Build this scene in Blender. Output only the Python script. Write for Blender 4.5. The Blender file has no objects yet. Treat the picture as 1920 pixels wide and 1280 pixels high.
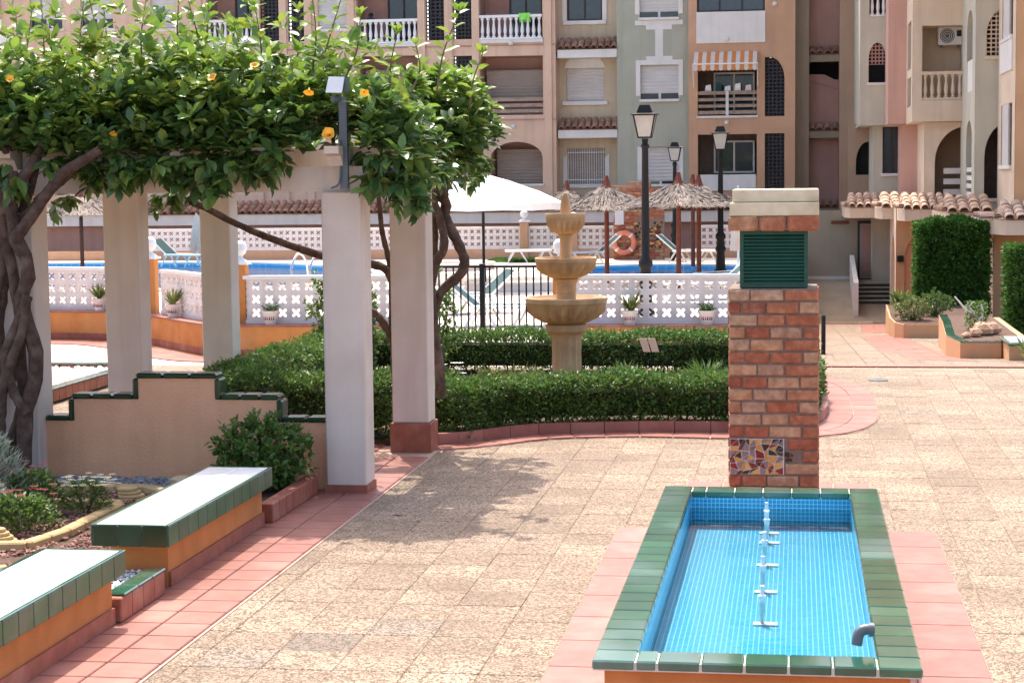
import bpy, math, random
import numpy as np
from mathutils import Vector, Matrix
random.seed(11); rng = np.random.default_rng(5)
R = math.radians
scene = bpy.context.scene
COL = scene.collection

# ---------------------------------------------------------------- camera, sky, sun, exposure
CAM = Vector((0, 0, 2.65)); FPX = 3550.0
CROT = Matrix.Rotation(R(8.6), 3, 'Z') @ Matrix.Rotation(R(90 - 5.02), 3, 'X') @ Matrix.Rotation(R(-0.65), 3, 'Z')
cd = bpy.data.cameras.new('camera'); cam = bpy.data.objects.new('camera', cd); COL.objects.link(cam)
cam.matrix_world = Matrix.Translation(CAM) @ CROT.to_4x4()
cd.sensor_width = 36.0; cd.lens = FPX / 1920 * 36; cd.clip_end = 2000; cd.clip_start = 0.1
scene.camera = cam
SUN_DIR = Vector((-0.20, 0.52, 1.0)).normalized()          # towards the sun
w = bpy.data.worlds.new('World'); scene.world = w; w.use_nodes = True
nt = w.node_tree; nt.nodes.clear()
sky = nt.nodes.new('ShaderNodeTexSky'); sky.sky_type = 'NISHITA'; sky.sun_disc = False
sky.sun_elevation = math.asin(SUN_DIR.z); sky.sun_rotation = math.atan2(SUN_DIR.x, SUN_DIR.y)
sky.air_density = 0.8; sky.dust_density = 4.0; sky.ozone_density = 0.3
bg = nt.nodes.new('ShaderNodeBackground'); bg.inputs[1].default_value = 0.15
wo = nt.nodes.new('ShaderNodeOutputWorld')
nt.links.new(sky.outputs[0], bg.inputs[0]); nt.links.new(bg.outputs[0], wo.inputs[0])
sl = bpy.data.lights.new('sun', 'SUN'); so = bpy.data.objects.new('sun', sl); COL.objects.link(so)
sl.energy = 2.1; sl.angle = R(0.53); sl.color = (1.0, 0.93, 0.83)
so.rotation_euler = SUN_DIR.to_track_quat('Z', 'Y').to_euler(); so.location = (0, 0, 60)
scene.view_settings.view_transform = 'Standard'; scene.view_settings.look = 'None'
scene.view_settings.exposure = 1.6; scene.view_settings.gamma = 1.0
scene.view_settings.use_curve_mapping = False
scene.render.engine = 'CYCLES'
scene.cycles.max_bounces = 7; scene.cycles.diffuse_bounces = 4; scene.cycles.transparent_max_bounces = 8
scene.cycles.caustics_reflective = False; scene.cycles.caustics_refractive = False

def at(x, y, X=None, Y=None, Z=None):
    """point of the place seen at picture position (x, y) of the 1920 x 1280 frame, on a known plane"""
    d = CROT @ Vector(((x - 960) / FPX, -(y - 640) / FPX, -1.0))
    if Z is not None: t = (Z - CAM.z) / d.z
    elif Y is not None: t = (Y - CAM.y) / d.y
    else: t = (X - CAM.x) / d.x
    return CAM + d * t
def seen(p):
    q = CROT.transposed() @ (Vector(p) - CAM)
    return (960 + FPX * q.x / -q.z, 640 - FPX * q.y / -q.z, -q.z)

# ---------------------------------------------------------------- materials
MATS = {}
def mat(name, c1, c2=None, rough=.75, scale=6., bump=0., bscale=60., rnd=0., rndc=None, spec=.4, mix=(.35, .65), det=4., metal=0., c3=None, s3=1.2, coat=0., trans=0., streak=0.):
    if name in MATS: return MATS[name]
    m = bpy.data.materials.new(name); m.use_nodes = True; MATS[name] = m
    n = m.node_tree.nodes; l = m.node_tree.links; b = n['Principled BSDF']
    geo = n.new('ShaderNodeNewGeometry'); oi = n.new('ShaderNodeObjectInfo')
    def C(c): return (*c, 1)
    if c2 is None: c2 = tuple(x * .82 for x in c1)
    nz = n.new('ShaderNodeTexNoise'); nz.inputs['Scale'].default_value = scale; nz.inputs['Detail'].default_value = det
    l.new(geo.outputs['Position'], nz.inputs['Vector'])
    rp = n.new('ShaderNodeValToRGB'); rp.color_ramp.elements[0].position = mix[0]; rp.color_ramp.elements[1].position = mix[1]
    rp.color_ramp.elements[0].color = C(c1); rp.color_ramp.elements[1].color = C(c2)
    l.new(nz.outputs[0], rp.inputs[0]); col = rp.outputs[0]
    if c3 is not None:
        n3 = n.new('ShaderNodeTexNoise'); n3.inputs['Scale'].default_value = s3; n3.inputs['Detail'].default_value = 6
        l.new(geo.outputs['Position'], n3.inputs['Vector'])
        r3 = n.new('ShaderNodeMapRange'); r3.inputs[1].default_value = .5; r3.inputs[2].default_value = .72
        l.new(n3.outputs[0], r3.inputs[0])
        mx = n.new('ShaderNodeMix'); mx.data_type = 'RGBA'; l.new(r3.outputs[0], mx.inputs[0]); l.new(col, mx.inputs[6]); mx.inputs[7].default_value = C(c3)
        col = mx.outputs[2]
    if streak:
        mp = n.new('ShaderNodeMapping'); mp.inputs['Scale'].default_value = (3.0, 3.0, .22); l.new(geo.outputs['Position'], mp.inputs[0])
        n4 = n.new('ShaderNodeTexNoise'); n4.inputs['Scale'].default_value = 1.6; n4.inputs['Detail'].default_value = 5; l.new(mp.outputs[0], n4.inputs['Vector'])
        r4 = n.new('ShaderNodeMapRange'); r4.inputs[1].default_value = .48; r4.inputs[2].default_value = .75; r4.inputs[4].default_value = streak
        l.new(n4.outputs[0], r4.inputs[0])
        mx = n.new('ShaderNodeMix'); mx.data_type = 'RGBA'; l.new(r4.outputs[0], mx.inputs[0]); l.new(col, mx.inputs[6]); mx.inputs[7].default_value = C(tuple(x * .45 for x in c1))
        col = mx.outputs[2]
    if rnd or rndc:
        ad = n.new('ShaderNodeMath'); ad.operation = 'ADD'; l.new(oi.outputs['Random'], ad.inputs[0]); l.new(geo.outputs['Random Per Island'], ad.inputs[1])
        fr = n.new('ShaderNodeMath'); fr.operation = 'FRACT'; l.new(ad.outputs[0], fr.inputs[0])
        if rndc:
            rr = n.new('ShaderNodeValToRGB'); e = rr.color_ramp.elements
            while len(e) < len(rndc): e.new(.5)
            for i, (p, c) in enumerate(rndc): e[i].position = p; e[i].color = C(c)
            l.new(fr.outputs[0], rr.inputs[0])
            mx = n.new('ShaderNodeMix'); mx.data_type = 'RGBA'; mx.blend_type = 'MULTIPLY'; mx.inputs[0].default_value = 1
            l.new(col, mx.inputs[6]); l.new(rr.outputs[0], mx.inputs[7]); col = mx.outputs[2]
        if rnd:
            mr = n.new('ShaderNodeMapRange'); mr.inputs[3].default_value = 1 - rnd; mr.inputs[4].default_value = 1 + rnd
            m7 = n.new('ShaderNodeMath'); m7.operation = 'MULTIPLY'; m7.inputs[1].default_value = 7.31; l.new(fr.outputs[0], m7.inputs[0])
            f2 = n.new('ShaderNodeMath'); f2.operation = 'FRACT'; l.new(m7.outputs[0], f2.inputs[0]); l.new(f2.outputs[0], mr.inputs[0])
            hs = n.new('ShaderNodeHueSaturation'); l.new(mr.outputs[0], hs.inputs['Value']); l.new(col, hs.inputs['Color']); col = hs.outputs[0]
    l.new(col, b.inputs['Base Color'])
    b.inputs['Roughness'].default_value = rough; b.inputs['Specular IOR Level'].default_value = spec; b.inputs['Metallic'].default_value = metal
    if coat: b.inputs['Coat Weight'].default_value = coat; b.inputs['Coat Roughness'].default_value = .08
    if bump:
        bn = n.new('ShaderNodeTexNoise'); bn.inputs['Scale'].default_value = bscale; bn.inputs['Detail'].default_value = 5; bn.inputs['Roughness'].default_value = .65
        l.new(geo.outputs['Position'], bn.inputs['Vector'])
        bp = n.new('ShaderNodeBump'); bp.inputs['Strength'].default_value = bump; bp.inputs['Distance'].default_value = .02
        l.new(bn.outputs[0], bp.inputs['Height']); l.new(bp.outputs[0], b.inputs['Normal'])
    if trans:
        o = n['Material Output']; t = n.new('ShaderNodeBsdfTranslucent'); l.new(col, t.inputs[0]); ms = n.new('ShaderNodeMixShader'); ms.inputs[0].default_value = trans
        l.new(b.outputs[0], ms.inputs[1]); l.new(t.outputs[0], ms.inputs[2]); l.new(ms.outputs[0], o.inputs[0])
    return m

def paving_mat(name, ca, cb, cl):
    """washed-relief cement slab: worm-shaped ridges of pale cement round brown furrows"""
    m = mat(name, ca, cb, rough=.85, scale=2.2, rnd=.17, c3=tuple(x * .72 for x in cb), s3=.7)
    n = m.node_tree.nodes; l = m.node_tree.links; b = n['Principled BSDF']; geo = n['Geometry']
    src = b.inputs['Base Color'].links[0].from_socket
    nz = n.new('ShaderNodeTexNoise'); nz.inputs['Scale'].default_value = 30; nz.inputs['Detail'].default_value = 1.0; nz.inputs['Distortion'].default_value = .5
    l.new(geo.outputs['Position'], nz.inputs['Vector'])
    s = n.new('ShaderNodeMath'); s.operation = 'SUBTRACT'; s.inputs[1].default_value = .5; l.new(nz.outputs[0], s.inputs[0])
    a = n.new('ShaderNodeMath'); a.operation = 'ABSOLUTE'; l.new(s.outputs[0], a.inputs[0])
    mr = n.new('ShaderNodeMapRange'); mr.inputs[1].default_value = .022; mr.inputs[2].default_value = .085; l.new(a.outputs[0], mr.inputs[0])
    mx = n.new('ShaderNodeMix'); mx.data_type = 'RGBA'; l.new(mr.outputs[0], mx.inputs[0]); mx.inputs[6].default_value = (*cl, 1); l.new(src, mx.inputs[7])
    l.new(mx.outputs[2], b.inputs['Base Color'])
    bp = n.new('ShaderNodeBump'); bp.inputs['Strength'].default_value = .5; bp.inputs['Distance'].default_value = .01
    l.new(mr.outputs[0], bp.inputs['Height']); l.new(bp.outputs[0], b.inputs['Normal'])
    return m

M_PAVE = paving_mat('washed cement slab', (.36, .266, .19), (.30, .218, .152), (.125, .082, .052))
M_PAVEG = paving_mat('grey cement slab', (.29, .225, .17), (.25, .195, .148), (.10, .073, .052))
M_MORT = mat('mortar bed', (.33, .25, .18), (.28, .21, .15), rough=.95, scale=30)
M_TERRA = mat('terracotta tile', (.31, .118, .088), (.26, .094, .068), rough=.5, scale=9, rnd=.1, bump=.08, bscale=25, c3=(.37, .165, .128), s3=2.2)
M_TERRAD = mat('dark terracotta tile', (.34, .11, .065), (.26, .08, .05), rough=.5, scale=9, rnd=.1, bump=.08, c3=(.42, .2, .14), s3=3)
M_GROUT = mat('pink grout', (.50, .33, .26), (.44, .29, .22), rough=.9, scale=20)
M_GREEN = mat('green glazed tile', (.03, .12, .06), (.02, .085, .045), rough=.12, scale=5, rnd=.25, spec=.6, c3=(.13, .21, .19), s3=1.5, coat=.6)  # pale patches: sky sheen put into the colour, with some limescale
M_GREEND = mat('dark green glazed tile', (.012, .05, .022), (.008, .035, .018), rough=.18, scale=6, rnd=.25, spec=.5, bump=.05, bscale=14)
M_GREENB = mat('bench edge tile', (.04, .115, .05), (.03, .085, .04), rough=.3, scale=5, rnd=.2, spec=.35, c3=(.10, .14, .09), s3=3)
M_GRGROUT = mat('pale grout', (.60, .62, .52), (.5, .52, .42), rough=.9, scale=20)
M_WTILE = mat('white ceramic tile', (.82, .82, .82), (.78, .79, .80), rough=.18, scale=4, spec=.5)
M_ORANGE = mat('orange stucco', (.58, .235, .07), (.50, .195, .055), rough=.9, scale=4, bump=.25, bscale=70, c3=(.62, .30, .11), s3=1.1, streak=.25)
M_PEACH = mat('peach stucco', (.80, .42, .235), (.75, .385, .21), rough=.92, scale=3, bump=.5, bscale=45, streak=.22, c3=(.70, .36, .21), s3=1.3)
M_CREAM = mat('cream painted render', (.70, .60, .51), (.65, .55, .465), rough=.85, scale=3, bump=.2, bscale=70, streak=.28, c3=(.60, .50, .41), s3=1.4)
M_BRICK = mat('rustic brick', (1.15, 1.2, 1.2), (.72, .66, .62), rough=.9, scale=14, bump=.7, bscale=45, c3=(.78, .66, .58), s3=9,
    rndc=[(0, (.34, .10, .055)), (.25, (.42, .135, .07)), (.5, (.46, .19, .10)), (.68, (.54, .30, .17)), (.85, (.50, .31, .20)), (1, (.33, .115, .07))])
M_MORTB = mat('brick mortar', (.27, .20, .155), (.21, .15, .115), rough=.95, scale=40, bump=.3)
M_LOUV = mat('green louvre paint', (.012, .075, .045), (.010, .06, .036), rough=.4, scale=8)
M_STONE = mat('cast cap stone', (.80, .69, .48), (.72, .61, .41), rough=.8, scale=5, bump=.12, c3=(.45, .31, .17), s3=1.6, streak=.15)
M_FOUNT = mat('sandstone', (.57, .365, .195), (.47, .285, .145), rough=.85, scale=7, bump=.3, bscale=70, c3=(.64, .44, .24), s3=3.5, streak=.7)
M_WHITE = mat('white paint', (.80, .79, .77), (.75, .74, .72), rough=.6, scale=6, streak=.1)
M_LATT = mat('white cement block', (.76, .69, .65), (.70, .63, .59), rough=.8, scale=5, rnd=.04)
M_BLACK = mat('black iron', (.010, .010, .011), (.013, .013, .013), rough=.6, spec=.25, scale=20)
M_STEEL = mat('stainless steel', (.6, .6, .6), (.55, .55, .55), rough=.2, metal=1.)
M_PVC = mat('grey plastic pipe', (.12, .14, .16), (.10, .12, .14), rough=.35)
M_WPLAS = mat('white plastic', (.78, .78, .76), (.74, .74, .72), rough=.4)
M_TEAL = mat('green sling fabric', (.006, .055, .053), (.005, .045, .043), rough=.7, scale=10)
M_NAVY = mat('dark sling fabric', (.02, .03, .04), (.015, .025, .03), rough=.7)
M_WOOD = mat('brown post', (.20, .055, .03), (.15, .04, .02), rough=.7, scale=12)
M_THATCH = mat('dry thatch', (.30, .25, .21), (.21, .17, .145), rough=.95, scale=9, rnd=.3)
M_CANVAS = mat('white canvas', (.84, .83, .80), (.82, .81, .78), rough=.8, scale=4, trans=.25)
M_DECK = mat('pool deck paving', (.68, .58, .50), (.62, .52, .45), rough=.85, scale=2.5, c3=(.72, .64, .57), s3=.5)
M_COPE = mat('pool coping', (.78, .72, .64), (.72, .66, .58), rough=.7, scale=3)
M_GRAVEL = mat('grey gravel', (.31, .305, .31), (.25, .245, .25), rough=.9, rnd=.4)
M_CHIPS = mat('red stone chips', (.36, .19, .15), (.28, .13, .10), rough=.9, rnd=.45)
M_PEBBLE = mat('white pebble', (.80, .78, .76), (.72, .70, .68), rough=.8, rnd=.12)
M_SOIL = mat('garden soil', (.13, .075, .05), (.09, .05, .035), rough=1, scale=14, bump=.6, bscale=60)
M_YEDGE = mat('yellow concrete edging', (.52, .37, .17), (.45, .31, .14), rough=.85, scale=8, rnd=.08, bump=.15)
M_BARK = mat('vine bark', (.115, .072, .052), (.065, .04, .03), rough=.95, scale=16, bump=1.0, bscale=32, c3=(.18, .125, .095), s3=7)
M_TWIG = mat('green shoot', (.16, .13, .07), (.10, .085, .04), rough=.8)
def leafmat(name, cols, rough=.38, trans=.28, spec=.5):
    m = mat(name, (1, 1, 1), (.85, .88, .82), rough=rough, scale=5, rndc=[(i / (len(cols) - 1), c) for i, c in enumerate(cols)], spec=spec, trans=trans)
    return m
M_VINE = leafmat('vine leaf', [(.055, .12, .035), (.09, .18, .04), (.16, .26, .05), (.07, .15, .045), (.23, .31, .06), (.10, .19, .05), (.06, .13, .04)], rough=.3, trans=.32, spec=.6)
M_VINEY = leafmat('young vine leaf', [(.17, .29, .045), (.25, .37, .055), (.14, .26, .045), (.32, .37, .06), (.16, .28, .05)], rough=.35, trans=.4)
M_HEDGE = leafmat('hedge leaf', [(.06, .14, .035), (.09, .19, .04), (.14, .25, .05), (.07, .155, .035), (.19, .29, .06), (.06, .13, .035), (.18, .15, .055)], rough=.5, trans=.3, spec=.3)
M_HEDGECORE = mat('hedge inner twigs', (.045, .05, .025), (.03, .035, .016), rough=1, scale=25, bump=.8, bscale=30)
M_IVY = leafmat('ivy leaf', [(.045, .12, .025), (.07, .17, .03), (.10, .22, .04), (.06, .14, .028)], rough=.65, trans=.25, spec=.15)
M_GREY_LEAF = leafmat('silvery leaf', [(.22, .27, .21), (.28, .33, .27), (.18, .22, .17)], rough=.6, trans=.2)
M_FLEAF = leafmat('bedding leaf', [(.09, .17, .03), (.12, .21, .035), (.16, .23, .05), (.07, .14, .03)], rough=.5, trans=.3)
M_OLIVE = leafmat('olive green leaf', [(.16, .19, .05), (.20, .22, .06), (.12, .16, .045)], rough=.5, trans=.3)
M_PETW = mat('cream petal', (.80, .74, .52), (.75, .66, .42), rough=.7, trans=.2)
M_PETP = mat('pink petal', (.42, .05, .16), (.35, .04, .12), rough=.7, trans=.2)
M_PETR = mat('dark red petal', (.25, .02, .02), (.2, .015, .015), rough=.7, trans=.2)
M_PETY = mat('golden petal', (.78, .42, .05), (.72, .32, .03), rough=.6, trans=.25)
M_PETO = mat('orange throat', (.65, .16, .02), (.5, .1, .02), rough=.6)
M_ROOF = mat('clay roof tile', (.58, .41, .30), (.47, .30, .21), rough=.9, scale=10, rnd=.22, bump=.2, c3=(.62, .48, .37), s3=4)
M_ROOFD = mat('weathered roof tile', (.36, .19, .12), (.26, .13, .085), rough=.9, scale=8, rnd=.25, bump=.2, c3=(.44, .28, .2), s3=3)
# building renders
def stucco(n, c, st=.22): return mat(n, c, tuple(x * .9 for x in c), rough=.92, scale=1.3, bump=.12, bscale=30, streak=st)
M_FPINK = stucco('pink beige render', (.70, .48, .34), .3)
M_FBEIGE = stucco('sand beige render', (.60, .475, .325), .3)
M_FGREEN = stucco('sage green render', (.42, .415, .32), .2)
M_FORANGE = stucco('ochre render', (.58, .345, .21))
M_FGREY = stucco('grey beige render', (.33, .265, .19), .35)
M_FROSE = stucco('old rose render', (.46, .27, .215), .2)
M_FBROWN = stucco('tan render', (.42, .28, .185), .2)
M_RSAGE = stucco('pale sage render', (.54, .50, .39), .2)
M_RPINK = stucco('salmon render', (.62, .37, .29), .2)
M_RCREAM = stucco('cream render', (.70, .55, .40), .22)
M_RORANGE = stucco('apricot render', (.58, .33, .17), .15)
M_RDOOR = stucco('stone coloured render', (.40, .34, .24), .1)
M_TRIM = mat('white window trim', (.74, .70, .64), (.68, .64, .58), rough=.8, scale=2, streak=.15)
M_SHUT = mat('roller shutter', (.62, .58, .54), (.56, .52, .48), rough=.6, scale=2)
M_SHUTB = mat('brown roller shutter', (.36, .30, .25), (.32, .26, .21), rough=.6, scale=2)
M_GLASS = mat('window glass', (.03, .04, .055), (.02, .03, .04), rough=.06, spec=.8)
M_FRAME = mat('dark window frame', (.035, .025, .02), (.03, .02, .018), rough=.5)
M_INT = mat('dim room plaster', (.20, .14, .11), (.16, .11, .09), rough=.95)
M_SCREEN = mat('dark lattice screen', (.03, .03, .035), (.025, .025, .03), rough=.6)
M_PLANKW = mat('weathered rail', (.38, .28, .21), (.28, .2, .15), rough=.8, scale=10)
M_GAR = mat('painted metal door', (.36, .30, .28), (.32, .27, .25), rough=.5)
M_STEP = mat('dark stair tile', (.03, .05, .045), (.02, .035, .03), rough=.5)
M_BUOY = mat('faded orange buoy', (.75, .27, .18), (.68, .22, .14), rough=.6)
M_ROCK = mat('tan rock', (.52, .32, .2), (.42, .25, .15), rough=.9, scale=6, bump=.4, bscale=20)
M_GROUND = mat('dusty earth', (.32, .26, .19), (.26, .2, .15), rough=1, scale=.6)
M_AWN_O = mat('orange awning stripe', (.74, .27, .08), (.68, .24, .07), rough=.8, trans=.2)
M_AWN_W = mat('cream awning stripe', (.76, .70, .60), (.7, .64, .55), rough=.8, trans=.2)
M_LIME = mat('lime towel', (.25, .75, .12), (.22, .66, .1), rough=.9)
M_SKIN = mat('skin', (.38, .2, .13), (.34, .17, .11), rough=.6)
M_HAIR = mat('dark hair', (.02, .014, .01), (.015, .01, .008), rough=.6)
M_CLOTH = mat('dark shirt', (.05, .06, .09), (.04, .05, .08), rough=.9)
M_LAMPG = mat('lamp glass', (.62, .60, .54), (.55, .52, .46), rough=.25, trans=.3)
M_LENS = mat('lamp lens', (.8, .8, .78), (.75, .75, .73), rough=.2)
M_PAPER = mat('notice panel', (.66, .64, .66), (.6, .58, .6), rough=.5)
M_SIGNB = mat('brown sign board', (.55, .36, .24), (.5, .32, .2), rough=.6)
M_LAWN = leafmat('lawn blade', [(.06, .16, .02), (.09, .2, .03), (.05, .13, .02)], rough=.6)

def pool_tile(name, c1, c2, grout, tile):
    m = bpy.data.materials.new(name); m.use_nodes = True
    n = m.node_tree.nodes; l = m.node_tree.links; b = n['Principled BSDF']
    geo = n.new('ShaderNodeNewGeometry')
    # every face takes the two in-plane world axes: (x,y) on floors, (x,z) and (y,z) on walls
    sep = n.new('ShaderNodeSeparateXYZ'); l.new(geo.outputs['Position'], sep.inputs[0])
    sn = n.new('ShaderNodeSeparateXYZ'); l.new(geo.outputs['Normal'], sn.inputs[0])
    facs = []
    for ax in range(3):
        mo = n.new('ShaderNodeMath'); mo.operation = 'PINGPONG'; mo.inputs[1].default_value = tile / 2; l.new(sep.outputs[ax], mo.inputs[0])
        lt = n.new('ShaderNodeMath'); lt.operation = 'LESS_THAN'; lt.inputs[1].default_value = tile * .075; l.new(mo.outputs[0], lt.inputs[0])
        ab = n.new('ShaderNodeMath'); ab.operation = 'ABSOLUTE'; l.new(sn.outputs[ax], ab.inputs[0])
        ls = n.new('ShaderNodeMath'); ls.operation = 'LESS_THAN'; ls.inputs[1].default_value = .5; l.new(ab.outputs[0], ls.inputs[0])
        mu = n.new('ShaderNodeMath'); mu.operation = 'MULTIPLY'; l.new(lt.outputs[0], mu.inputs[0]); l.new(ls.outputs[0], mu.inputs[1]); facs.append(mu)
    mx1 = n.new('ShaderNodeMath'); mx1.operation = 'MAXIMUM'; l.new(facs[0].outputs[0], mx1.inputs[0]); l.new(facs[1].outputs[0], mx1.inputs[1])
    mx2 = n.new('ShaderNodeMath'); mx2.operation = 'MAXIMUM'; l.new(mx1.outputs[0], mx2.inputs[0]); l.new(facs[2].outputs[0], mx2.inputs[1])
    # a different blue for every little tile
    sc = n.new('ShaderNodeVectorMath'); sc.operation = 'SCALE'; sc.inputs[3].default_value = 1 / tile; l.new(geo.outputs['Position'], sc.inputs[0])
    fl = n.new('ShaderNodeVectorMath'); fl.operation = 'FLOOR'; l.new(sc.outputs[0], fl.inputs[0])
    wn = n.new('ShaderNodeTexWhiteNoise'); l.new(fl.outputs[0], wn.inputs['Vector'])
    mc = n.new('ShaderNodeMix'); mc.data_type = 'RGBA'; l.new(wn.outputs[0], mc.inputs[0]); mc.inputs[6].default_value = (*c1, 1); mc.inputs[7].default_value = (*c2, 1)
    mg = n.new('ShaderNodeMix'); mg.data_type = 'RGBA'; l.new(mx2.outputs[0], mg.inputs[0]); l.new(mc.outputs[2], mg.inputs[6]); mg.inputs[7].default_value = (*grout, 1)
    l.new(mg.outputs[2], b.inputs['Base Color']); b.inputs['Roughness'].default_value = .3
    return m
M_MOSAIC = pool_tile('blue glass mosaic', (.006, .245, .46), (.012, .30, .53), (.33, .68, .76), .028)
M_POOLT = pool_tile('swimming pool mosaic', (.05, .36, .68), (.07, .42, .74), (.3, .55, .75), .25)
def water_mat(name, col, bstr, bsc):
    m = bpy.data.materials.new(name); m.use_nodes = True
    n = m.node_tree.nodes; l = m.node_tree.links; o = n['Material Output']; n.remove(n['Principled BSDF'])
    tr = n.new('ShaderNodeBsdfTransparent'); tr.inputs[0].default_value = (*col, 1)
    gl = n.new('ShaderNodeBsdfGlossy'); gl.inputs['Roughness'].default_value = .03
    fr = n.new('ShaderNodeFresnel'); fr.inputs[0].default_value = 1.33
    geo = n.new('ShaderNodeNewGeometry'); nz = n.new('ShaderNodeTexNoise'); nz.inputs['Scale'].default_value = bsc; nz.inputs['Detail'].default_value = 3
    l.new(geo.outputs['Position'], nz.inputs['Vector'])
    bp = n.new('ShaderNodeBump'); bp.inputs['Strength'].default_value = bstr; bp.inputs['Distance'].default_value = .03; l.new(nz.outputs[0], bp.inputs['Height'])
    l.new(bp.outputs[0], gl.inputs['Normal']); l.new(bp.outputs[0], fr.inputs['Normal'])
    ms = n.new('ShaderNodeMixShader'); l.new(fr.outputs[0], ms.inputs[0]); l.new(tr.outputs[0], ms.inputs[1]); l.new(gl.outputs[0], ms.inputs[2]); l.new(ms.outputs[0], o.inputs[0])
    return m
M_WATER = water_mat('fountain water', (.80, .95, .97), .05, 4)
M_PWATER = water_mat('swimming pool water', (.72, .92, .97), .5, 4)

# ---------------------------------------------------------------- mesh helpers
WORG = {}
def tag(o, label=None, cat=None, group=None, kind=None):
    if label: o['label'] = label
    if cat: o['category'] = cat
    if group: o['group'] = group
    if kind: o['kind'] = kind
    return o
def thing(name, label, cat, loc=(0, 0, 0), group=None):
    o = bpy.data.objects.new(name, None); COL.objects.link(o); o.location = loc; o.empty_display_size = .2
    WORG[o] = Vector(loc); return tag(o, label, cat, group)
def link(name, mesh, parent, loc=None, rotz=0, scale=None, rot=None):
    """one object per piece; alike pieces share the mesh. loc is a world point"""
    o = bpy.data.objects.new(name, mesh); COL.objects.link(o)
    l = Vector(loc) if loc is not None else (WORG[parent] if parent else Vector())
    if parent: o.parent = parent; o.location = l - WORG[parent]
    else: o.location = l
    if rot is not None: o.rotation_euler = rot
    elif rotz: o.rotation_euler = (0, 0, rotz)
    if scale is not None: o.scale = scale if hasattr(scale, '__len__') else (scale,) * 3
    WORG[o] = l; return o
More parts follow.
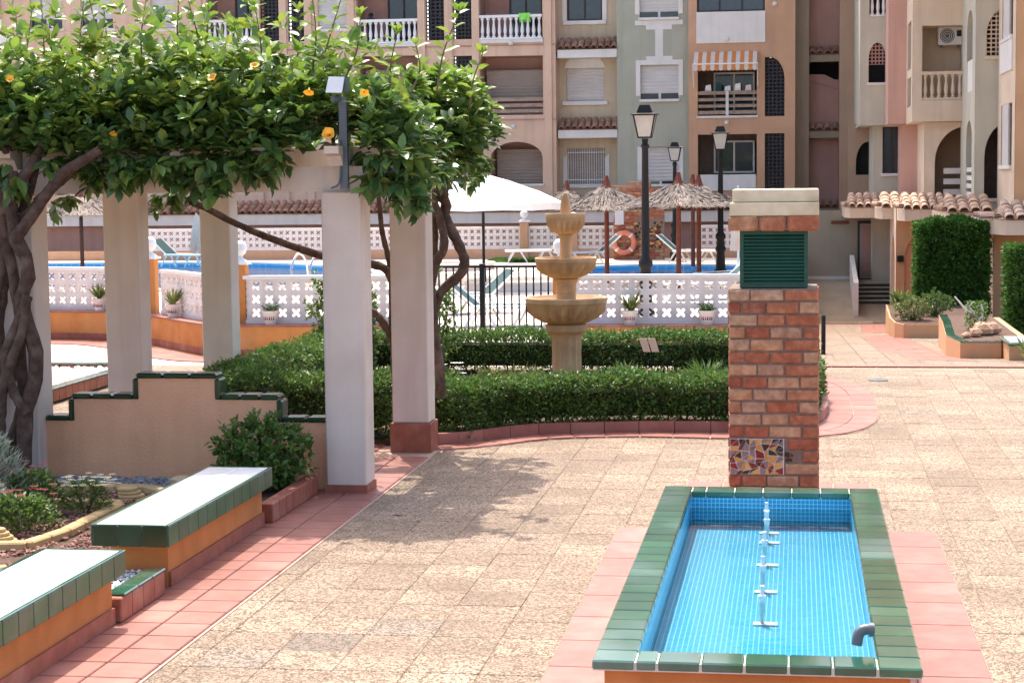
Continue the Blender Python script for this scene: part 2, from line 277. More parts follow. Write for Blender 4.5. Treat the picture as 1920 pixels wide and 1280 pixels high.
class MB:
    def __init__(s): s.v = []; s.f = []; s.m = []
    def add(s, vs, fs, mi=0):
        k = len(s.v); s.v += [tuple(v) for v in vs]; s.f += [tuple(i + k for i in f) for f in fs]; s.m += [mi] * len(fs); return s
    def box(s, x0, x1, y0, y1, z0, z1, mi=0):
        return s.add([(x0, y0, z0), (x1, y0, z0), (x1, y1, z0), (x0, y1, z0), (x0, y0, z1), (x1, y0, z1), (x1, y1, z1), (x0, y1, z1)],
                     [(3, 2, 1, 0), (4, 5, 6, 7), (0, 1, 5, 4), (1, 2, 6, 5), (2, 3, 7, 6), (3, 0, 4, 7)], mi)
    def cbox(s, x0, x1, y0, y1, z0, z1, c, mi=0, jit=0.):
        """box with all twelve edges chamfered"""
        c = min(c, (x1 - x0) * .4, (y1 - y0) * .4, (z1 - z0) * .4)
        vs = []; idx = {}
        X = (x0, x1); Y = (y0, y1); Z = (z0, z1)
        for i in (0, 1):
            for j in (0, 1):
                for k in (0, 1):
                    p = [X[i], Y[j], Z[k]]; sg = [1 - 2 * i, 1 - 2 * j, 1 - 2 * k]
                    for a in range(3):
                        q = [p[b] + (sg[b] * c if b != a else 0) for b in range(3)]
                        if jit: q = [t + random.uniform(-jit, jit) for t in q]
                        idx[i, j, k, a] = len(vs); vs.append(q)
        fs = []
        for a in range(3):
            b, d = (a + 1) % 3, (a + 2) % 3
            for sd in (0, 1):
                q = []
                for (u, v_) in ((0, 0), (1, 0), (1, 1), (0, 1)):
                    t = [0, 0, 0]; t[a] = sd; t[b] = u; t[d] = v_; q.append(idx[t[0], t[1], t[2], a])
                fs.append(q if sd else q[::-1])
        for a in range(3):
            b, d = (a + 1) % 3, (a + 2) % 3
            for u in (0, 1):
                for v_ in (0, 1):
                    t0 = [0, 0, 0]; t0[b] = u; t0[d] = v_; t1 = list(t0); t1[a] = 1
                    q = [idx[(*t0, b)], idx[(*t1, b)], idx[(*t1, d)], idx[(*t0, d)]]
                    fs.append(q if (u ^ v_) else q[::-1])
        for i in (0, 1):
            for j in (0, 1):
                for k in (0, 1):
                    q = [idx[i, j, k, 0], idx[i, j, k, 1], idx[i, j, k, 2]]
                    fs.append(q if (i + j + k) % 2 == 1 else q[::-1])
        return s.add(vs, fs, mi)
    def ext(s, poly, vec, mi=0):
        """closed polygon (3-D points) pushed along vec"""
        n = len(poly); vec = Vector(vec); a = [Vector(p) for p in poly]; b = [p + vec for p in a]
        return s.add(a + b, [tuple(range(n - 1, -1, -1)), tuple(range(n, 2 * n))] + [(i, (i + 1) % n, n + (i + 1) % n, n + i) for i in range(n)], mi)
    def prism(s, poly, z0, z1, mi=0): return s.ext([(x, y, z0) for x, y in poly], (0, 0, z1 - z0), mi)
    def lathe(s, prof, seg=24, c=(0, 0, 0), mi=0, flute=None, cap=True):
        n = len(prof); vs = []
        for i, (r, z) in enumerate(prof):
            for k in range(seg):
                a = 2 * math.pi * k / seg; rr = r
                if flute and flute[i]: rr = r * (1 + flute[i] * (1 if k % 2 else -1))
                vs.append((c[0] + rr * math.cos(a), c[1] + rr * math.sin(a), c[2] + z))
        fs = [(i * seg + k, i * seg + (k + 1) % seg, (i + 1) * seg + (k + 1) % seg, (i + 1) * seg + k) for i in range(n - 1) for k in range(seg)]
        if cap: fs += [tuple(range(seg - 1, -1, -1)), tuple(range((n - 1) * seg, n * seg))]
        return s.add(vs, fs, mi)
    def tube(s, pts, rad, seg=8, mi=0, lump=0.):
        pts = [Vector(p) for p in pts]; n = len(pts)
        if not hasattr(rad, '__len__'): rad = [rad] * n
        vs = []; u = None
        for i, p in enumerate(pts):
            t = (pts[min(i + 1, n - 1)] - pts[max(i - 1, 0)]).normalized()
            if u is None: u = t.orthogonal().normalized()
            u = (u - t * u.dot(t)).normalized(); v_ = t.cross(u)
            for k in range(seg):
                a = 2 * math.pi * k / seg; r = rad[i] * (1 + (random.uniform(-lump, lump) if lump else 0))
                vs.append(p + (u * math.cos(a) + v_ * math.sin(a)) * r)
        fs = [(i * seg + k, i * seg + (k + 1) % seg, (i + 1) * seg + (k + 1) % seg, (i + 1) * seg + k) for i in range(n - 1) for k in range(seg)]
        fs += [tuple(range(seg - 1, -1, -1)), tuple(range((n - 1) * seg, n * seg))]
        return s.add(vs, fs, mi)
    def sheet(s, poly, z, mi=0): return s.add([(x, y, z) for x, y in poly], [tuple(range(len(poly)))], mi)
    def mesh(s, name, mats, smooth=None, off=Vector()):
        me = bpy.data.meshes.new(name)
        me.from_pydata([(v[0] - off.x, v[1] - off.y, v[2] - off.z) for v in s.v], [], s.f)
        for m in (mats if isinstance(mats, (list, tuple)) else [mats]): me.materials.append(m)
        if any(s.m): me.polygons.foreach_set('material_index', s.m)
        if smooth:
            me.polygons.foreach_set('use_smooth', [True] * len(me.polygons)); me.set_sharp_from_angle(angle=R(smooth))
        me.update(); return me
    def build(s, name, mats, parent=None, smooth=None, label=None, cat=None, group=None, kind=None):
        if parent: off = WORG[parent]
        else:
            a = np.array(s.v); lo, hi = a.min(0), a.max(0); off = Vector(((lo[0] + hi[0]) / 2, (lo[1] + hi[1]) / 2, lo[2]))
        o = link(name, s.mesh(name, mats, smooth, off), parent, off)
        return tag(o, label, cat, group, kind)
def copy_tree(o, loc, rotz=None, parent=None, top=True, label=None, scale=None):
    c = o.copy(); COL.objects.link(c)
    if top:
        c.location = loc; WORG[c] = Vector(loc)
        if rotz is not None: c.rotation_euler = (0, 0, rotz)
        if scale: c.scale = (scale,) * 3
        if label: c['label'] = label
    else: c.parent = parent
    for ch in [x for x in CH.get(o, o.children)]: copy_tree(ch, None, None, c, False)
    return c
CH = {}
def bez(pts, n=24):
    """smooth curve through points (Catmull-Rom)"""
    P_ = [Vector(p) for p in pts]; P_ = [P_[0] * 2 - P_[1]] + P_ + [P_[-1] * 2 - P_[-2]]; out = []
    k = len(P_) - 3; per = max(2, n // k)
    for i in range(k):
        a, b, c, d = P_[i:i + 4]
        for j in range(per):
            t = j / per
            out.append(.5 * ((2 * b) + (c - a) * t + (2 * a - 5 * b + 4 * c - d) * t * t + (3 * b - a - 3 * c + d) * t ** 3))
    out.append(P_[-2]); return out

LEAF8 = (np.array([(0, 0, 0), (0, .38, -.03), (0, .72, -.02), (0, 1, -.10), (-.5, .40, .07), (-.36, .74, .04), (.5, .40, .07), (.36, .74, .04)]),
         [(0, 1, 4), (1, 2, 5, 4), (2, 3, 5), (0, 6, 1), (1, 6, 7, 2), (2, 7, 3)])
LEAF4 = (np.array([(0, 0, 0), (-.5, .45, .09), (0, 1, -.06), (.5, .45, .09)]), [(0, 2, 1), (0, 3, 2)])
BLADE = (np.array([(-.5, 0, 0), (.5, 0, 0), (.4, .5, .03), (-.4, .5, .03), (0, 1, -.12)]), [(0, 1, 2, 3), (3, 2, 4)])
def frames(d, up):
    d = d / np.linalg.norm(d, axis=1, keepdims=True)
    x = np.cross(d, up); x /= np.linalg.norm(x, axis=1, keepdims=True) + 1e-9
    return x, d, np.cross(x, d)
def leaves_mesh(name, pos, d, up, ln, wd, tpl, mtl, off):
    """thousands of leaf faces in one mesh"""
    T, F = tpl; N = len(pos); x, y, z = frames(d, up)
    ln = np.broadcast_to(np.asarray(ln, float), N)[:, None, None]; wd = np.broadcast_to(np.asarray(wd, float), N)[:, None, None]
    V = pos[:, None, :] + x[:, None, :] * T[None, :, 0:1] * wd + y[:, None, :] * T[None, :, 1:2] * ln + z[:, None, :] * T[None, :, 2:3] * ln
    V = V.reshape(-1, 3) - np.array(off)[None]
    k = len(T); lens = np.tile([len(f) for f in F], N); flat = np.concatenate([np.array(f) for f in F])
    li = (np.tile(flat, N).reshape(N, -1) + (np.arange(N) * k)[:, None]).ravel()
    me = bpy.data.meshes.new(name); me.vertices.add(len(V)); me.vertices.foreach_set('co', V.ravel())
    me.loops.add(len(li)); me.loops.foreach_set('vertex_index', li)
    me.polygons.add(len(lens)); me.polygons.foreach_set('loop_start', np.concatenate([[0], np.cumsum(lens)[:-1]])); me.polygons.foreach_set('loop_total', lens)
    me.materials.append(mtl); me.update(calc_edges=True); me.validate(); return me
def leaves(name, parent, pos, d, ln, wd, tpl, mtl, up=None, **kw):
    pos = np.asarray(pos, float); d = np.asarray(d, float); N = len(pos)
    if up is None: up = np.array([0, 0, 1.]) + rng.normal(0, .5, (N, 3))
    off = WORG[parent] if parent else Vector(pos.mean(0))
    me = leaves_mesh(name, pos, d, up, ln, wd, tpl, mtl, off)
    return tag(link(name, me, parent, off), **kw)
def stones(name, parent, pos, size, mtl, flat=.6, **kw):
    """loose stones: eight-faced irregular pebbles, one mesh"""
    N = len(pos); T = np.array([(1, 0, 0), (0, 1, 0), (-1, 0, 0), (0, -1, 0), (0, 0, 1), (0, 0, -1.)])
    F = np.array([(0, 1, 4), (1, 2, 4), (2, 3, 4), (3, 0, 4), (1, 0, 5), (2, 1, 5), (3, 2, 5), (0, 3, 5)])
    a = rng.uniform(0, 6.28, N); s = rng.uniform(.6, 1.4, (N, 1, 3)) * np.asarray(size)[:, None, None]; s[:, :, 2] *= flat
    V = T[None] * s + rng.normal(0, .18, (N, 6, 3)) * np.asarray(size)[:, None, None]
    ca, sa = np.cos(a)[:, None], np.sin(a)[:, None]
    V = np.stack([V[:, :, 0] * ca - V[:, :, 1] * sa, V[:, :, 0] * sa + V[:, :, 1] * ca, V[:, :, 2]], 2) + np.asarray(pos)[:, None]
    off = WORG[parent] if parent else Vector(np.asarray(pos).mean(0))
    V = V.reshape(-1, 3) - np.array(off)
    me = bpy.data.meshes.new(name); me.from_pydata(V.tolist(), [], (F[None] + (np.arange(N) * 6)[:, None, None]).reshape(-1, 3).tolist())
    me.materials.append(mtl); return tag(link(name, me, parent, off), kind='stuff', **kw)
def in_poly(pts, poly):
    pts = np.asarray(pts); x, y = pts[:, 0], pts[:, 1]; r = np.zeros(len(pts), bool); n = len(poly)
    for i in range(n):
        x0, y0 = poly[i]; x1, y1 = poly[(i + 1) % n]
        c = ((y0 > y) != (y1 > y)) & (x < (x1 - x0) * (y - y0) / (y1 - y0 + 1e-12) + x0); r ^= c
    return r
def scatter(poly, n):
    a = np.array(poly); lo, hi = a.min(0), a.max(0); out = np.zeros((0, 2))
    while len(out) < n:
        p = rng.uniform(lo, hi, (n * 2, 2)); out = np.concatenate([out, p[in_poly(p, poly)]])
    return out[:n]
# ---------------------------------------------------------------- setting: ground, plaza, path, deck
MB().add([(-400, -400, -3), (400, -400, -3), (400, 400, -3), (-400, 400, -3)], [(0, 1, 2, 3)]).build('ground', M_GROUND, kind='structure')
YC = 25.96                                                   # crest where the path starts to fall
plaza = MB().box(-32, 14, -8, YC, -2.95, -.006).build('plaza_pavement', M_MORT, kind='structure')
def gz(Y): return -.06 * max(0, Y - YC)
POOL_X = (-.925, .558); POOL_Y = (8.41, 13.27)
PAD = [(-1.33, 7.0), (1.01, 7.0), (1.01, 13.98), (.61, 13.98), (.61, 16.15), (-.93, 16.15), (-.93, 13.98), (-1.33, 13.98)]
def rrect_path(pts, n=14): return [(p.x, p.y) for p in bez([(a, b, 0) for a, b in pts], n * (len(pts) - 1))]
# outer line of the hedge bed's kerb (front side, right end, back)
KERB = rrect_path([(-6.15, 18.05), (-5.0, 18.05), (-3.9, 18.1), (-3.3, 18.25), (-2.6, 18.95), (-1.6, 19.2), (-.55, 19.25), (.05, 19.6), (.30, 20.4), (.34, 21.6), (.30, 23.0), (0.05, 24.1), (-.6, 24.75), (-1.6, 24.95)], 6)
def offset(path, d):
    out = []
    for i, p in enumerate(path):
        a = Vector(path[max(i - 1, 0)]); b = Vector(path[min(i + 1, len(path) - 1)]); t = (b - a).normalized(); out.append((p[0] + t.y * d, p[1] - t.x * d))
    return out
k0 = 18
STRIP = offset(KERB, .0)
def sw(i): return .30 + .25 * min(1, max(0, (i - 30) / 12))
STRIPO = [(o[0], o[1]) for o in [offset(KERB, sw(i))[i] for i in range(len(KERB))]]
BEDPOLY = KERB + [(-6.15, 24.95)]
slab = MB().cbox(-.1985, .1985, -.1985, .1985, -.03, 0, .004).mesh('slab', M_PAVE)
slabg = MB().cbox(-.1985, .1985, -.1985, .1985, -.03, 0, .004).mesh('slab', M_PAVEG)
cells = []
ox, oy = -2.48 - .2, 10.57 + .2
for i in range(-32, 20):
    for j in range(-12, 50):
        x, y = ox + i * .4, oy + j * .4
        if y > YC - .15: continue
        cells.append((x, y))
arr = np.array(cells)
bad = in_poly(arr, [(-1.2, 7), (.9, 7), (.9, 13.8), (.5, 13.8), (.5, 15.95), (-.8, 15.95), (-.8, 13.8), (-1.2, 13.8)]) | in_poly(arr, BEDPOLY) | in_poly(arr, [(-9, 6), (-3.62, 6), (-3.62, 18.3), (-9, 18.3)]) | in_poly(arr, [(-15, 20), (-8.9, 20), (-8.9, 24.2), (-15, 24.2)])
vis = []
for (x, y), b in zip(cells, bad):
    if b: continue
    px = seen((x, y, 0)); big = 0
    if -40 < px[0] < 1960 and 560 < px[1] < 1320 and x > -3.8: big = 1e4 / px[2] ** 3
    vis.append((big, x, y))
vis.sort(reverse=True); rest = MB()
GREYS = [(-2.28, 10.77), (-2.68, 10.37), (-3.08, 9.97)]
for k, (b, x, y) in enumerate(vis):
    grey = any(abs(x - a) < .2 and abs(y - c) < .2 for a, c in GREYS) or (abs(y - 21.1) < .15 and .95 < x < 2.1 and random.random() < .6)
    if k < 300 and b > 0: link('slab', slabg if grey else slab, plaza, (x, y, random.uniform(-.0015, .0015)))
    else: rest.box(x - .1975, x + .1975, y - .1975, y + .1975, -.03, random.uniform(-.002, .001), 1 if grey else 0)
tag(rest.build('paving_slabs', [M_PAVE, M_PAVEG], plaza), kind='stuff')
# a small round floor drain far right on the plaza
MB().lathe([(.13, 0), (.13, .008), (.11, .012), (.02, .012)], 16, (1.02, 24.35, .0)).build('floor_drain', M_PVC, label='small grey round drain cover set in the plaza near the path', cat='drain')
# ---- terracotta borders (tiles are single pieces)
tb = thing('terracotta_border', None, None, (-3.7, 12, 0)); tag(tb, kind='structure')
TT = MB().cbox(-.147, .147, -.147, .147, -.012, .018, .005).mesh('tile', M_TERRA)
MB().box(-4.06, -3.42, 6.5, 17.9, -.03, .006).build('grout_bed', M_GROUT, tb)
for j in range(int((17.8 - 7) / .31)):
    for i in (0, 1): link('tile', TT, tb, (-3.575 - i * .305 - .01, 7.15 + j * .305, 0))
for i in range(9):      # pergola floor
    for j in range(8):
        x, y = -6.25 + i * .305 - .05, 15.95 + j * .305
        if x < -4.0: link('tile', TT, tb, (x, y, 0))
def strip_tiles(parent, inner, outer, k0, k1, step=1, z=.018):
    for i in range(k0, k1, step):
        a, b = inner[i], inner[min(i + step, k1)]; c, d = outer[min(i + step, k1)], outer[i]
        cx, cy = (a[0] + b[0] + c[0] + d[0]) / 4, (a[1] + b[1] + c[1] + d[1]) / 4
        sh = lambda p: (cx + (p[0] - cx) * .965, cy + (p[1] - cy) * .965)
        MB().prism([sh(a), sh(d), sh(c), sh(b)], -.01, z).build('tile', M_TERRA, parent)
mid = [((a[0] + b[0]) / 2, (a[1] + b[1]) / 2) for a, b in zip(KERB, STRIPO)]
gb = MB()
for i in range(len(KERB) - 1): gb.prism([KERB[i], STRIPO[i], STRIPO[i + 1], KERB[i + 1]], -.02, .007)
cb = thing('terracotta_path_edge', None, None, (-.5, 19, 0)); tag(cb, kind='structure')
gb.build('grout_bed', M_GROUT, cb)
strip_tiles(cb, KERB, mid, 14, len(KERB) - 2, 2); strip_tiles(cb, mid, STRIPO, 14, len(KERB) - 2, 2)
pb = thing('terracotta_pool_surround', None, None, (-.18, 11, 0)); tag(pb, kind='structure')
MB().prism(PAD, -.02, .006).build('grout_bed', M_GROUT, pb)
for sx in (-1, 1):
    cx = -.16
    for j in range(12):
        y0 = 13.98 - .58 * (j + 1)
        MB().cbox(*sorted((cx + sx * .78, cx + sx * 1.165)), y0, y0 + .573, -.01, .018, .005).build('tile', M_TERRA, pb)
        MB().cbox(*sorted((cx + sx * .60, cx + sx * .773)), y0 + .2, y0 + .773, -.01, .018, .005).build('tile', M_TERRA, pb)
for i in range(4):
    for j in range(4): link('tile', TT, pb, (-.62 + i * .305, 7.16 + j * .305, 0))
for i in range(5):
    for j in range(7):
        link('tile', TT, pb, (-.93 + .155 + i * .3075, 13.99 + .155 + j * .305, 0))
# ---------------------------------------------------------------- the raised fountain basin
def tile_mesh(a, b, h, m, c=.008): return MB().cbox(-a / 2, a / 2, -b / 2, b / 2, -h, 0, c).mesh('tile', m)
bs = thing('fountain_basin', 'long raised basin of blue mosaic with green tiled rim and a row of nozzles', 'fountain', (-.18, 10.84, 0))
x0, x1, y0, y1 = *POOL_X, *POOL_Y; T = .2
MB().box(x0 + .055, x1 - .055, y0 + .055, y0 + .17, 0, .40).box(x0 + .055, x1 - .055, y1 - .17, y1 - .055, 0, .40).box(x0 + .055, x0 + .17, y0 + .17, y1 - .17, 0, .40).box(x1 - .17, x1 - .055, y0 + .17, y1 - .17, 0, .40).build('wall', M_ORANGE, bs)
g = MB(); zt = .442
e_ = T - .012
g.box(x0 + .006, x1 - .006, y0 + .006, y0 + e_, .402, zt).box(x0 + .006, x1 - .006, y1 - e_, y1 - .006, .402, zt).box(x0 + .006, x0 + e_, y0 + e_, y1 - e_, .402, zt).box(x1 - e_, x1 - .006, y0 + e_, y1 - e_, .402, zt)
g.build('grout', M_GRGROUT, bs)
ix0, ix1, iy0, iy1 = x0 + T, x1 - T, y0 + T, y1 - T
inn = MB(); zf = .20
inn.add([(ix0 - .01, iy0 - .01, zf), (ix1 + .01, iy0 - .01, zf), (ix1 + .01, iy1 + .01, zf), (ix0 - .01, iy1 + .01, zf)], [(0, 1, 2, 3)])
for a, b in (((ix0, iy0), (ix1, iy0)), ((ix1, iy0), (ix1, iy1)), ((ix1, iy1), (ix0, iy1)), ((ix0, iy1), (ix0, iy0))):
    a = (a[0] + (-.01 if a[0] == ix0 else .01), a[1] + (-.01 if a[1] == iy0 else .01)); b = (b[0] + (-.01 if b[0] == ix0 else .01), b[1] + (-.01 if b[1] == iy0 else .01))
    inn.add([(*b, zf), (*a, zf), (*a, .4035), (*b, .4035)], [(0, 1, 2, 3)])
inn.build('mosaic_lining', M_MOSAIC, bs)
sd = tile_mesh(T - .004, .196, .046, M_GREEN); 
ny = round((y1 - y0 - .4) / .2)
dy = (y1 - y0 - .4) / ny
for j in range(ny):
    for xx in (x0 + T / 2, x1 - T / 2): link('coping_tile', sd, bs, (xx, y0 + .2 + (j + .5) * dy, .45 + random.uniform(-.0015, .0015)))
nx = 7; dx = (x1 - x0 - .4) / 5.5
xs = [x0, x0 + T, x0 + T + dx * .5] + [x0 + T + dx * (.5 + k) for k in range(1, 6)] + [x1]
for yy in (y0 + T / 2, y1 - T / 2):
    for a, b in zip(xs[:-1], xs[1:]):
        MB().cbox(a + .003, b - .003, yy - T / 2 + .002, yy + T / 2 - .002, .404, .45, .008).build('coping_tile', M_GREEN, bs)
MB().add([(ix0 - .01, iy0 - .01, .325), (ix1 + .01, iy0 - .01, .325), (ix1 + .01, iy1 + .01, .325), (ix0 - .01, iy1 + .01, .325)], [(0, 1, 2, 3)]).build('water', M_WATER, bs)
noz = MB().lathe([(.010, 0), (.011, .03), (.018, .15), (.021, .153), (.021, .163), (.011, .167), (.010, .205), (.0125, .208), (.0125, .216), (.008, .217)], 12).mesh('nozzle', M_WPLAS, 40)
plate = MB().cbox(-.05, .085, -.035, .035, 0, .008, .003).mesh('nozzle_base', M_WPLAS)
for py in (1000, 1018, 1060, 1110, 1170):
    p = at(1428 if py < 1100 else 1414, py, Z=zf); p.x = -.195 + random.uniform(-.01, .01)
    nz_ = link('nozzle', noz, bs, (p.x, p.y, zf)); link('nozzle_base', plate, nz_, (p.x, p.y, zf + .001))
pp = at(1637, 1180, X=ix1 - .01)
MB().tube(bez([(ix1 - .003, pp.y, pp.z), (ix1 - .05, pp.y, pp.z), (ix1 - .075, pp.y - .005, pp.z - .02), (ix1 - .085, pp.y - .01, pp.z - .07)], 12), .026, 12).tube([(ix1 - .03, pp.y, pp.z), (ix1 - .006, pp.y, pp.z)], .033, 12).build('inlet_elbow', M_PVC, bs, smooth=40)
# ---------------------------------------------------------------- brick vent chimney
ch = thing('vent_chimney', 'square rustic brick vent chimney with green louvre box and cream stone cap', 'chimney', (-.185, 15.33, 0))
X0, X1, Y0, Y1 = -.54, .17, 15.0, 15.66; CH_ = .0985; Z0 = .165
MB().box(X0 + .012, X1 - .012, Y0 + .012, Y1 - .012, 0, 1.735).build('mortar_core', M_MORTB, ch)
def brick(a, b, c, d, z, h=CH_ - .014, c_=.008):
    MB().cbox(a, b, c, d, z, z + h, c_, jit=.0028).build('brick', M_BRICK, ch)
pa = [0, .115, .31, .565, .71]; pbk = [0, .245, .46, .71]; pc = [0, .185, .45, .71]
for k in range(16):
    z = Z0 + k * CH_
    lay = (pa, pbk, pa, pc)[k % 4]; j_ = random.uniform(-.02, .02)
    cut = X0 + (.44 if k in (1, 3) else .535 if k == 2 else 0)
    for a, b in zip(lay[:-1], lay[1:]):
        a = X0 + (a + (j_ if 0 < a else 0)); b = X0 + (b + (j_ if b < .71 else 0))
        if k in (1, 2, 3): a = max(a, cut)
        if b - a < .05: continue
        pr = random.uniform(-.005, .005)
        brick(a + .006, b - .006, Y0 - .004 + pr, Y0 + .10, z)
        brick(a + .006, b - .006, Y1 - .10, Y1 + .004, z)
    for sx in (0, 1):
        lay2 = [.11, .33, .55] if k % 2 else [.11, .22, .44, .55]
        for a, b in zip(lay2[:-1], lay2[1:]):
            xa = (X0 - .003, X0 + .09) if sx == 0 else (X1 - .09, X1 + .003)
            brick(xa[0], xa[1], Y0 + a + .006, Y0 + b - .006, z)
for a, b in ((0, .12), (.12, .37), (.37, .58), (.58, .74)):
    brick(X0 - .012 + a, X0 - .012 + b - .01, Y0 - .03, Y0 + .11, .0, .155)
    brick(X0 - .012 + a, X0 - .012 + b - .01, Y1 - .1, Y1 + .02, .0, .155)
# mosaic of broken tile set in the lower front
mz0, mz1, mx0, mx1 = Z0 + CH_ + .0, Z0 + 4 * CH_ - .012, X0 + .012, X0 + .435
MB().box(mx0, mx1 + .004, Y0 + .005, Y0 + .012, mz0, mz1).build('mosaic_bed', M_WHITE, ch)
MB().box(mx1 + .0045, X0 + .53, Y0 + .005, Y0 + .012, Z0 + 2 * CH_ + .002, Z0 + 3 * CH_ - .014).build('mosaic_bed', M_MORTB, ch)
shard_m = [mat('shard_' + n, c, rough=.25, scale=9) for n, c in (('amber', (.66, .34, .08)), ('amber2', (.60, .28, .06)), ('oxblood', (.26, .02, .015)), ('oxblood2', (.20, .015, .012)), ('black', (.015, .015, .013)), ('olive', (.05, .055, .03)), ('mauve', (.26, .19, .18)), ('black2', (.02, .02, .018)), ('amber3', (.7, .4, .12)))]
nu, nv = 8, 6; gp = {}
for i in range(nu + 1):
    for j in range(nv + 1):
        jx = 0 if i in (0, nu) else random.uniform(-.5, .5); jz = 0 if j in (0, nv) else random.uniform(-.42, .42)
        gp[i, j] = (mx0 + (mx1 - mx0) * (i + jx) / nu, mz0 + (mz1 - mz0) * (j + jz) / nv)
def shard(q):
    c = (sum(p[0] for p in q) / len(q), sum(p[1] for p in q) / len(q))
    q = [(c[0] + (p[0] - c[0]) * .82, c[1] + (p[1] - c[1]) * .82) for p in q]
    MB().ext([(p[0], Y0 + .006, p[1]) for p in q], (0, -.010, 0)).build('mosaic_piece', random.choice(shard_m), ch)
for i in range(nu):
    for j in range(nv):
        q = [gp[i, j], gp[i + 1, j], gp[i + 1, j + 1], gp[i, j + 1]]
        if random.random() < .35: shard(q[:3]); shard([q[0], q[2], q[3]])
        else: shard(q)
zz = Z0 + 2 * CH_
for q in ([(mx1 + .004, zz + .042), (mx1 + .05, zz + .036), (mx1 + .045, zz + .086), (mx1 + .006, zz + .084)], [(mx1 + .006, zz + .004), (mx1 + .075, zz + .006), (mx1 + .072, zz + .03), (mx1 + .01, zz + .036)], [(mx1 + .053, zz + .04), (mx1 + .088, zz + .05), (mx1 + .052, zz + .082)]): shard(q)
# louvre box
lx0, lx1, ly0, ly1, lz0, lz1 = -.45, .082, 15.07, 15.58, 1.742, 2.19
lf = MB()
for a in (lx0, lx1 - .03):
    for b in (ly0, ly1 - .03): lf.box(a, a + .03, b, b + .03, lz0, lz1)
for z in (lz0, lz1 - .03): lf.box(lx0 + .03, lx1 - .03, ly0, ly0 + .028, z, z + .028).box(lx0 + .03, lx1 - .03, ly1 - .028, ly1, z, z + .028).box(lx0, lx0 + .028, ly0 + .03, ly1 - .03, z, z + .028).box(lx1 - .028, lx1, ly0 + .03, ly1 - .03, z, z + .028)
lb = lf.build('louvre_frame', M_LOUV, ch)
for k in range(14):
    z = lz0 + .03 + k * (lz1 - lz0 - .06) / 14
    for ya, yb in ((ly0 + .004, ly0 + .034), (ly1 - .004, ly1 - .034)):
        MB().ext([(lx0 + .03, ya, z), (lx0 + .03, yb, z + .036), (lx0 + .03, yb, z + .041), (lx0 + .03, ya, z + .007)], (lx1 - lx0 - .06, 0, 0)).build('slat', M_LOUV, lb)
    for xa, xb in ((lx0 + .004, lx0 + .034), (lx1 - .004, lx1 - .034)):
        MB().ext([(xa, ly0 + .03, z), (xb, ly0 + .03, z + .034), (xb, ly0 + .03, z + .039), (xa, ly0 + .03, z + .006)], (0, ly1 - ly0 - .06, 0)).build('slat', M_LOUV, lb)
MB().box(X0 + .02, X1 - .02, Y0 + .02, Y1 - .02, 2.192, 2.325).build('cap_core', M_MORTB, ch)
for a, b in ((0, .24), (.245, .455), (.46, .71)):
    MB().cbox(X0 + a, X0 + b - .006, Y0 - .01, Y0 + .12, 2.19, 2.306, .016, jit=.003).build('cap_brick', M_BRICK, ch)
    MB().cbox(X0 + a, X0 + b - .006, Y1 - .12, Y1 + .01, 2.19, 2.306, .016, jit=.003).build('cap_brick', M_BRICK, ch)
for a, b in ((.125, .33), (.335, .535)):
    for xa, xb in ((X0, X0 + .12), (X1 - .126, X1 - .006)): MB().cbox(xa, xb, Y0 + a, Y0 + b, 2.19, 2.306, .012, jit=.003).build('cap_brick', M_BRICK, ch)
MB().cbox(X0 + .012, X1 - .002, Y0 + .0, Y1 - .0, 2.309, 2.412, .006).build('cap_stone', M_STONE, ch)
MB().cbox(X0 + .032, X1 - .004, Y0 + .035, Y1 - .035, 2.415, 2.515, .006).build('cap_stone', M_STONE, ch)
# ---------------------------------------------------------------- benches
def bench(ya, yb, label):
    b = thing('tiled_bench', label, 'bench', (-4.2, (ya + yb) / 2, 0), 'tiled benches along the garden')
    xa, xb = -4.475, -3.955
    MB().box(xa + .06, xb - .075, ya + .19, yb - .05, .0, .31).build('base', M_ORANGE, b)
    MB().box(xb - .0735, xb - .055, ya + .19, yb - .05, .02, .115).build('skirting', M_TERRAD, b)
    MB().box(xa + .012, xb - .012, ya + .012, yb - .012, .312, .444).build('slab', M_GRGROUT, b)
    n = round((yb - ya) / .2); d = (yb - ya) / n
    for k in range(n):
        for x_, m_ in ((xb - .012, 1), (xa, 0)): MB().cbox(x_ - (.002 if m_ else 0), x_ + .012, ya + k * d + .003, ya + (k + 1) * d - .003, .313, .446, .004).build('edge_tile', M_GREENB, b)
    for k in range(3):
        w_ = (xb - xa - .03) / 3
        for y_ in (ya, yb - .012): MB().cbox(xa + .015 + k * w_ + .002, xa + .015 + (k + 1) * w_ - .002, y_, y_ + .012, .313, .446, .004).build('edge_tile', M_GREEND, b)
    rim = MB()
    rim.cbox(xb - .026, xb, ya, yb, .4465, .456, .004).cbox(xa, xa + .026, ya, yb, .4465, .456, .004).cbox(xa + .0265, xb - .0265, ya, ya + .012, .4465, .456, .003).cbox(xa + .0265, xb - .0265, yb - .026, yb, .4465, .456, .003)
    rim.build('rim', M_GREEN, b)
    tw = (xb - xa - .056) / 2; n2 = round((yb - ya - .05) / .25); tl = (yb - ya - .05) / n2
    wt = MB().cbox(-tw / 2 + .0012, tw / 2 - .0012, -tl / 2 + .0012, tl / 2 - .0012, -.008, 0, .002).mesh('seat_tile', M_WTILE)
    for i in range(2):
        for j in range(n2): link('seat_tile', wt, b, (xa + .028 + (i + .5) * tw, ya + .02 + (j + .5) * tl, .454))
    return b
bench(11.44, 13.86, 'white topped tiled bench farther from view, its green end beside the gravel gap')
bench(7.9, 10.66, 'white topped tiled bench in the nearest left corner, cut by the picture edge')
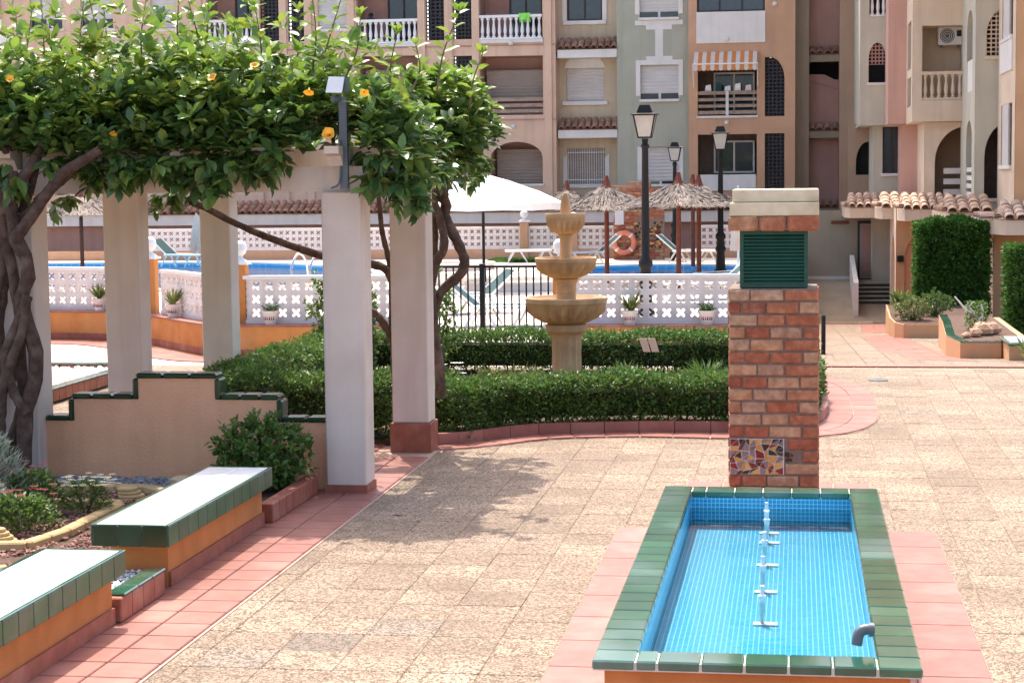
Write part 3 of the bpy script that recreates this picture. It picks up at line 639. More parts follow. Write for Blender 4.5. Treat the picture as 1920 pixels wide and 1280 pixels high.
# low planter kerb behind and between the benches
kb = thing('planter_kerb', 'low terracotta planter kerb running between and beyond the two tiled benches', 'kerb', (-4.0, 13, 0))
BK = MB().cbox(-.055, .055, -.098, .098, 0, .15, .008).mesh('kerb_brick', M_TERRAD)
for k in range(4): link('kerb_brick', BK, kb, (-4.035, 10.72 + k * .2, .018))
for k in range(7): link('kerb_brick', BK, kb, (-4.02, 13.98 + k * .2, .018))
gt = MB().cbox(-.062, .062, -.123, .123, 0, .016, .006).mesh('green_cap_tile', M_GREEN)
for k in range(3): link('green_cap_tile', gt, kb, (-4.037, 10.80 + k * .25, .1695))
# ---------------------------------------------------------------- garden bed
gpoly = [(-9.0, 7.0), (-4.09, 7.0), (-4.09, 15.5), (-9.0, 15.5)]
garden = MB().prism(gpoly, -.005, .075).build('garden_soil', M_SOIL, kind='structure')
garden_edge = [(-6.9, 12.33), (-5.6, 12.36), (-5.33, 12.42), (-5.24, 12.9), (-5.24, 14.0), (-5.32, 14.12), (-6.9, 14.16)]
ed = thing('garden_edging', 'pale yellow concrete edging around the flower bed', 'edging', (-5.3, 13.2, .07))
eb = MB().cbox(-.125, .125, -.05, .05, 0, .07, .012).mesh('edging_block', M_YEDGE)
def edging(root, pts, skip=0):
    for (ax, ay), (bx, by) in zip(pts[:-1], pts[1:]):
        L = math.hypot(bx - ax, by - ay); n = max(1, round(L / .255))
        for k in range(n):
            t = (k + .5) / n; link('edging_block', eb, root, (ax + (bx - ax) * t, ay + (by - ay) * t, .07), math.atan2(by - ay, bx - ax), scale=(L / n / .255, 1, 1))
edging(ed, garden_edge)
ed2 = thing('garden_edging', 'weathered yellow edging line in front of the grey gravel strip', 'edging', (-5.7, 14.85, .07))
edging(ed2, [(-6.9, 14.82), (-5.3, 14.84), (-5.05, 14.6)])
ed3 = thing('garden_edging', 'yellow edging piece at the lower left picture edge', 'edging', (-5.0, 11.5, .07))
edging(ed3, [(-5.75, 11.2), (-4.9, 11.75)])
for lab, pos, n in (('curved yellow scalloped edging block beside the flower bed corner', (-5.55, 12.55), 5), ('rounded yellow scalloped edging block beside the dark red chips', (-5.30, 14.5), 4)):
    r_ = thing('scalloped_block', lab, 'edging', (*pos, .07))
    for k in range(n): MB().lathe([(.115 - .012 * k, 0), (.12 - .012 * k, .012), (.115 - .012 * k, .024)], 14, (pos[0] - .02 * k, pos[1] + .01 * k, .07 + k * .0245)).build('rib', M_YEDGE, r_)
def z_at(p, z): return np.column_stack([p, np.full(len(p), z) + rng.uniform(-.01, .02, len(p))])
stones('grey_gravel', None, z_at(scatter([(-6.95, 14.9), (-4.95, 14.9), (-4.55, 13.9), (-4.55, 15.45), (-6.95, 15.45)], 4200), .085), rng.uniform(.012, .028, 4200), M_GRAVEL, label='grey gravel strip at the foot of the stepped wall', cat='gravel')
stones('red_stone_chips', None, z_at(scatter([(-6.3, 11.4), (-5.2, 12.3), (-5.16, 14.1), (-5.16, 14.8), (-6.4, 14.8), (-6.4, 14.2), (-5.1, 14.2), (-5.1, 12.2), (-6.3, 9), (-4.5, 9), (-4.5, 14.4), (-5.1, 14.78)], 8500), .082), rng.uniform(.010, .021, 8500), M_CHIPS, label='reddish stone chips covering the ground behind the benches', cat='gravel')
stones('white_pebbles', None, z_at(scatter([(-4.6, 10.67), (-4.1, 10.67), (-4.1, 11.6), (-4.6, 11.6)], 700), .11), rng.uniform(.012, .022, 700), M_PEBBLE, label='white pebbles in the gap between the two tiled benches', cat='gravel')
# garden spotlight and shell
sp = thing('garden_spotlight', 'small black garden spotlight on the chips behind the bench gap', 'spotlight', (-4.72, 11.3, .08))
MB().tube([(-4.72, 11.3, .08), (-4.72, 11.3, .16)], .015, 8).build('spike', M_BLACK, sp)
MB().tube([(-4.78, 11.36, .2), (-4.72, 11.28, .19), (-4.66, 11.2, .175)], [.04, .052, .06], 12).build('lamp_head', M_BLACK, sp, smooth=40)
MB().lathe([(.02, 0), (.09, .03), (.11, .08), (.06, .1)], 12, (-5.05, 15.0, .09), flute=[0, .1, .12, .1]).build('sea_shell', M_STONE, smooth=30, label='cream sea shell lying on the grey gravel', cat='shell')
# bedding plants
def bush(name, label, cat, c, rad, hgt, n, ln, wd, mtl, tpl=LEAF4, up=.6, group=None, stem=M_TWIG, flat=False):
    t = thing(name, label, cat, c, group); c = np.array(c)
    th = rng.uniform(0, 6.283, n); r = np.sqrt(rng.uniform(0.05, 1, n)); h = rng.uniform(.12, 1, n) ** .8
    k = np.sqrt(np.clip(1 - (h * .92) ** 2.2, .06, 1)) 
    pos = c + np.column_stack([np.cos(th) * r * rad * k, np.sin(th) * r * rad * k, h * hgt])
    d = np.column_stack([np.cos(th), np.sin(th), np.full(n, up)]) + rng.normal(0, .45, (n, 3))
    leaves('foliage', t, pos, d, rng.uniform(.7, 1.25, n) * ln, rng.uniform(.8, 1.2, n) * wd, tpl, mtl, kind='stuff')
    s = MB()
    for k in range(9):
        a = random.uniform(0, 6.28); q = random.uniform(.3, .75)
        s.tube([c, c + np.array([math.cos(a) * rad * q * .6, math.sin(a) * rad * q * .6, hgt * .5]), c + np.array([math.cos(a) * rad * q, math.sin(a) * rad * q, hgt * .88])], [.008, .006, .003], 5)
    s.build('stems', stem, t); return t
bush('lavender', 'silvery grey leaved lavender bush at the left picture edge', 'shrub', (-6.15, 13.55, .07), .36, .62, 1500, .075, .012, M_GREY_LEAF, BLADE, 1.4)
bush('lavender', 'lower silver foliage plant beside the red flowers at the left edge', 'shrub', (-5.98, 13.1, .07), .26, .36, 900, .065, .012, M_GREY_LEAF, BLADE, 1.2)
def flowers(root, n, c, rad, hgt, mtl, size):
    for k in range(n):
        a = random.uniform(0, 6.28); r = rad * math.sqrt(random.random()); p = (c[0] + math.cos(a) * r, c[1] + math.sin(a) * r, c[2] + hgt * random.uniform(.85, 1.08))
        m = MB(); q = 7
        for j in range(q):
            b = 2 * math.pi * j / q; dx_, dy_ = math.cos(b), math.sin(b)
            m.add([p, (p[0] + dx_ * size - dy_ * size * .3, p[1] + dy_ * size + dx_ * size * .3, p[2] + size * .25), (p[0] + dx_ * size * 1.1, p[1] + dy_ * size * 1.1, p[2] + size * .2), (p[0] + dx_ * size + dy_ * size * .3, p[1] + dy_ * size - dx_ * size * .3, p[2] + size * .25)], [(0, 1, 2, 3)])
        m.build('flower', mtl, root)
b1 = bush('bedding_plant', 'bright green bedding plant with dark red flowers in the yellow edged bed', 'plant', (-5.62, 13.0, .07), .30, .27, 1100, .05, .026, M_FLEAF); flowers(b1, 16, (-5.6, 13.1, .07), .24, .31, M_PETR, .03)
b2 = bush('bedding_plant', 'leafy green bedding plant with magenta flowers behind the dark red ones', 'plant', (-5.84, 13.75, .07), .26, .34, 800, .05, .026, M_FLEAF); flowers(b2, 14, (-5.95, 13.85, .07), .2, .38, M_PETP, .03)
b3 = bush('daisy_plant', 'low plant covered with cream daisies in the flower bed', 'plant', (-5.42, 13.78, .07), .2, .26, 520, .045, .02, M_FLEAF); flowers(b3, 44, (-5.38, 13.78, .07), .22, .29, M_PETW, .026)
# ---------------------------------------------------------------- pergola
pg = thing('pergola', 'cream painted pergola of square columns carrying beams under the vine', 'pergola', (-5.1, 17, 0))
def column(xa, xb, ya, yb, base=.0, top=2.53, skirt=.0):
    c = MB().cbox(xa, xb, ya, yb, base, top, .012).build('column', M_CREAM, pg)
    if base: MB().cbox(xa - .022, xb + .022, ya - .022, yb + .022, 0, base, .006).build('base_tiles', M_TERRAD, c)
    if skirt:
        s = MB().box(xa - .012, xb + .012, ya - .012, ya - .0005, .018, skirt).box(xb + .0005, xb + .012, ya - .0005, yb, .018, skirt)
        s.build('skirting', M_TERRAD, c)
column(-6.755, -6.42, 15.3, 15.64); column(-3.9, -3.56, 15.3, 15.64, skirt=.085)
column(-6.69, -6.34, 17.67, 18.0); column(-3.845, -3.49, 17.69, 18.02, base=.29); column(-6.66, -6.31, 20.6, 20.92)
def beam(xa, xb, y, z, name='beam', h=.205, t=.2, d=.19):
    pr = [(xa, z + h), (xa, z + h * .75), (xa + d * .3, z + h * .62), (xa + d * .75, z + h * .5), (xa + d * .95, z + h * .22), (xa + d, z), (xb - d, z), (xb - d * .95, z + h * .22), (xb - d * .75, z + h * .5), (xb - d * .3, z + h * .62), (xb, z + h * .75), (xb, z + h)]
    MB().ext([(a, y + t, b) for a, b in pr], (0, -t, 0)).build(name, M_CREAM, pg)
beam(-10.4, -3.27, 15.37, 2.532); beam(-10.4, -3.25, 17.75, 2.532); beam(-10.4, -5.5, 20.66, 2.532)
for y in (15.3, 17.67, 20.6): column(-10.1, -9.76, y, y + .34)
for x in (-9.9, -9.2, -8.4, -7.35, -6.62, -5.85, -5.1, -4.4, -3.74):
    q_ = .24 if x < -3.8 else .06
    pr = [(14.98 + q_, 2.9), (14.98 + q_, 2.84), (15.06 + q_, 2.82), (15.12 + q_, 2.74)] + [(a + (3.1 if x < -5.5 else 0), b) for a, b in ((18.2, 2.74), (18.26, 2.82), (18.34, 2.84), (18.34, 2.9))]
    MB().ext([(x - .06, a, b) for a, b in pr], (.12, 0, 0)).build('joist', M_CREAM, pg)
for a, b in ((-6.55, -5.92), (-5.78, -5.17)): MB().box(a, b, 15.45, 15.6, 2.742, 2.89).build('filler_beam', M_CREAM, pg)
# floodlight on its post
fl = thing('floodlight', 'small white fronted floodlight with sensor on a grey post above the column', 'floodlight', (-3.68, 15.2, 2.6))
MB().box(-3.71, -3.645, 15.20, 15.26, 2.55, 3.30).build('post', M_PVC, fl)
MB().tube(bez([(-3.70, 15.19, 2.95), (-3.70, 15.185, 2.70), (-3.72, 15.185, 2.59), (-3.80, 15.28, 2.56)], 12), .009, 6).build('cable', M_PVC, fl)
MB().box(-3.78, -3.63, 15.16, 15.26, 3.335, 3.46).build('housing', M_PVC, fl)
MB().ext([(-3.79, 15.1, 3.33), (-3.655, 15.1, 3.325), (-3.645, 15.158, 3.455), (-3.775, 15.158, 3.46)], (0, -.012, .004)).build('lens', M_LENS, fl)
MB().tube([(-3.72, 15.20, 3.285), (-3.745, 15.15, 3.28)], [.032, .028], 10).build('sensor', M_PVC, fl)
# ---------------------------------------------------------------- stepped wall
sw_ = thing('stepped_wall', 'peach garden wall with stepped top edged in dark green tiles', 'wall', (-5.2, 15.55, 0))
steps = [(-6.42, -6.16, .585), (-6.16, -5.58, .775), (-5.58, -4.90, .955), (-4.90, -4.36, .775), (-4.36, -3.905, .585)]
pl = [(-6.42, 0)]
for a, b, z in steps: pl += [(a, z), (b, z)]
pl += [(-3.905, 0)]
MB().ext([(x, 15.62, z) for x, z in pl], (0, -.16, 0)).build('wall_body', M_PEACH, sw_)
for i, (a, b, z) in enumerate(steps):
    n = max(1, round((b - a) / .2))
    lo = a - (.02 if i and steps[i - 1][2] < z else 0); hi = b + (.02 if i < 4 and steps[i + 1][2] < z else 0)
    if i and steps[i - 1][2] > z: lo = a + .05
    if i < 4 and steps[i + 1][2] > z: hi = b - .05
    for k in range(n): MB().cbox(lo + (hi - lo) * k / n + .0015, lo + (hi - lo) * (k + 1) / n - .0015, 15.435, 15.65, z + .0005, z + .045, .018).build('coping_tile', M_GREEND, sw_)
    if i < 4:
        z2 = steps[i + 1][2]; up_ = z2 > z; x = b
        MB().cbox(x - .048 if up_ else x + .0008, x - .0008 if up_ else x + .048, 15.437, 15.648, min(z, z2) + (.047 if not up_ else .0008) - (.046 if not up_ else 0), max(z, z2) - .001, .015).build('riser_tile', M_GREEND, sw_)
# ---------------------------------------------------------------- hedges round the fountain bed
kbp = thing('bed_kerb', 'low curved terracotta kerb round the hedged fountain bed', 'kerb', (-2, 19.2, 0))
KI = offset(KERB, -.07)
for i in range(12, len(KERB) - 1, 2):
    j = min(i + 2, len(KERB) - 1); q = [KERB[i], KERB[j], KI[j], KI[i]]; c = (sum(p[0] for p in q) / 4, sum(p[1] for p in q) / 4)
    q = [(c[0] + (p[0] - c[0]) * .98, c[1] + (p[1] - c[1]) * .98) for p in q]
    MB().prism(q, 0, .125).build('kerb_tile', M_TERRA, kbp)
MB().prism(KI[::1] + [(-6.1, 24.9)], -.02, .06).build('bed_soil', M_SOIL, kind='structure')
def hedge(label, path, wid, hgt, dens, ln=.05, wd=.028, z0=.06, mtl=None, wob=.07, name='hedge', cat='hedge', z1=None, caps=True, sprigs=True):
    """clipped hedge: a thicket of leaves over twiggy inner growth, along a path"""
    path = [Vector((x, y, 0)) for x, y in path]; seg = [(b - a).length for a, b in zip(path[:-1], path[1:])]; L = sum(seg)
    cx = sum(p.x for p in path) / len(path); cy = sum(p.y for p in path) / len(path); t = thing(name, label, cat, (cx, cy, 0))
    per = 2 * hgt + wid; n = int(dens * per * L)
    s = rng.uniform(0, L, n); cum = np.concatenate([[0], np.cumsum(seg)]); k = np.clip(np.searchsorted(cum, s) - 1, 0, len(seg) - 1)
    A = np.array([(p.x, p.y) for p in path]); f = (s - cum[k]) / np.array(seg)[k]; C = A[k] + (A[k + 1] - A[k]) * f[:, None]
    tv = A[k + 1] - A[k]; tv /= np.linalg.norm(tv, axis=1, keepdims=True); nv = np.column_stack([tv[:, 1], -tv[:, 0]])
    u = rng.uniform(0, per, n); side = np.where(u < hgt, -1., np.where(u > hgt + wid, 1., 0)); topm = side == 0
    offx = np.where(topm, u - hgt - wid / 2, side * wid / 2); zz = np.where(topm, hgt, np.where(side < 0, u, u - hgt - wid))
    # rounding and unevenness
    rr = np.abs(offx) / (wid / 2); zz = np.where(topm, zz - .07 * rr ** 4, zz); offx = np.where(topm, offx, offx * (1 - .16 * np.clip((zz / hgt - .75) / .25, 0, 1) ** 2))
    wv = wob * (np.sin(s * 3.1 + u * 2) + np.sin(s * 7.7 - u * 5 + 1) * .6 + np.sin(s * 17 + u * 13) * .35)
    wv += rng.normal(0, .022, n) - np.abs(rng.normal(0, .03, n))
    nrm = np.column_stack([nv * np.where(topm, 0, side)[:, None], topm.astype(float)])
    P3 = np.column_stack([C + nv * offx[:, None], z0 + zz]) + nrm * wv[:, None]
    d = nrm * .9 + rng.normal(0, .75, (n, 3)) + np.array([0, 0, .35])
    if caps:
        for q, (p_, o_) in enumerate(((path[0], path[1]), (path[-1], path[-2]))):
            t2 = (p_ - o_).normalized(); m2 = int(dens * wid * hgt); nn_ = np.array([t2.y, -t2.x, 0]); uu = rng.uniform(-wid / 2, wid / 2, m2)
            C2 = np.array(p_)[None] + nn_[None] * uu[:, None] + np.array([0, 0, 1.])[None] * (z0 + rng.uniform(.0, hgt, m2))[:, None] + np.array(t2)[None] * rng.normal(0, .04, m2)[:, None]
            P3 = np.concatenate([P3, C2]); d = np.concatenate([d, np.array(t2)[None] * .9 + rng.normal(0, .75, (m2, 3)) + np.array([0, 0, .35])])
        n = len(P3)
    keep = np.sin(P3[:, 0] * 5.3 + P3[:, 1] * 3.1) + np.sin(P3[:, 0] * 2.2 - P3[:, 1] * 4.7 + P3[:, 2] * 9) + rng.normal(0, .8, n) > -1.35 - 1.2 * (P3[:, 2] > z0 + .3 * hgt)
    P3, d = P3[keep], d[keep]; n = len(P3)
    leaves('foliage', t, P3, d, rng.uniform(.6, 1.4, n) * ln, rng.uniform(.8, 1.2, n) * wd, LEAF4, mtl or M_HEDGE, kind='stuff')
    if sprigs:
        m2 = int(L * 260); k2 = rng.integers(0, len(path) - 1, m2) if False else np.clip(np.searchsorted(cum, rng.uniform(0, L, m2)) - 1, 0, len(seg) - 1)
        C2 = A[k2] + (A[k2 + 1] - A[k2]) * rng.uniform(0, 1, (m2, 1)); P4 = np.column_stack([C2 + rng.uniform(-wid * .46, wid * .46, (m2, 2)), z0 + hgt + rng.uniform(-.03, .06, m2)])
        leaves('new_growth', t, P4, rng.normal(0, .6, (m2, 3)) + np.array([0, 0, .9]), rng.uniform(.7, 1.3, m2) * ln, wd, LEAF4, M_FLEAF, kind='stuff')
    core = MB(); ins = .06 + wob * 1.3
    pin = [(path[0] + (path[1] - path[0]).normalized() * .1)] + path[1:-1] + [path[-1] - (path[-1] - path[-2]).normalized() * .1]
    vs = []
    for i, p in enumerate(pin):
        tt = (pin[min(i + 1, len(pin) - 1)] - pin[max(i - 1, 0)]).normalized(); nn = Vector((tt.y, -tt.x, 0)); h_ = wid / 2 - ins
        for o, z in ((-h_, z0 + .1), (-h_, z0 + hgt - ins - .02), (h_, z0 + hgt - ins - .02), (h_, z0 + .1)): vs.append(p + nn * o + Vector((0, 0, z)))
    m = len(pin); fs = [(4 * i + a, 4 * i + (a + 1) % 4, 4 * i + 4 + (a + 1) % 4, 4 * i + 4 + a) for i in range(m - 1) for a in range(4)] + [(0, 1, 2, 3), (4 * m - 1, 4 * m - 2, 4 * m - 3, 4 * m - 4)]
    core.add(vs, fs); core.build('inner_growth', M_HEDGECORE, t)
    st = MB()
    for i in range(int(L / .16)):
        q = (i + random.random()) / int(L / .16) * L; kk = min(int(np.searchsorted(cum, q)) - 1 if q > 0 else 0, len(seg) - 1); kk = max(kk, 0)
        p = path[kk].lerp(path[kk + 1], (q - cum[kk]) / seg[kk]); o = Vector((random.uniform(-1, 1), random.uniform(-1, 1), 0)) * wid * .35
        st.tube([p + o * .5 + Vector((0, 0, z0 - .05)), p + o * .8 + Vector((0, 0, z0 + hgt * .4)), p + o + Vector((random.uniform(-.06, .06), 0, z0 + hgt * .8))], [.012, .009, .005], 5)
    st.build('stems', M_TWIG, t); return t
fr = offset(KERB, -.42)
hedge('clipped green hedge in front of the tiered fountain, nearest the plaza', [(-3.55, 18.55)] + fr[20:62], .62, .47, 3800, wob=.035)
hedge('clipped green hedge behind the fountain bed, below the white lattice wall', [(.02, 23.9), (-.35, 24.45), (-1.2, 24.62), (-4.0, 24.62), (-5.8, 24.5)], .6, .50, 2700, wob=.035)
hedge('clipped hedge behind the stepped wall, left of the front pergola columns', [(-4.0, 18.55), (-5.2, 18.55), (-5.75, 18.9), (-5.85, 20), (-5.8, 22), (-5.75, 24)], .66, .58, 2900, wob=.04)
# ---------------------------------------------------------------- tiered stone fountain
tf = thing('tiered_fountain', 'three bowl sandstone fountain standing inside the hedged bed', 'fountain', (-2.63, 21.6, .05)); FC = (-2.63, 21.6, 0)
MB().lathe([(.34, .04), (.34, .2), (.30, .26), (.20, .3), (.165, .36), (.16, .6), (.165, .76), (.19, .82), (.24, .86), (.245, .93), (.20, .945)], 24, FC, flute=[0, 0, 0, 0, .06, .06, .06, .02, 0, 0, 0]).build('pedestal', M_FOUNT, tf, smooth=25)
def bowl(rim, zr, rb, zb, seg=36):
    h = zr - zb
    pr = [(rb, zb), (rb * 1.25, zb + h * .06), (rb + (rim - rb) * .5, zb + h * .22), (rb + (rim - rb) * .78, zb + h * .45), (rim * .95, zb + h * .74), (rim * .965, zb + h * .78), (rim * .99, zb + h * .8), (rim, zb + h * .9), (rim, zr - .008), (rim * .985, zr), (rim * .93, zr), (rim * .88, zr - .03), (rim * .5, zr - h * .45), (.04, zr - h * .5)]
    fl_ = [0, .06, .10, .09, .02] + [0] * 9
    return MB().lathe(pr, seg, FC, flute=fl_).build('bowl', M_FOUNT, tf, smooth=28)
bowl(.472, 1.245, .2, .94); bowl(.358, 1.70, .14, 1.46); bowl(.232, 2.205, .085, 1.96)
MB().lathe([(.14, 1.08), (.115, 1.12), (.112, 1.3), (.12, 1.305), (.118, 1.39), (.13, 1.42), (.145, 1.455)], 20, FC).build('stem', M_FOUNT, tf, smooth=40)
MB().lathe([(.10, 1.56), (.085, 1.62), (.07, 1.7), (.066, 1.86), (.075, 1.92), (.09, 1.958)], 20, FC).build('stem', M_FOUNT, tf, smooth=40)
MB().lathe([(.06, 2.08), (.062, 2.22), (.052, 2.36), (.04, 2.40), (.03, 2.435), (.008, 2.45)], 16, FC).build('finial', M_FOUNT, tf, smooth=40)
# planting inside the bed
for (x, y, r, h, n, l_, w_, m_, lab, up_) in ((-3.35, 20.6, .22, .42, 500, .09, .02, M_OLIVE, 'olive yellow tuft behind the left end of the front hedge', 1.5), (-3.75, 20.2, .22, .42, 320, .10, .03, M_FLEAF, 'leafy lily clump beside the second column', 1.6),
        (-1.0, 20.9, .25, .40, 260, .2, .02, M_FLEAF, 'pale spiky plant behind the front hedge, near the chimney', 1.6), (-3.0, 20.9, .3, .34, 300, .16, .02, M_OLIVE, 'grassy tuft in front of the fountain pedestal', 1.5), (-1.9, 21.2, .3, .36, 300, .16, .022, M_FLEAF, 'grassy green clump right of the fountain pedestal', 1.4)):
    b_ = bush('bed_plant', lab, 'plant', (x, y, .06), r, h, n, l_, w_, m_, BLADE, up_)
    if 'lily' in lab: flowers(b_, 8, (x, y, .06), .2, .52, M_WHITE, .04)
for i, px in enumerate((1206, 1222)):
    p = at(px, 648, Y=24.15)
    s = thing('plant_sign', ('left' if i == 0 else 'right') + ' one of two slanted brown plant labels in the back hedge', 'sign', (p.x, p.y, .06), 'plant labels in the hedge')
    MB().tube([(p.x, p.y, .06), (p.x, p.y, p.z)], .008, 6).build('stake', M_BLACK, s)
    MB().ext([(p.x - .05, p.y - .02, p.z + .09), (p.x + .045, p.y - .02, p.z + .09), (p.x + .10, p.y - .10, p.z - .07), (p.x + .01, p.y - .10, p.z - .07)], (0, .006, .008)).build('board', M_SIGNB, s)
# shrub against the stepped wall and its kerb bed
def leafy(name, label, c, rx, ry, hz, n, ln, wd, mtl, z0=.08):
    t = thing(name, label, 'shrub', (c[0], c[1], z0)); m = n // 7
    v = rng.normal(0, 1, (m, 3)); v /= np.linalg.norm(v, axis=1, keepdims=True); rad = rng.uniform(.45, 1, m) ** .6
    ctr = np.array([c[0], c[1], z0 + hz * .55]) + v * rad[:, None] * np.array([rx, ry, hz * .5]) * (1 + .18 * np.sin(v[:, 0:1] * 7 + v[:, 2:3] * 9))
    pos = np.repeat(ctr, 7, 0); ax = np.repeat(v * .8 + np.array([0, 0, .5]) + rng.normal(0, .3, (m, 3)), 7, 0)
    d = ax * .6 + rng.normal(0, .7, (m * 7, 3)); N = len(pos)
    leaves('foliage', t, pos + rng.normal(0, .012, (N, 3)), d, rng.uniform(.7, 1.25, N) * ln, rng.uniform(.8, 1.2, N) * wd, LEAF8, mtl, kind='stuff')
    s = MB()
    for k in range(0, m, max(1, m // 30)): s.tube([(c[0] + random.uniform(-.05, .05), c[1], z0), tuple((np.array([c[0], c[1], z0]) + ctr[k]) / 2 + np.array([0, 0, .05])), tuple(ctr[k])], [.012, .008, .004], 5)
    s.build('stems', M_TWIG, t); return t
leafy('shrub', 'dense glossy shrub beside the front column, behind the far bench', (-4.36, 14.98), .38, .32, .58, 2500, .07, .034, M_HEDGE)
leafy('shrub', 'tall light green shrub seen between the two front columns', (-5.75, 23.6), .45, .4, 1.35, 2200, .08, .038, M_FLEAF, .1)
leafy('shrub', 'loose light green shrub beside the black gate, right of the second column', (-4.55, 23.6), .30, .3, 1.25, 900, .08, .036, M_FLEAF, .1)
# ---------------------------------------------------------------- flowering vines over the pergola
def px_path(pts, Y): return [at(x, y, Y=(Y if not hasattr(Y, '__len__') else Y[i])) for i, (x, y) in enumerate(pts)]
v1 = thing('flowering_vine', 'golden flowered vine with twisted trunk at the left, spreading over the pergola', 'vine', (-6.75, 15.08, .08), 'vines over the pergola')
v2 = thing('flowering_vine', 'golden flowered vine climbing behind the second column over the right of the pergola', 'vine', (-3.35, 18.3, .06), 'vines over the pergola')
def stem(root, pts, Y, r0, r1, name='trunk', n=30, lump=.10, wig=0):
    c = bez(px_path(pts, Y), n); m = len(c); rr = [(r0 + (r1 - r0) * i / (m - 1)) * random.uniform(.9, 1.1) for i in range(m)]
    MB().tube(c, rr, 10, lump=lump).build(name, M_BARK, root, smooth=60)
stem(v1, [(40, 899), (46, 830), (48, 770), (66, 710), (67, 660), (52, 610), (40, 560), (52, 520), (48, 480), (30, 450), (22, 400), (22, 320)], 15.05, .075, .05)
stem(v1, [(14, 900), (22, 830), (38, 780), (44, 730), (36, 660), (38, 600), (26, 520), (14, 460), (10, 400), (30, 340)], 15.13, .055, .045)
stem(v1, [(52, 775), (28, 740), (12, 690), (14, 650), (40, 590), (52, 555)], 15.0, .045, .042)
stem(v1, [(5, 895), (2, 800), (6, 730), (24, 670), (42, 620), (50, 560)], 14.98, .042, .042)
stem(v1, [(44, 715), (20, 690), (-4, 640), (-6, 560), (6, 490), (4, 420), (6, 330)], 15.16, .042, .04)
stem(v1, [(-12, 900), (-8, 780), (8, 700), (-2, 610), (8, 520), (4, 440)], 15.2, .05, .045)
stem(v1, [(26, 450), (55, 412), (98, 350), (122, 322), (150, 305), (190, 280)], 15.0, .055, .04, 'limb')
stem(v1, [(24, 420), (60, 395), (78, 370), (110, 345), (150, 310)], 15.12, .05, .03, 'limb')
stem(v1, [(12, 400), (30, 350), (60, 310), (80, 270), (110, 230)], 15.1, .055, .03, 'limb')
stem(v1, [(40, 400), (58, 350), (70, 300), (75, 260)], 15.2, .04, .03, 'limb')
stem(v2, [(827, 745), (825, 700), (819, 657), (813, 620), (812, 584), (830, 543), (858, 520), (871, 497), (865, 470), (847, 433), (834, 405), (836, 381), (824, 364), (832, 345), (836, 310)], 18.25, .052, .05, n=56)
stem(v2, [(812, 600), (808, 540), (818, 492), (832, 466), (830, 429), (819, 393), (803, 356), (786, 325), (770, 290)], 18.15, .05, .03, n=40)
stem(v2, [(812, 520), (814, 441), (813, 389), (822, 352), (845, 315)], 18.3, .045, .035)
stem(v2, [(836, 385), (834, 360), (838, 325), (850, 290)], 18.2, .04, .03, 'limb')
stem(v2, [(735, 525), (722, 504), (690, 494), (640, 488), (585, 474), (500, 444), (440, 418), (385, 390), (330, 366), (300, 340)], 18.35, .045, .028, 'limb', n=44)
stem(v2, [(735, 512), (725, 470), (716, 430), (711, 380), (705, 335)], 18.4, .03, .022, 'limb')
stem(v2, [(738, 640), (715, 600), (695, 582), (672, 572)], 18.4, .04, .035, 'limb')
stem(v2, [(745, 760), (742, 690), (738, 620), (736, 520)], 18.4, .05, .04, 'trunk')
# canopy: rosettes of long leaves at the shoot ends
def nz2(x, y, s=0): return math.sin(x * 2.1 + s) * .5 + math.sin(y * 2.7 + x * 1.3 + s * 2) * .35 + math.sin(x * 5.3 - y * 4.1 + s) * .25
ros = []
def try_ros(x, y, z):
    if abs(x + 3.70) < .16 and y < 15.42: return False
    top = 3.44 + .13 * nz2(x, y) + .05 * nz2(x * 2.3, y * 2.1, 2); bot = 2.86 + .12 * nz2(x, y, 4)
    if y < 15.35: bot -= (.18 + .16 * nz2(x * 1.9, 0, 7)) * (1 if x > -5.9 else .25)
    ex = max(0, x + 3.55) / .5; ey = max(0, 15.3 - y) / .32; top -= .30 * (ex * ex + ey * ey)
    if x > -3.6: bot -= .25
    return bot < z < top
while len(ros) < 1750:
    q = random.random()
    x = random.uniform(-7.7, -3.02); y = random.choice([random.uniform(14.98, 15.7), random.uniform(14.98, 19.3), random.uniform(15, 16.6)]); z = random.uniform(2.4, 3.85)
    if x < -3.6 and y > 17.2 and random.random() < .3: continue
    if try_ros(x, y, z): ros.append((x, y, z))
for k in range(480):          # looser young growth on top
    x, y = random.uniform(-7.7, -3.3), random.uniform(15.2, 17.2); ros.append((x, y, 3.42 + .13 * nz2(x, y) + abs(random.gauss(0, .27 if x < -4.6 else .18)) - .25 * max(0, x + 4.2)))
for k in range(230):          # full clump round the second column
    v_ = Vector((random.gauss(0, 1), random.gauss(0, 1), random.gauss(0, 1))).normalized() * random.uniform(.35, 1) ** .5; p = at(835, 222, Y=17.6); ros.append((p.x + v_.x * .42, p.y + v_.y * .7, p.z + v_.z * .47))
for k in range(1300):          # canopy added over rear bays and unseen at left, to shade rear columns
    x, y = random.choice([(random.uniform(-8.6, -5.6), random.uniform(18.5, 21.6)), (random.uniform(-9.8, -7.6), random.uniform(15.1, 20))]); ros.append((x, y, random.uniform(2.78, 3.4)))
for (px, py, Y) in ((30, 345, 15.0), (10, 320, 15.0), (885, 330, 18.6), (905, 300, 18.7), (925, 250, 18.7), (330, 372, 18.2), (300, 378, 18.2), (130, 370, 19.5), (110, 385, 20)):
    for k in range(4): p = at(px + random.uniform(-14, 14), py + random.uniform(-14, 14), Y=Y + random.uniform(-.1, .1)); ros.append((p.x, p.y, p.z))
pos, dr, ln, wd, own, yng, dep = [], [], [], [], [], [], []
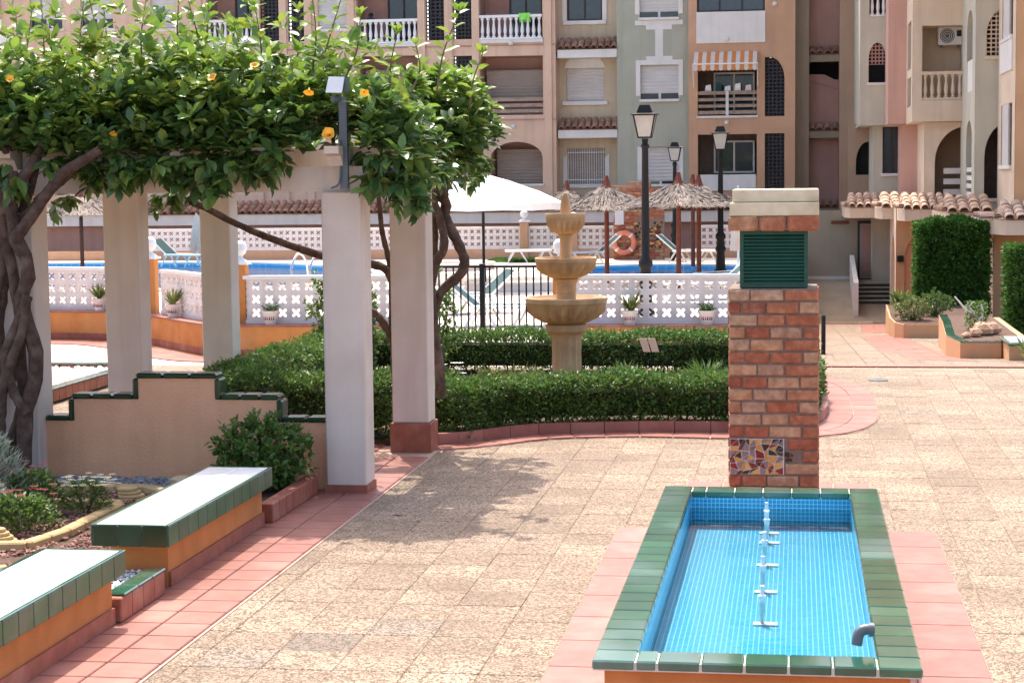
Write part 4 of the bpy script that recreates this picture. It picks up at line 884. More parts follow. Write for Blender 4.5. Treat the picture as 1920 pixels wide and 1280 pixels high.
for (x, y, z) in ros:
    low = z < 2.85
    ax = Vector((random.gauss(0, .35), -.25 + random.gauss(0, .35), -.55 if low else .75)); 
    if x > -3.4: ax.x += .5
    ax.normalize(); u = ax.orthogonal().normalized(); v_ = ax.cross(u); m = random.randint(6, 9); o = 0 if x < -5.2 + .4 * nz2(y, z) else 1
    y_ = z > 3.22 + random.uniform(-.16, .16) and random.random() < .75
    for k in range(m):
        a = 6.283 * k / m + random.uniform(-.3, .3); sp = random.uniform(.55, 1.25)
        d = ax * .55 + (u * math.cos(a) + v_ * math.sin(a)) * sp + Vector((0, 0, -.25 if low else -.05))
        pos.append(Vector((x, y, z)) + ax * random.uniform(-.05, .04)); dr.append(d.normalized()); s = random.choice([random.uniform(.08, .13), random.uniform(.12, .19), random.uniform(.12, .18)])
        ln.append(s); wd.append(s * random.uniform(.44, .54)); own.append(o); yng.append(y_); dep.append(y - .3 * (z - 3) + (3 if x > -3.4 and y > 17 else 0))
shoots = [((75, 170), (76, -10)), ((150, 150), (158, -10)), ((238, 130), (165, -10)), ((275, 120), (275, -10)), ((340, 120), (336, -20)), ((385, 120), (350, -10)), ((396, 120), (392, 20)), ((580, 110), (584, -20)), ((590, 100), (642, -10)), ((632, 118), (676, 28)),
          ((818, 115), (862, 22)), ((880, 150), (905, 100)), ((35, 130), (30, 30)), ((485, 115), (478, 10)), ((545, 100), (560, 20)), ((200, 120), (195, 20)), ((110, 130), (105, 25)), ((730, 112), (745, 62)), ((445, 112), (440, 50)), ((20, 140), (60, 20)), ((310, 130), (330, 40)), ((770, 118), (780, 85))]
for (a, b) in shoots:
    Y = random.uniform(15.5, 16.6); p, q = at(*a, Y=Y), at(*b, Y=Y); p.z -= .25; o = 0 if p.x < -5.2 else 1; bend = Vector((random.uniform(-.06, .06), random.uniform(-.1, .1), 0))
    cv = bez([p, (p + q) / 2 + bend, q], 12); MB().tube(cv, [.011 - .0006 * i for i in range(len(cv))], 6).build('shoot', M_TWIG, (v1, v2)[o])
    L = (q - p).length; n_ = int(L / .04)
    for k in range(n_):
        t = (k + .5) / n_
        if t < .2: continue
        c = cv[min(int(t * (len(cv) - 1)), len(cv) - 2)].lerp(cv[min(int(t * (len(cv) - 1)) + 1, len(cv) - 1)], (t * (len(cv) - 1)) % 1); a_ = k * 2.4
        pos.append(c); dr.append(Vector((math.cos(a_), math.sin(a_), .45)).normalized()); s = random.uniform(.12, .17) * (1.1 - .3 * t); ln.append(s); wd.append(s * .5); own.append(o); yng.append(True); dep.append(14.5 if random.random() < .25 else 20)
    for k in range(6):
        a_ = k * 1.05; pos.append(q); dr.append(Vector((math.cos(a_) * .7, math.sin(a_) * .7, .8)).normalized()); s = random.uniform(.08, .12); ln.append(s); wd.append(s * .5); own.append(o); yng.append(True); dep.append(20)
pos = np.array([tuple(p) for p in pos]); dr = np.array([tuple(d) for d in dr]); ln = np.array(ln); wd = np.array(wd); own = np.array(own); yng = np.array(yng); dep = np.array(dep)
up = np.array([0, 0, 1.]) + rng.normal(0, .35, pos.shape)
single = np.zeros(len(pos), bool); single[np.argsort(dep)[:560]] = True
sel = np.where(single)[0]
tplv, tplf = LEAF8
for o in (0, 1):
    root = (v1, v2)[o]
    for yv, mt_ in ((False, M_VINE), (True, M_VINEY)):
        me = bpy.data.meshes.new('leaf'); me.from_pydata(tplv.tolist(), [], tplf); me.materials.append(mt_)
        mask = (own == o) & (yng == yv); ks = [k for k in sel if mask[k]]
        if len(ks) > 145: 
            for k in ks[145:]: single[k] = False
            ks = ks[:145]
        for k in ks:
            x_, y_, z_ = frames(dr[k:k + 1], up[k:k + 1]); Mx = Matrix(np.column_stack([x_[0], y_[0], z_[0]]).tolist())
            link('leaf', me, root, pos[k], rot=Mx.to_euler(), scale=(wd[k], ln[k], ln[k]))
        mk = mask & ~single
        leaves('foliage' if not yv else 'young_foliage', root, pos[mk], dr[mk], ln[mk], wd[mk], LEAF8, mt_, up=up[mk], kind='stuff')
for o, pts in ((0, [(-7.4, 15.5, 2.95), (-6.4, 15.3, 3.0), (-5.3, 15.6, 2.98), (-4.6, 15.3, 3.02)]), (0, [(-7.2, 16.5, 2.95), (-6.0, 16.2, 3.05), (-5.2, 16.8, 3.0)]), (0, [(-6.6, 15.2, 2.9), (-6.3, 15.9, 3.15), (-5.6, 15.4, 3.1), (-5.0, 15.2, 3.2)]),
               (1, [(-3.3, 18.3, 2.7), (-3.5, 17.5, 3.0), (-4.2, 16.4, 3.05), (-4.9, 15.6, 3.0)]), (1, [(-3.3, 18.3, 2.75), (-3.2, 18.0, 3.05), (-3.6, 16.6, 3.1), (-3.9, 15.3, 3.05)]), (1, [(-3.25, 18.2, 2.7), (-3.1, 18.5, 3.0), (-3.4, 18.7, 3.2)])):
    c = bez(pts, 18); MB().tube(c, [.035 - .018 * i / (len(c) - 1) for i in range(len(c))], 8, lump=.1).build('limb', M_BARK, (v1, v2)[o], smooth=60)
def trumpet(root, p, d, s):
    d = Vector(d).normalized(); u = d.orthogonal().normalized(); w_ = d.cross(u); vs = []; ring = 10
    for r, h in ((.12, 0), (.2, .35), (.34, .7), (.62, .95), (.85, .98)):
        for k in range(ring):
            a = 6.283 * k / ring; rr = r * (1 + (.14 if k % 2 and r > .5 else 0)); vs.append(Vector(p) + (u * math.cos(a) + w_ * math.sin(a)) * rr * s + d * h * s)
    fs = [(i * ring + k, i * ring + (k + 1) % ring, (i + 1) * ring + (k + 1) % ring, (i + 1) * ring + k) for i in range(4) for k in range(ring)]
    MB().add(vs, fs).build('flower', M_PETY, root, smooth=60)
    MB().tube([Vector(p) + d * .1 * s, Vector(p) + d * .75 * s], [.12 * s, .05 * s], 6).build('flower_throat', M_PETO, root)
for (px, py, Y, s, d) in ((620, 254, 14.93, .075, (-.1, -1, .25)), (478, 130, 15.1, .055, (.1, -.6, .9)), (403, 152, 15.05, .06, (-.3, -.6, .6)), (580, 165, 15.0, .06, (0, -.5, -.8)), (682, 168, 15.0, .05, (.3, -.6, -.7)), (22, 152, 15.0, .05, (0, -.7, .4)), (214, 245, 14.95, .045, (0, -.6, -.8))):
    p = at(px, py, Y=Y); trumpet(v1 if px < 500 else v2, p, d, s * .8)
# a few fallen leaves on the paving
for i, (px, py, lab) in enumerate(((748, 965, 'dry brown leaf curled on the paving, centre of the vine shadow edge'), (800, 920, 'dry brown fallen leaf lying inside the vine shadow'), (523, 1077, 'tiny dry leaf on the sunny paving near the terracotta border'), (447, 1182, 'small dark dry leaf on the paving near the bottom left'))):
    p = at(px, py, Z=.004); m = MB(); s = .06 if i < 2 else .025
    m.add([(p.x - s, p.y, .004), (p.x, p.y - s * .5, .02), (p.x + s, p.y + s * .2, .03), (p.x, p.y + s * .5, .012)], [(0, 1, 2), (0, 2, 3)]).build('fallen_leaf', M_BARK, label=lab, cat='leaf', group='fallen leaves')
# ---------------------------------------------------------------- pool terrace: deck, walls, lattice
WALLP = [(.05, 27.05), (-3.0, 27.05), (-5.6, 27.05), (-8.15, 27.05), (-8.7, 27.2), (-9.5, 28.1), (-10.2, 28.95), (-11.2, 29.75), (-12.4, 30.05), (-17, 30.2), (-30, 30.3)]
deck = MB()
PXY = [(p.x, p.y) for p in bez([(-11.6, 46.2, 0), (-11.2, 49, 0), (-12.2, 52.5, 0), (-16, 56.6, 0), (-20, 57.2, 0), (-26, 57.2, 0)], 30)] + [(-26, 45.0)] + [(p.x, p.y) for p in bez([(-19, 44.2, 0), (-15, 43.4, 0), (-12.6, 44.2, 0), (-11.6, 46.2, 0)], 18)][:-1]
KXY = [(-3.6 + 2.9 * math.cos(a), 51.6 + 3.2 * math.sin(a)) for a in np.linspace(0, 2 * math.pi, 33)[:-1]]
import bmesh
def holed_sheet(outer, holes, z):
    bm = bmesh.new()
    from mathutils.geometry import tessellate_polygon
    loops = [[Vector((x, y, z)) for x, y in outer]] + [[Vector((x, y, z)) for x, y in h] for h in holes]
    tris = tessellate_polygon(loops); flat = [p for l in loops for p in l]; bm.free()
    m = MB(); m.add(flat, [t if (flat[t[1]] - flat[t[0]]).cross(flat[t[2]] - flat[t[0]]).z > 0 else t[::-1] for t in tris]); return m
dk = holed_sheet([(.15, YC), (.15, 62), (-32, 62), (-32, YC)], [PXY, KXY], -.004)
dk.box(-32, .15, YC, YC + .02, -2.9, -.01)
dk.add([(.15, YC, -.004), (.15, 62, -.004), (.15, 62, -2.9), (.15, YC, -2.9)], [(3, 2, 1, 0)]); dk.build('pool_deck', M_DECK, kind='structure')
for poly, nm, lab in ((PXY, 'swimming_pool', 'large blue swimming pool behind the white lattice wall on the left'), (KXY, 'swimming_pool', 'small round blue pool behind the lattice wall near the straw parasols')):
    c = (sum(p[0] for p in poly) / len(poly), sum(p[1] for p in poly) / len(poly))
    t = thing(nm, lab, 'pool', (*c, -1.2)); n = len(poly); m = MB()
    m.add([(x, y, -1.1) for x, y in poly] + [(x, y, -.005) for x, y in poly], [tuple(range(n))] + [(i, (i + 1) % n, n + (i + 1) % n, n + i) for i in range(n)]); m.build('basin', M_POOLT, t)
    MB().sheet(poly, -.07).build('water', M_PWATER, t)
    area = sum(poly[i][0] * poly[(i + 1) % n][1] - poly[(i + 1) % n][0] * poly[i][1] for i in range(n)); sg = 1 if area > 0 else -1
    o = offset(poly + [poly[0]], .42 * sg)[:n]; inn_ = offset(poly + [poly[0]], -.04 * sg)[:n]; cp = MB()
    for i in range(n):
        j = (i + 1) % n; cp.prism([inn_[i], o[i], o[j], inn_[j]], -.003, .05)
    cp.build('coping', M_COPE, t)
# ladder
ld = thing('pool_ladder', 'pair of curved steel ladder rails at the near edge of the large pool', 'ladder', (-14.0, 43.6, 0))
for px in (566, 601):
    p = at(px, 512, Y=43.9); MB().tube(bez([(p.x - .1, 43.3, .02), (p.x - .1, 43.35, .55), (p.x, 43.7, .85), (p.x + .08, 44.1, .5), (p.x + .08, 44.15, -.8)], 24), .03, 8).build('rail', M_STEEL, ld, smooth=60)
# round white steps / planter rings on the deck
for (px, py, Y, r, lab) in ((850, 512, 46, 1.0, 'round white rimmed deck plinth left of the gate post'), (975, 516, 44, 1.35, 'round white rimmed deck plinth behind the gate and fountain'), (850, 490, 53, 1.2, 'farther round white plinth near the white parasol')):
    p = at(px, py, Y=Y); MB().lathe([(r * .97, 0), (r * .97, .14), (r, .15), (r, .2), (r * .9, .2), (r * .88, .1), (.1, .1)], 32, (p.x, Y, 0)).build('round_plinth', [M_COPE], label=lab, cat='plinth', group='round plinths on the pool deck')
# low orange wall with ledge, lattice panels, pillars
def poly_wall(pts, d0, d1, z0, z1):
    a = offset(pts, d0); b = offset(pts, d1); m = MB()
    for i in range(len(pts) - 1): m.prism([a[i], a[i + 1], b[i + 1], b[i]], z0, z1)
    return m
FW = thing('pool_wall', 'low orange wall topped with white lattice blocks in front of the swimming pools', 'wall', (-5, 27.2, 0))
curve = [(p.x, p.y) for p in bez([(x, y, 0) for x, y in WALLP[3:9]], 30)]
LW = curve + WALLP[9:]                      # left run
RWp = [(.05, 27.05), (-3.38, 27.05)]        # right of the gate
LW = [(-5.45, 27.05)] + LW
for pts in (RWp, LW):
    poly_wall(pts, 0, .5, .0, .455).build('plinth_wall', M_ORANGE, FW); poly_wall(pts, -.012, .5, .456, .482).build('ledge', M_TERRA, FW)
    poly_wall(pts, -.012, -.0005, .02, .12).build('skirting', M_TERRAD, FW)
def lattice_mesh(name, m, s=.2, t=.06, seg=24):
    """one pierced block with a four-petalled opening"""
    V = []; n = seg
    for y in (-t / 2, t / 2):
        for k in range(n):
            a = 2 * math.pi * k / n; q = max(abs(math.cos(a)), abs(math.sin(a))); V.append((s / 2 * math.cos(a) / q, y, s / 2 * math.sin(a) / q))
        for k in range(n):
            a = 2 * math.pi * k / n; r = s * (.135 + .27 * abs(math.sin(2 * a)) ** 1.4) * 1.02; r = min(r, .44 * s / max(abs(math.cos(a)), abs(math.sin(a)))); V.append((r * math.cos(a), y, r * math.sin(a)))
    F = []
    for k in range(n):
        j = (k + 1) % n
        F += [(k, j, n + j, n + k), (2 * n + k, 3 * n + k, 3 * n + j, 2 * n + j), (n + k, n + j, 3 * n + j, 3 * n + k)]
    return MB().add(V, F).mesh(name, m)
LB = lattice_mesh('lattice_block', M_LATT); LBF = lattice_mesh('lattice_block', M_LATT, seg=16)
def lattice_run(root, pts, z0, mesh, rows=3, s=.2, frame=True, off=.32):
    path = offset(pts, off); cum = [0]
    for a, b in zip(path[:-1], path[1:]): cum.append(cum[-1] + math.hypot(b[0] - a[0], b[1] - a[1]))
    n = int(cum[-1] / s); L = cum[-1]
    for k in range(n):
        q = (k + .5) * L / n; i = max(0, min(int(np.searchsorted(cum, q)) - 1, len(path) - 2)); t = (q - cum[i]) / (cum[i + 1] - cum[i])
        x = path[i][0] + (path[i + 1][0] - path[i][0]) * t; y = path[i][1] + (path[i + 1][1] - path[i][1]) * t; a = math.atan2(path[i + 1][1] - path[i][1], path[i + 1][0] - path[i][0])
        px = seen((x, y, 1))[0]
        if px < -60 or px > 1980: continue
        for r in range(rows): link('lattice_block', mesh, root, (x, y, z0 + .06 + (r + .5) * s), a, scale=(L / n / s, 1, 1))
    poly_wall(path, -.045, .045, z0, z0 + .059).build('lower_rail', M_LATT, root); poly_wall(path, -.06, .06, z0 + .061 + rows * s, z0 + .115 + rows * s).build('top_rail', M_WHITE, root)
lattice_run(FW, RWp, .483, LB); i1 = 1 + next(i for i, p in enumerate(LW) if p[0] < -8.35)
lattice_run(FW, LW[:i1 - 1], .483, LB); 
i2 = next(i for i, p in enumerate(LW) if p[0] < -10.35)
lattice_run(FW, LW[i1:i2], .483, LB); lattice_run(FW, LW[i2 + 1:-1] , .483, LB)
def pillar(root, x, y, zt=1.36, w=.2, z0=0.0, m=M_ORANGE):
    p = MB().cbox(x - w / 2, x + w / 2, y - w / 2, y + w / 2, z0, zt, .01).build('pillar', m, root); c = (x, y, zt)
    MB().box(x - w * .68, x + w * .68, y - w * .68, y + w * .68, zt + .0005, zt + .035).lathe([(w * .62, .035), (w * .45, .07), (w * .22, .1), (w * .2, .13), (w * .42, .17), (w * .52, .23), (w * .48, .30), (w * .3, .345), (.01, .36)], 16, c).build('ball_finial', M_WHITE, p, smooth=50)
for x, y in ((-3.42, 27.4), (-5.5, 27.4), (-8.25, 27.42), (-10.38, 29.5)) : pillar(FW, x, y)
# black railing gate
gate = thing('bar_gate', 'black metal bar gate in the gap of the pool wall, left of the fountain', 'gate', (-4.5, 27.35, 0))
for k in range(17): 
    x = -5.32 + k * .108; MB().box(x - .011, x + .011, 27.34, 27.362, .1, 1.3).build('bar', M_BLACK, gate)
MB().box(-5.38, -3.54, 27.335, 27.367, 1.3005, 1.335).box(-5.38, -3.54, 27.335, 27.367, .07, .0995).build('rail', M_BLACK, gate)
MB().box(-4.60, -4.53, 27.30, 27.40, 0, 1.36).build('post', M_BLACK, gate)
# ---- pots on the ledge
def pot(label, x, y, z, kind):
    t = thing('flower_pot', label, 'pot', (x, y, z), 'painted pots along the pool wall')
    MB().lathe([(.075, 0), (.08, .02), (.12, .17), (.125, .175), (.125, .205), (.11, .205), (.1, .17), (.02, .165)], 18, (x, y, z)).build('pot_body', M_LATT, t, smooth=45)
    m = MB()
    for k in range(6):
        a = -1.57 + (k - 2.5) * .28; r = .112; zz = z + .10; m.add([(x + r * math.cos(a - .1), y + r * math.sin(a - .1), zz - .03), (x + r * math.cos(a + .1), y + r * math.sin(a + .1), zz - .03), (x + (r + .008) * math.cos(a), y + (r + .008) * math.sin(a), zz + .035)], [(0, 1, 2)], k % 2)
    m.build('painted_flower', [M_PETP, M_NAVY], t)
    n = 60 if kind == 'aloe' else 160; th = rng.uniform(0, 6.28, n); c = np.array([x, y, z + .18])
    d = np.column_stack([np.cos(th), np.sin(th), rng.uniform(.6, 2.2, n) if kind == 'aloe' else rng.uniform(-.1, 1.2, n)])
    leaves('leaves', t, c + d * rng.uniform(0, .08, (n, 1)) * (1 if kind == 'aloe' else 1.2), d, rng.uniform(.14, .26, n) if kind == 'aloe' else rng.uniform(.04, .07, n), .03, BLADE if kind == 'aloe' else LEAF4, M_OLIVE if kind == 'aloe' else M_FLEAF, kind='stuff')
for px, py, lab, kind in ((187, 577, 'painted pot with pale spiky aloe, leftmost on the pool wall ledge', 'aloe'), (325, 586, 'painted pot with short aloe on the curved part of the ledge', 'aloe'), (508, 604, 'painted pot with bushy succulent on the ledge left of the front column', 'bush'), (1190, 600, 'painted pot with yellow green aloe just right of the fountain', 'aloe'), (1331, 599, 'painted pot with small dark plant on the ledge next to the chimney', 'bush')):
    p = at(px, py, Z=.482)
    best = min(((Vector((q[0], q[1], 0)) - Vector((p.x, p.y, 0))).length, q) for q in (offset(LW, .14) + [(p.x, 27.2)] * (px > 1000)))
    x, y = best[1] if px > 1000 or best[0] < 3 else (p.x, p.y)
    for a, b in zip(offset(LW, .14)[:-1], offset(LW, .14)[1:]):
        sa, sb = seen((*a, .48))[0], seen((*b, .48))[0]
        if px < 1000 and min(sa, sb) <= px <= max(sa, sb): t = (px - sa) / (sb - sa); x, y = a[0] + (b[0] - a[0]) * t, a[1] + (b[1] - a[1]) * t
    pot(lab, x, y, .482, kind)
# white pebble bed left, behind the pergola
pk = thing('planter_kerb', 'green topped brick kerb round the white pebble bed behind the left columns', 'kerb', (-8.8, 22.4, 0))
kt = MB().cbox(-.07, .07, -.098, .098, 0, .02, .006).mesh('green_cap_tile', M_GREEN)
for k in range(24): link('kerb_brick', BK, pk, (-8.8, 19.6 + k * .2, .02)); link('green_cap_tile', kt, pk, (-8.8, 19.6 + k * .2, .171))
for k in range(20): link('kerb_brick', BK, pk, (-8.95 - k * .2, 24.32, .02), R(90)); link('green_cap_tile', kt, pk, (-8.95 - k * .2, 24.32, .171), R(90))
wp = scatter([(-13, 19.5), (-8.87, 19.5), (-8.87, 24.25), (-13, 24.25)], 9000)
stones('white_pebbles', None, z_at(wp, .125), rng.uniform(.02, .04, 9000), M_PEBBLE, label='bed of white pebbles behind the left pergola columns', cat='gravel')
MB().sheet([(-13, 19.5), (-8.87, 19.5), (-8.87, 24.25), (-13, 24.25)], .1).build('pebble_bed', M_PEBBLE, kind='structure')
lb_ = thing('terracotta_wall_border', None, None, (-9, 28, 0)); tag(lb_, kind='structure')
cin = offset(LW, -.02); cout = offset(LW, -.75); cmid = offset(LW, -.38)
for i in range(2, len(LW) - 2):
    for a_, b_ in ((cin, cmid), (cmid, cout)):
        q = [a_[i], a_[i + 1], b_[i + 1], b_[i]]; c = (sum(p[0] for p in q) / 4, sum(p[1] for p in q) / 4)
        MB().prism([(c[0] + (p[0] - c[0]) * .97, c[1] + (p[1] - c[1]) * .97) for p in q], -.01, .012).build('tile', M_TERRA, lb_)
lawn = scatter([(-9.4, 57), (-6.5, 57), (-6.5, 59), (-9.4, 59)], 2500)
leaves('lawn', None, np.column_stack([lawn, np.zeros(2500)]), np.column_stack([rng.normal(0, .4, (2500, 2)), np.ones(2500)]), .1, .05, BLADE, M_LAWN, label='strip of green lawn below the far lattice wall', cat='grass', kind='stuff')
# ---- far lattice wall
YB = 59.6
BW = thing('far_lattice_wall', 'distant orange based white lattice wall beyond the swimming pools', 'wall', (-10, YB, 0))
MB().box(-30, .3, YB, YB + .12, -.3, .30).build('plinth_wall', M_FORANGE, BW)
for a, b in ((-22.2, -15.0), (-14.7, -8.72), (-8.45, -4.9), (-3.0, -1.75), (-1.45, .3)):
    lattice_run(BW, [(b, YB), (a, YB)], .305, LBF, off=.05)
for x in (-14.86, -8.58, -1.6): pillar(BW, x, YB + .02, 1.16, .26, -.2, M_FORANGE)
pillar(BW, at(1075, 400, Y=YB).x, YB + .02, 1.10, .26, -.2, M_FORANGE)
# ---- brick shower wall with lifebuoy
sx0, sx1 = at(1150, 400, Y=58.6).x, at(1246, 400, Y=58.6).x
SHW = thing('shower_wall', 'brick wall with broken tile mosaic panels behind the small pool', 'wall', ((sx0 + sx1) / 2, 58.7, 0))
MB().box(sx0 + .02, sx1 - .02, 58.62, 58.9, -.2, 2.18).build('core', M_MORTB, SHW)
for r in range(21):
    z = .0 + r * .105; x = sx0 - (.13 if r % 2 else 0)
    while x < sx1:
        a, b = max(x, sx0), min(x + .25, sx1)
        inm = .25 < z < 1.2 and a > sx0 + .62 and (z < .68 or z > .72)
        if b - a > .04 and not inm: MB().cbox(a, b - .012, 58.6, 58.7, z, z + .092, .008).build('brick', M_BRICK, SHW)
        x += .26
for k in range(110):
    u, v_ = random.uniform(sx0 + .66, sx1 - .06), random.uniform(.3, 1.18); s = random.uniform(.03, .06)
    MB().ext([(u - s, 58.618, v_ - s * .7), (u + s, 58.618, v_ - s * random.random()), (u + s * random.random(), 58.618, v_ + s), (u - s * .8, 58.618, v_ + s * .6)], (0, -.012 - .0004 * k / 2, 0)).build('mosaic_piece', random.choice(shard_m[:2] + shard_m[3:5] + [shard_m[7]]), SHW)
for a, b, z in ((.0, .55, 2.19), (.55, 1.2, 2.30)): MB().cbox(sx1 - 1.75 + a * 1.1, sx1 - 1.75 + b * 1.1, 58.62, 58.88, z - .1, z + .1, .01).build('cap_brick', M_BRICK, SHW)
MB().box(sx1 - 1.74, sx1, 58.64, 58.86, 1.7, 2.08).build('louvre_panel', M_LOUV, SHW)
p = at(1170, 455, Y=58.4)
lb2 = thing('lifebuoy', 'faded orange lifebuoy ring hanging on the brick wall', 'lifebuoy', (p.x, 58.45, p.z - .38)); m = MB(); m.tube([(p.x + .30 * math.cos(a), 58.47, p.z + .30 * math.sin(a)) for a in np.linspace(0, 6.2832, 33)], .085, 10); m.build('ring', M_BUOY, lb2, smooth=60)
for a in (.8, 2.36, 3.9, 5.5): MB().tube([(p.x + .30 * math.cos(a + e), 58.47, p.z + .30 * math.sin(a + e)) for e in (-.1, 0, .1)], .089, 10).build('band', M_WHITE, lb2)
p = at(1161, 408, Y=58.5); MB().cbox(p.x - .14, p.x + .14, 58.53, 58.58, p.z - .22, p.z + .22, .01).build('notice_board', M_PAPER, label='pale notice panel on the brick wall above the lifebuoy', cat='notice')
# ---------------------------------------------------------------- lamp posts
def lamp_post(label, x, y, h):
    t = thing('lamp_post', label, 'lamp', (x, y, 0), 'black lantern posts by the pools'); c = (x, y, 0); s = h / 3.8
    MB().lathe([(.16, 0), (.16, .25), (.12, .3), (.1, .7), (.13, .74), (.13, .8), (.1, .86), (.095, 1.0), (.125, 1.04), (.125, 1.12), (.075, 1.2), (.068, 2.0), (.055, 3.05 * s), (.08, 3.1 * s), (.05, 3.15 * s), (.06, h - .58)], 14, c).build('post', M_BLACK, t, smooth=40)
    zb, zt = h - .56, h - .17
    g = MB(); r0, r1 = .11, .185
    q0 = [(x + a * r0, y + b * r0, zb) for a, b in ((-1, -1), (1, -1), (1, 1), (-1, 1))]; q1 = [(x + a * r1, y + b * r1, zt) for a, b in ((-1, -1), (1, -1), (1, 1), (-1, 1))]
    g.add(q0 + q1, [(i, (i + 1) % 4, 4 + (i + 1) % 4, 4 + i) for i in range(4)]); g.build('lantern_glass', M_LAMPG, t)
    f = MB()
    for a, b in zip(q0, q1): f.tube([a, b], .014, 5)
    for i in range(4): f.tube([q0[i], q0[(i + 1) % 4]], .014, 5); f.tube([q1[i], q1[(i + 1) % 4]], .014, 5)
    f.build('lantern_frame', M_BLACK, t)
    MB().add([(x + a * .235, y + b * .235, zt) for a, b in ((-1, -1), (1, -1), (1, 1), (-1, 1))] + [(x + a * .235, y + b * .235, zt + .012) for a, b in ((-1, -1), (1, -1), (1, 1), (-1, 1))] + [(x + a * .14, y + b * .14, zt + .03) for a, b in ((-1, -1), (1, -1), (1, 1), (-1, 1))] + [(x + a * .085, y + b * .085, zt + .17) for a, b in ((-1, -1), (1, -1), (1, 1), (-1, 1))],
             [(3, 2, 1, 0)] + [(4 * l + i, 4 * l + (i + 1) % 4, 4 * l + 4 + (i + 1) % 4, 4 * l + 4 + i) for l in range(3) for i in range(4)] + [(12, 13, 14, 15)]).build('lantern_roof', M_BLACK, t)
lamp_post('tall black lantern post, nearest and largest, right of the fountain', at(1210, 400, Y=33).x, 33, 3.83)
lamp_post('black lantern post seen just left of the brick chimney', at(1351, 400, Y=47).x, 47, 3.78)
lamp_post('smallest and farthest black lantern post between the straw parasols', at(1267, 400, Y=62 - 4).x, 57.6, 3.58)
# ---------------------------------------------------------------- straw parasols
def straw(label, px, apex_y, rim_y, wpx, Y):
    a = at(px, apex_y, Y=Y); b = at(px, rim_y, Y=Y); r = wpx / 2 * (Y / 3550) * 1.42; x = a.x
    t = thing('straw_parasol', label, 'parasol', (x, Y, 0), 'straw parasols by the small pool')
    MB().lathe([(.06, 0), (.055, a.z - .1)], 10, (x, Y, 0)).build('post', M_WOOD, t, smooth=40)
    h = (a.z - b.z) * .95; n = 3400
    th = rng.uniform(0, 6.283, n); u = np.sqrt(rng.uniform(.01, 1, n)); zz = b.z + h * .72 * (1 - u) ** 1.45 + .02
    pos = np.column_stack([x + np.cos(th) * u * r, Y + np.sin(th) * u * r, zz + rng.uniform(0, .03, n)])
    sl = -h * (.22 + .7 * (1 - u)) / r; d = np.column_stack([np.cos(th + rng.normal(0, .12, n)), np.sin(th + rng.normal(0, .12, n)), sl])
    leaves('thatch', t, pos, d, rng.uniform(.2, .34, n), rng.uniform(.012, .03, n), BLADE, M_THATCH, kind='stuff')
    MB().lathe([(r * 1.0, 0), (r * .75, h * .09), (r * .5, h * .25), (r * .25, h * .46), (.09, h * .68), (.07, h * .74)], 24, (x, Y, b.z)).build('thatch_base', M_THATCH, t)
    MB().lathe([(.15, 0), (.09, .1), (.055, .22), (.045, .30)], 12, (x, Y, b.z + h * .62), flute=[.1, .1, .1, .05]).build('tied_tip', M_WOOD, t)
    m = MB()
    for k in range(8): a_ = k * .785; m.tube([(x, Y, b.z + h * .55), (x + math.cos(a_) * r * .95, Y + math.sin(a_) * r * .95, b.z - .01)], .018, 5)
    m.build('ribs', M_WOOD, t)
straw('straw parasol farthest left, partly behind the white parasol', 1063, 340, 382, 100, 56)
straw('straw parasol standing beside the lifebuoy wall, second from left', 1137, 325, 392, 150, 46)
straw('straw parasol with a red brown post just right of the largest lamp post', 1272, 322, 383, 150, 44)
straw('straw parasol behind, its tip left of the rightmost straw tip', 1299, 325, 378, 120, 54)
straw('rightmost straw parasol, beside the chimney cap', 1310, 326, 386, 140, 47)
straw('straw parasol at the left seen under the vine between the columns', 150, 350, 402, 190, 52)
# ---------------------------------------------------------------- cloth parasols
a = at(905, 325, Y=44); b = at(905, 386, Y=44)
wpz = thing('white_parasol', 'large open white canvas parasol behind the second column', 'parasol', (a.x, 44, 0))
MB().lathe([(.035, 0), (.035, 2.6)], 10, (a.x, 44, 0)).lathe([(.3, 0), (.3, .06), (.06, .1), (.055, .45), (.04, .5)], 16, (a.x, 44, 0)).build('pole', M_BLACK, wpz, smooth=40)
m = MB(); r = 1.92; n8 = 8; vs = [(a.x, 44, a.z)]
for ring, (rr, zz) in enumerate(((.35, a.z - .2), (.7, a.z - .43), (1.0, b.z + .06))):
    for k in range(16):
        an = 6.283 * k / 16; sg = .965 if k % 2 else 1; vs.append((a.x + r * rr * sg * math.cos(an), 44 + r * rr * sg * math.sin(an), zz - (0 if k % 2 == 0 else -.02)))
fs = [(0, 1 + k, 1 + (k + 1) % 16) for k in range(16)] + [(1 + 16 * l + k, 17 + 16 * l + k, 17 + 16 * l + (k + 1) % 16, 1 + 16 * l + (k + 1) % 16) for l in range(2) for k in range(16)]
vv = len(vs)
vs += [(x_, y_, z_ - .16) for x_, y_, z_ in vs[33:49]]; fs += [(33 + k, vv + k, vv + (k + 1) % 16, 33 + (k + 1) % 16) for k in range(16)]
m.add(vs, fs); m.build('canopy', M_CANVAS, wpz)
m = MB()
for k in range(8): an = 6.283 * k / 8; m.tube([(a.x, 44, a.z - .04), (a.x + r * math.cos(an), 44 + r * math.sin(an), b.z + .045)], .012, 5)
m.build('ribs', M_BLACK, wpz)
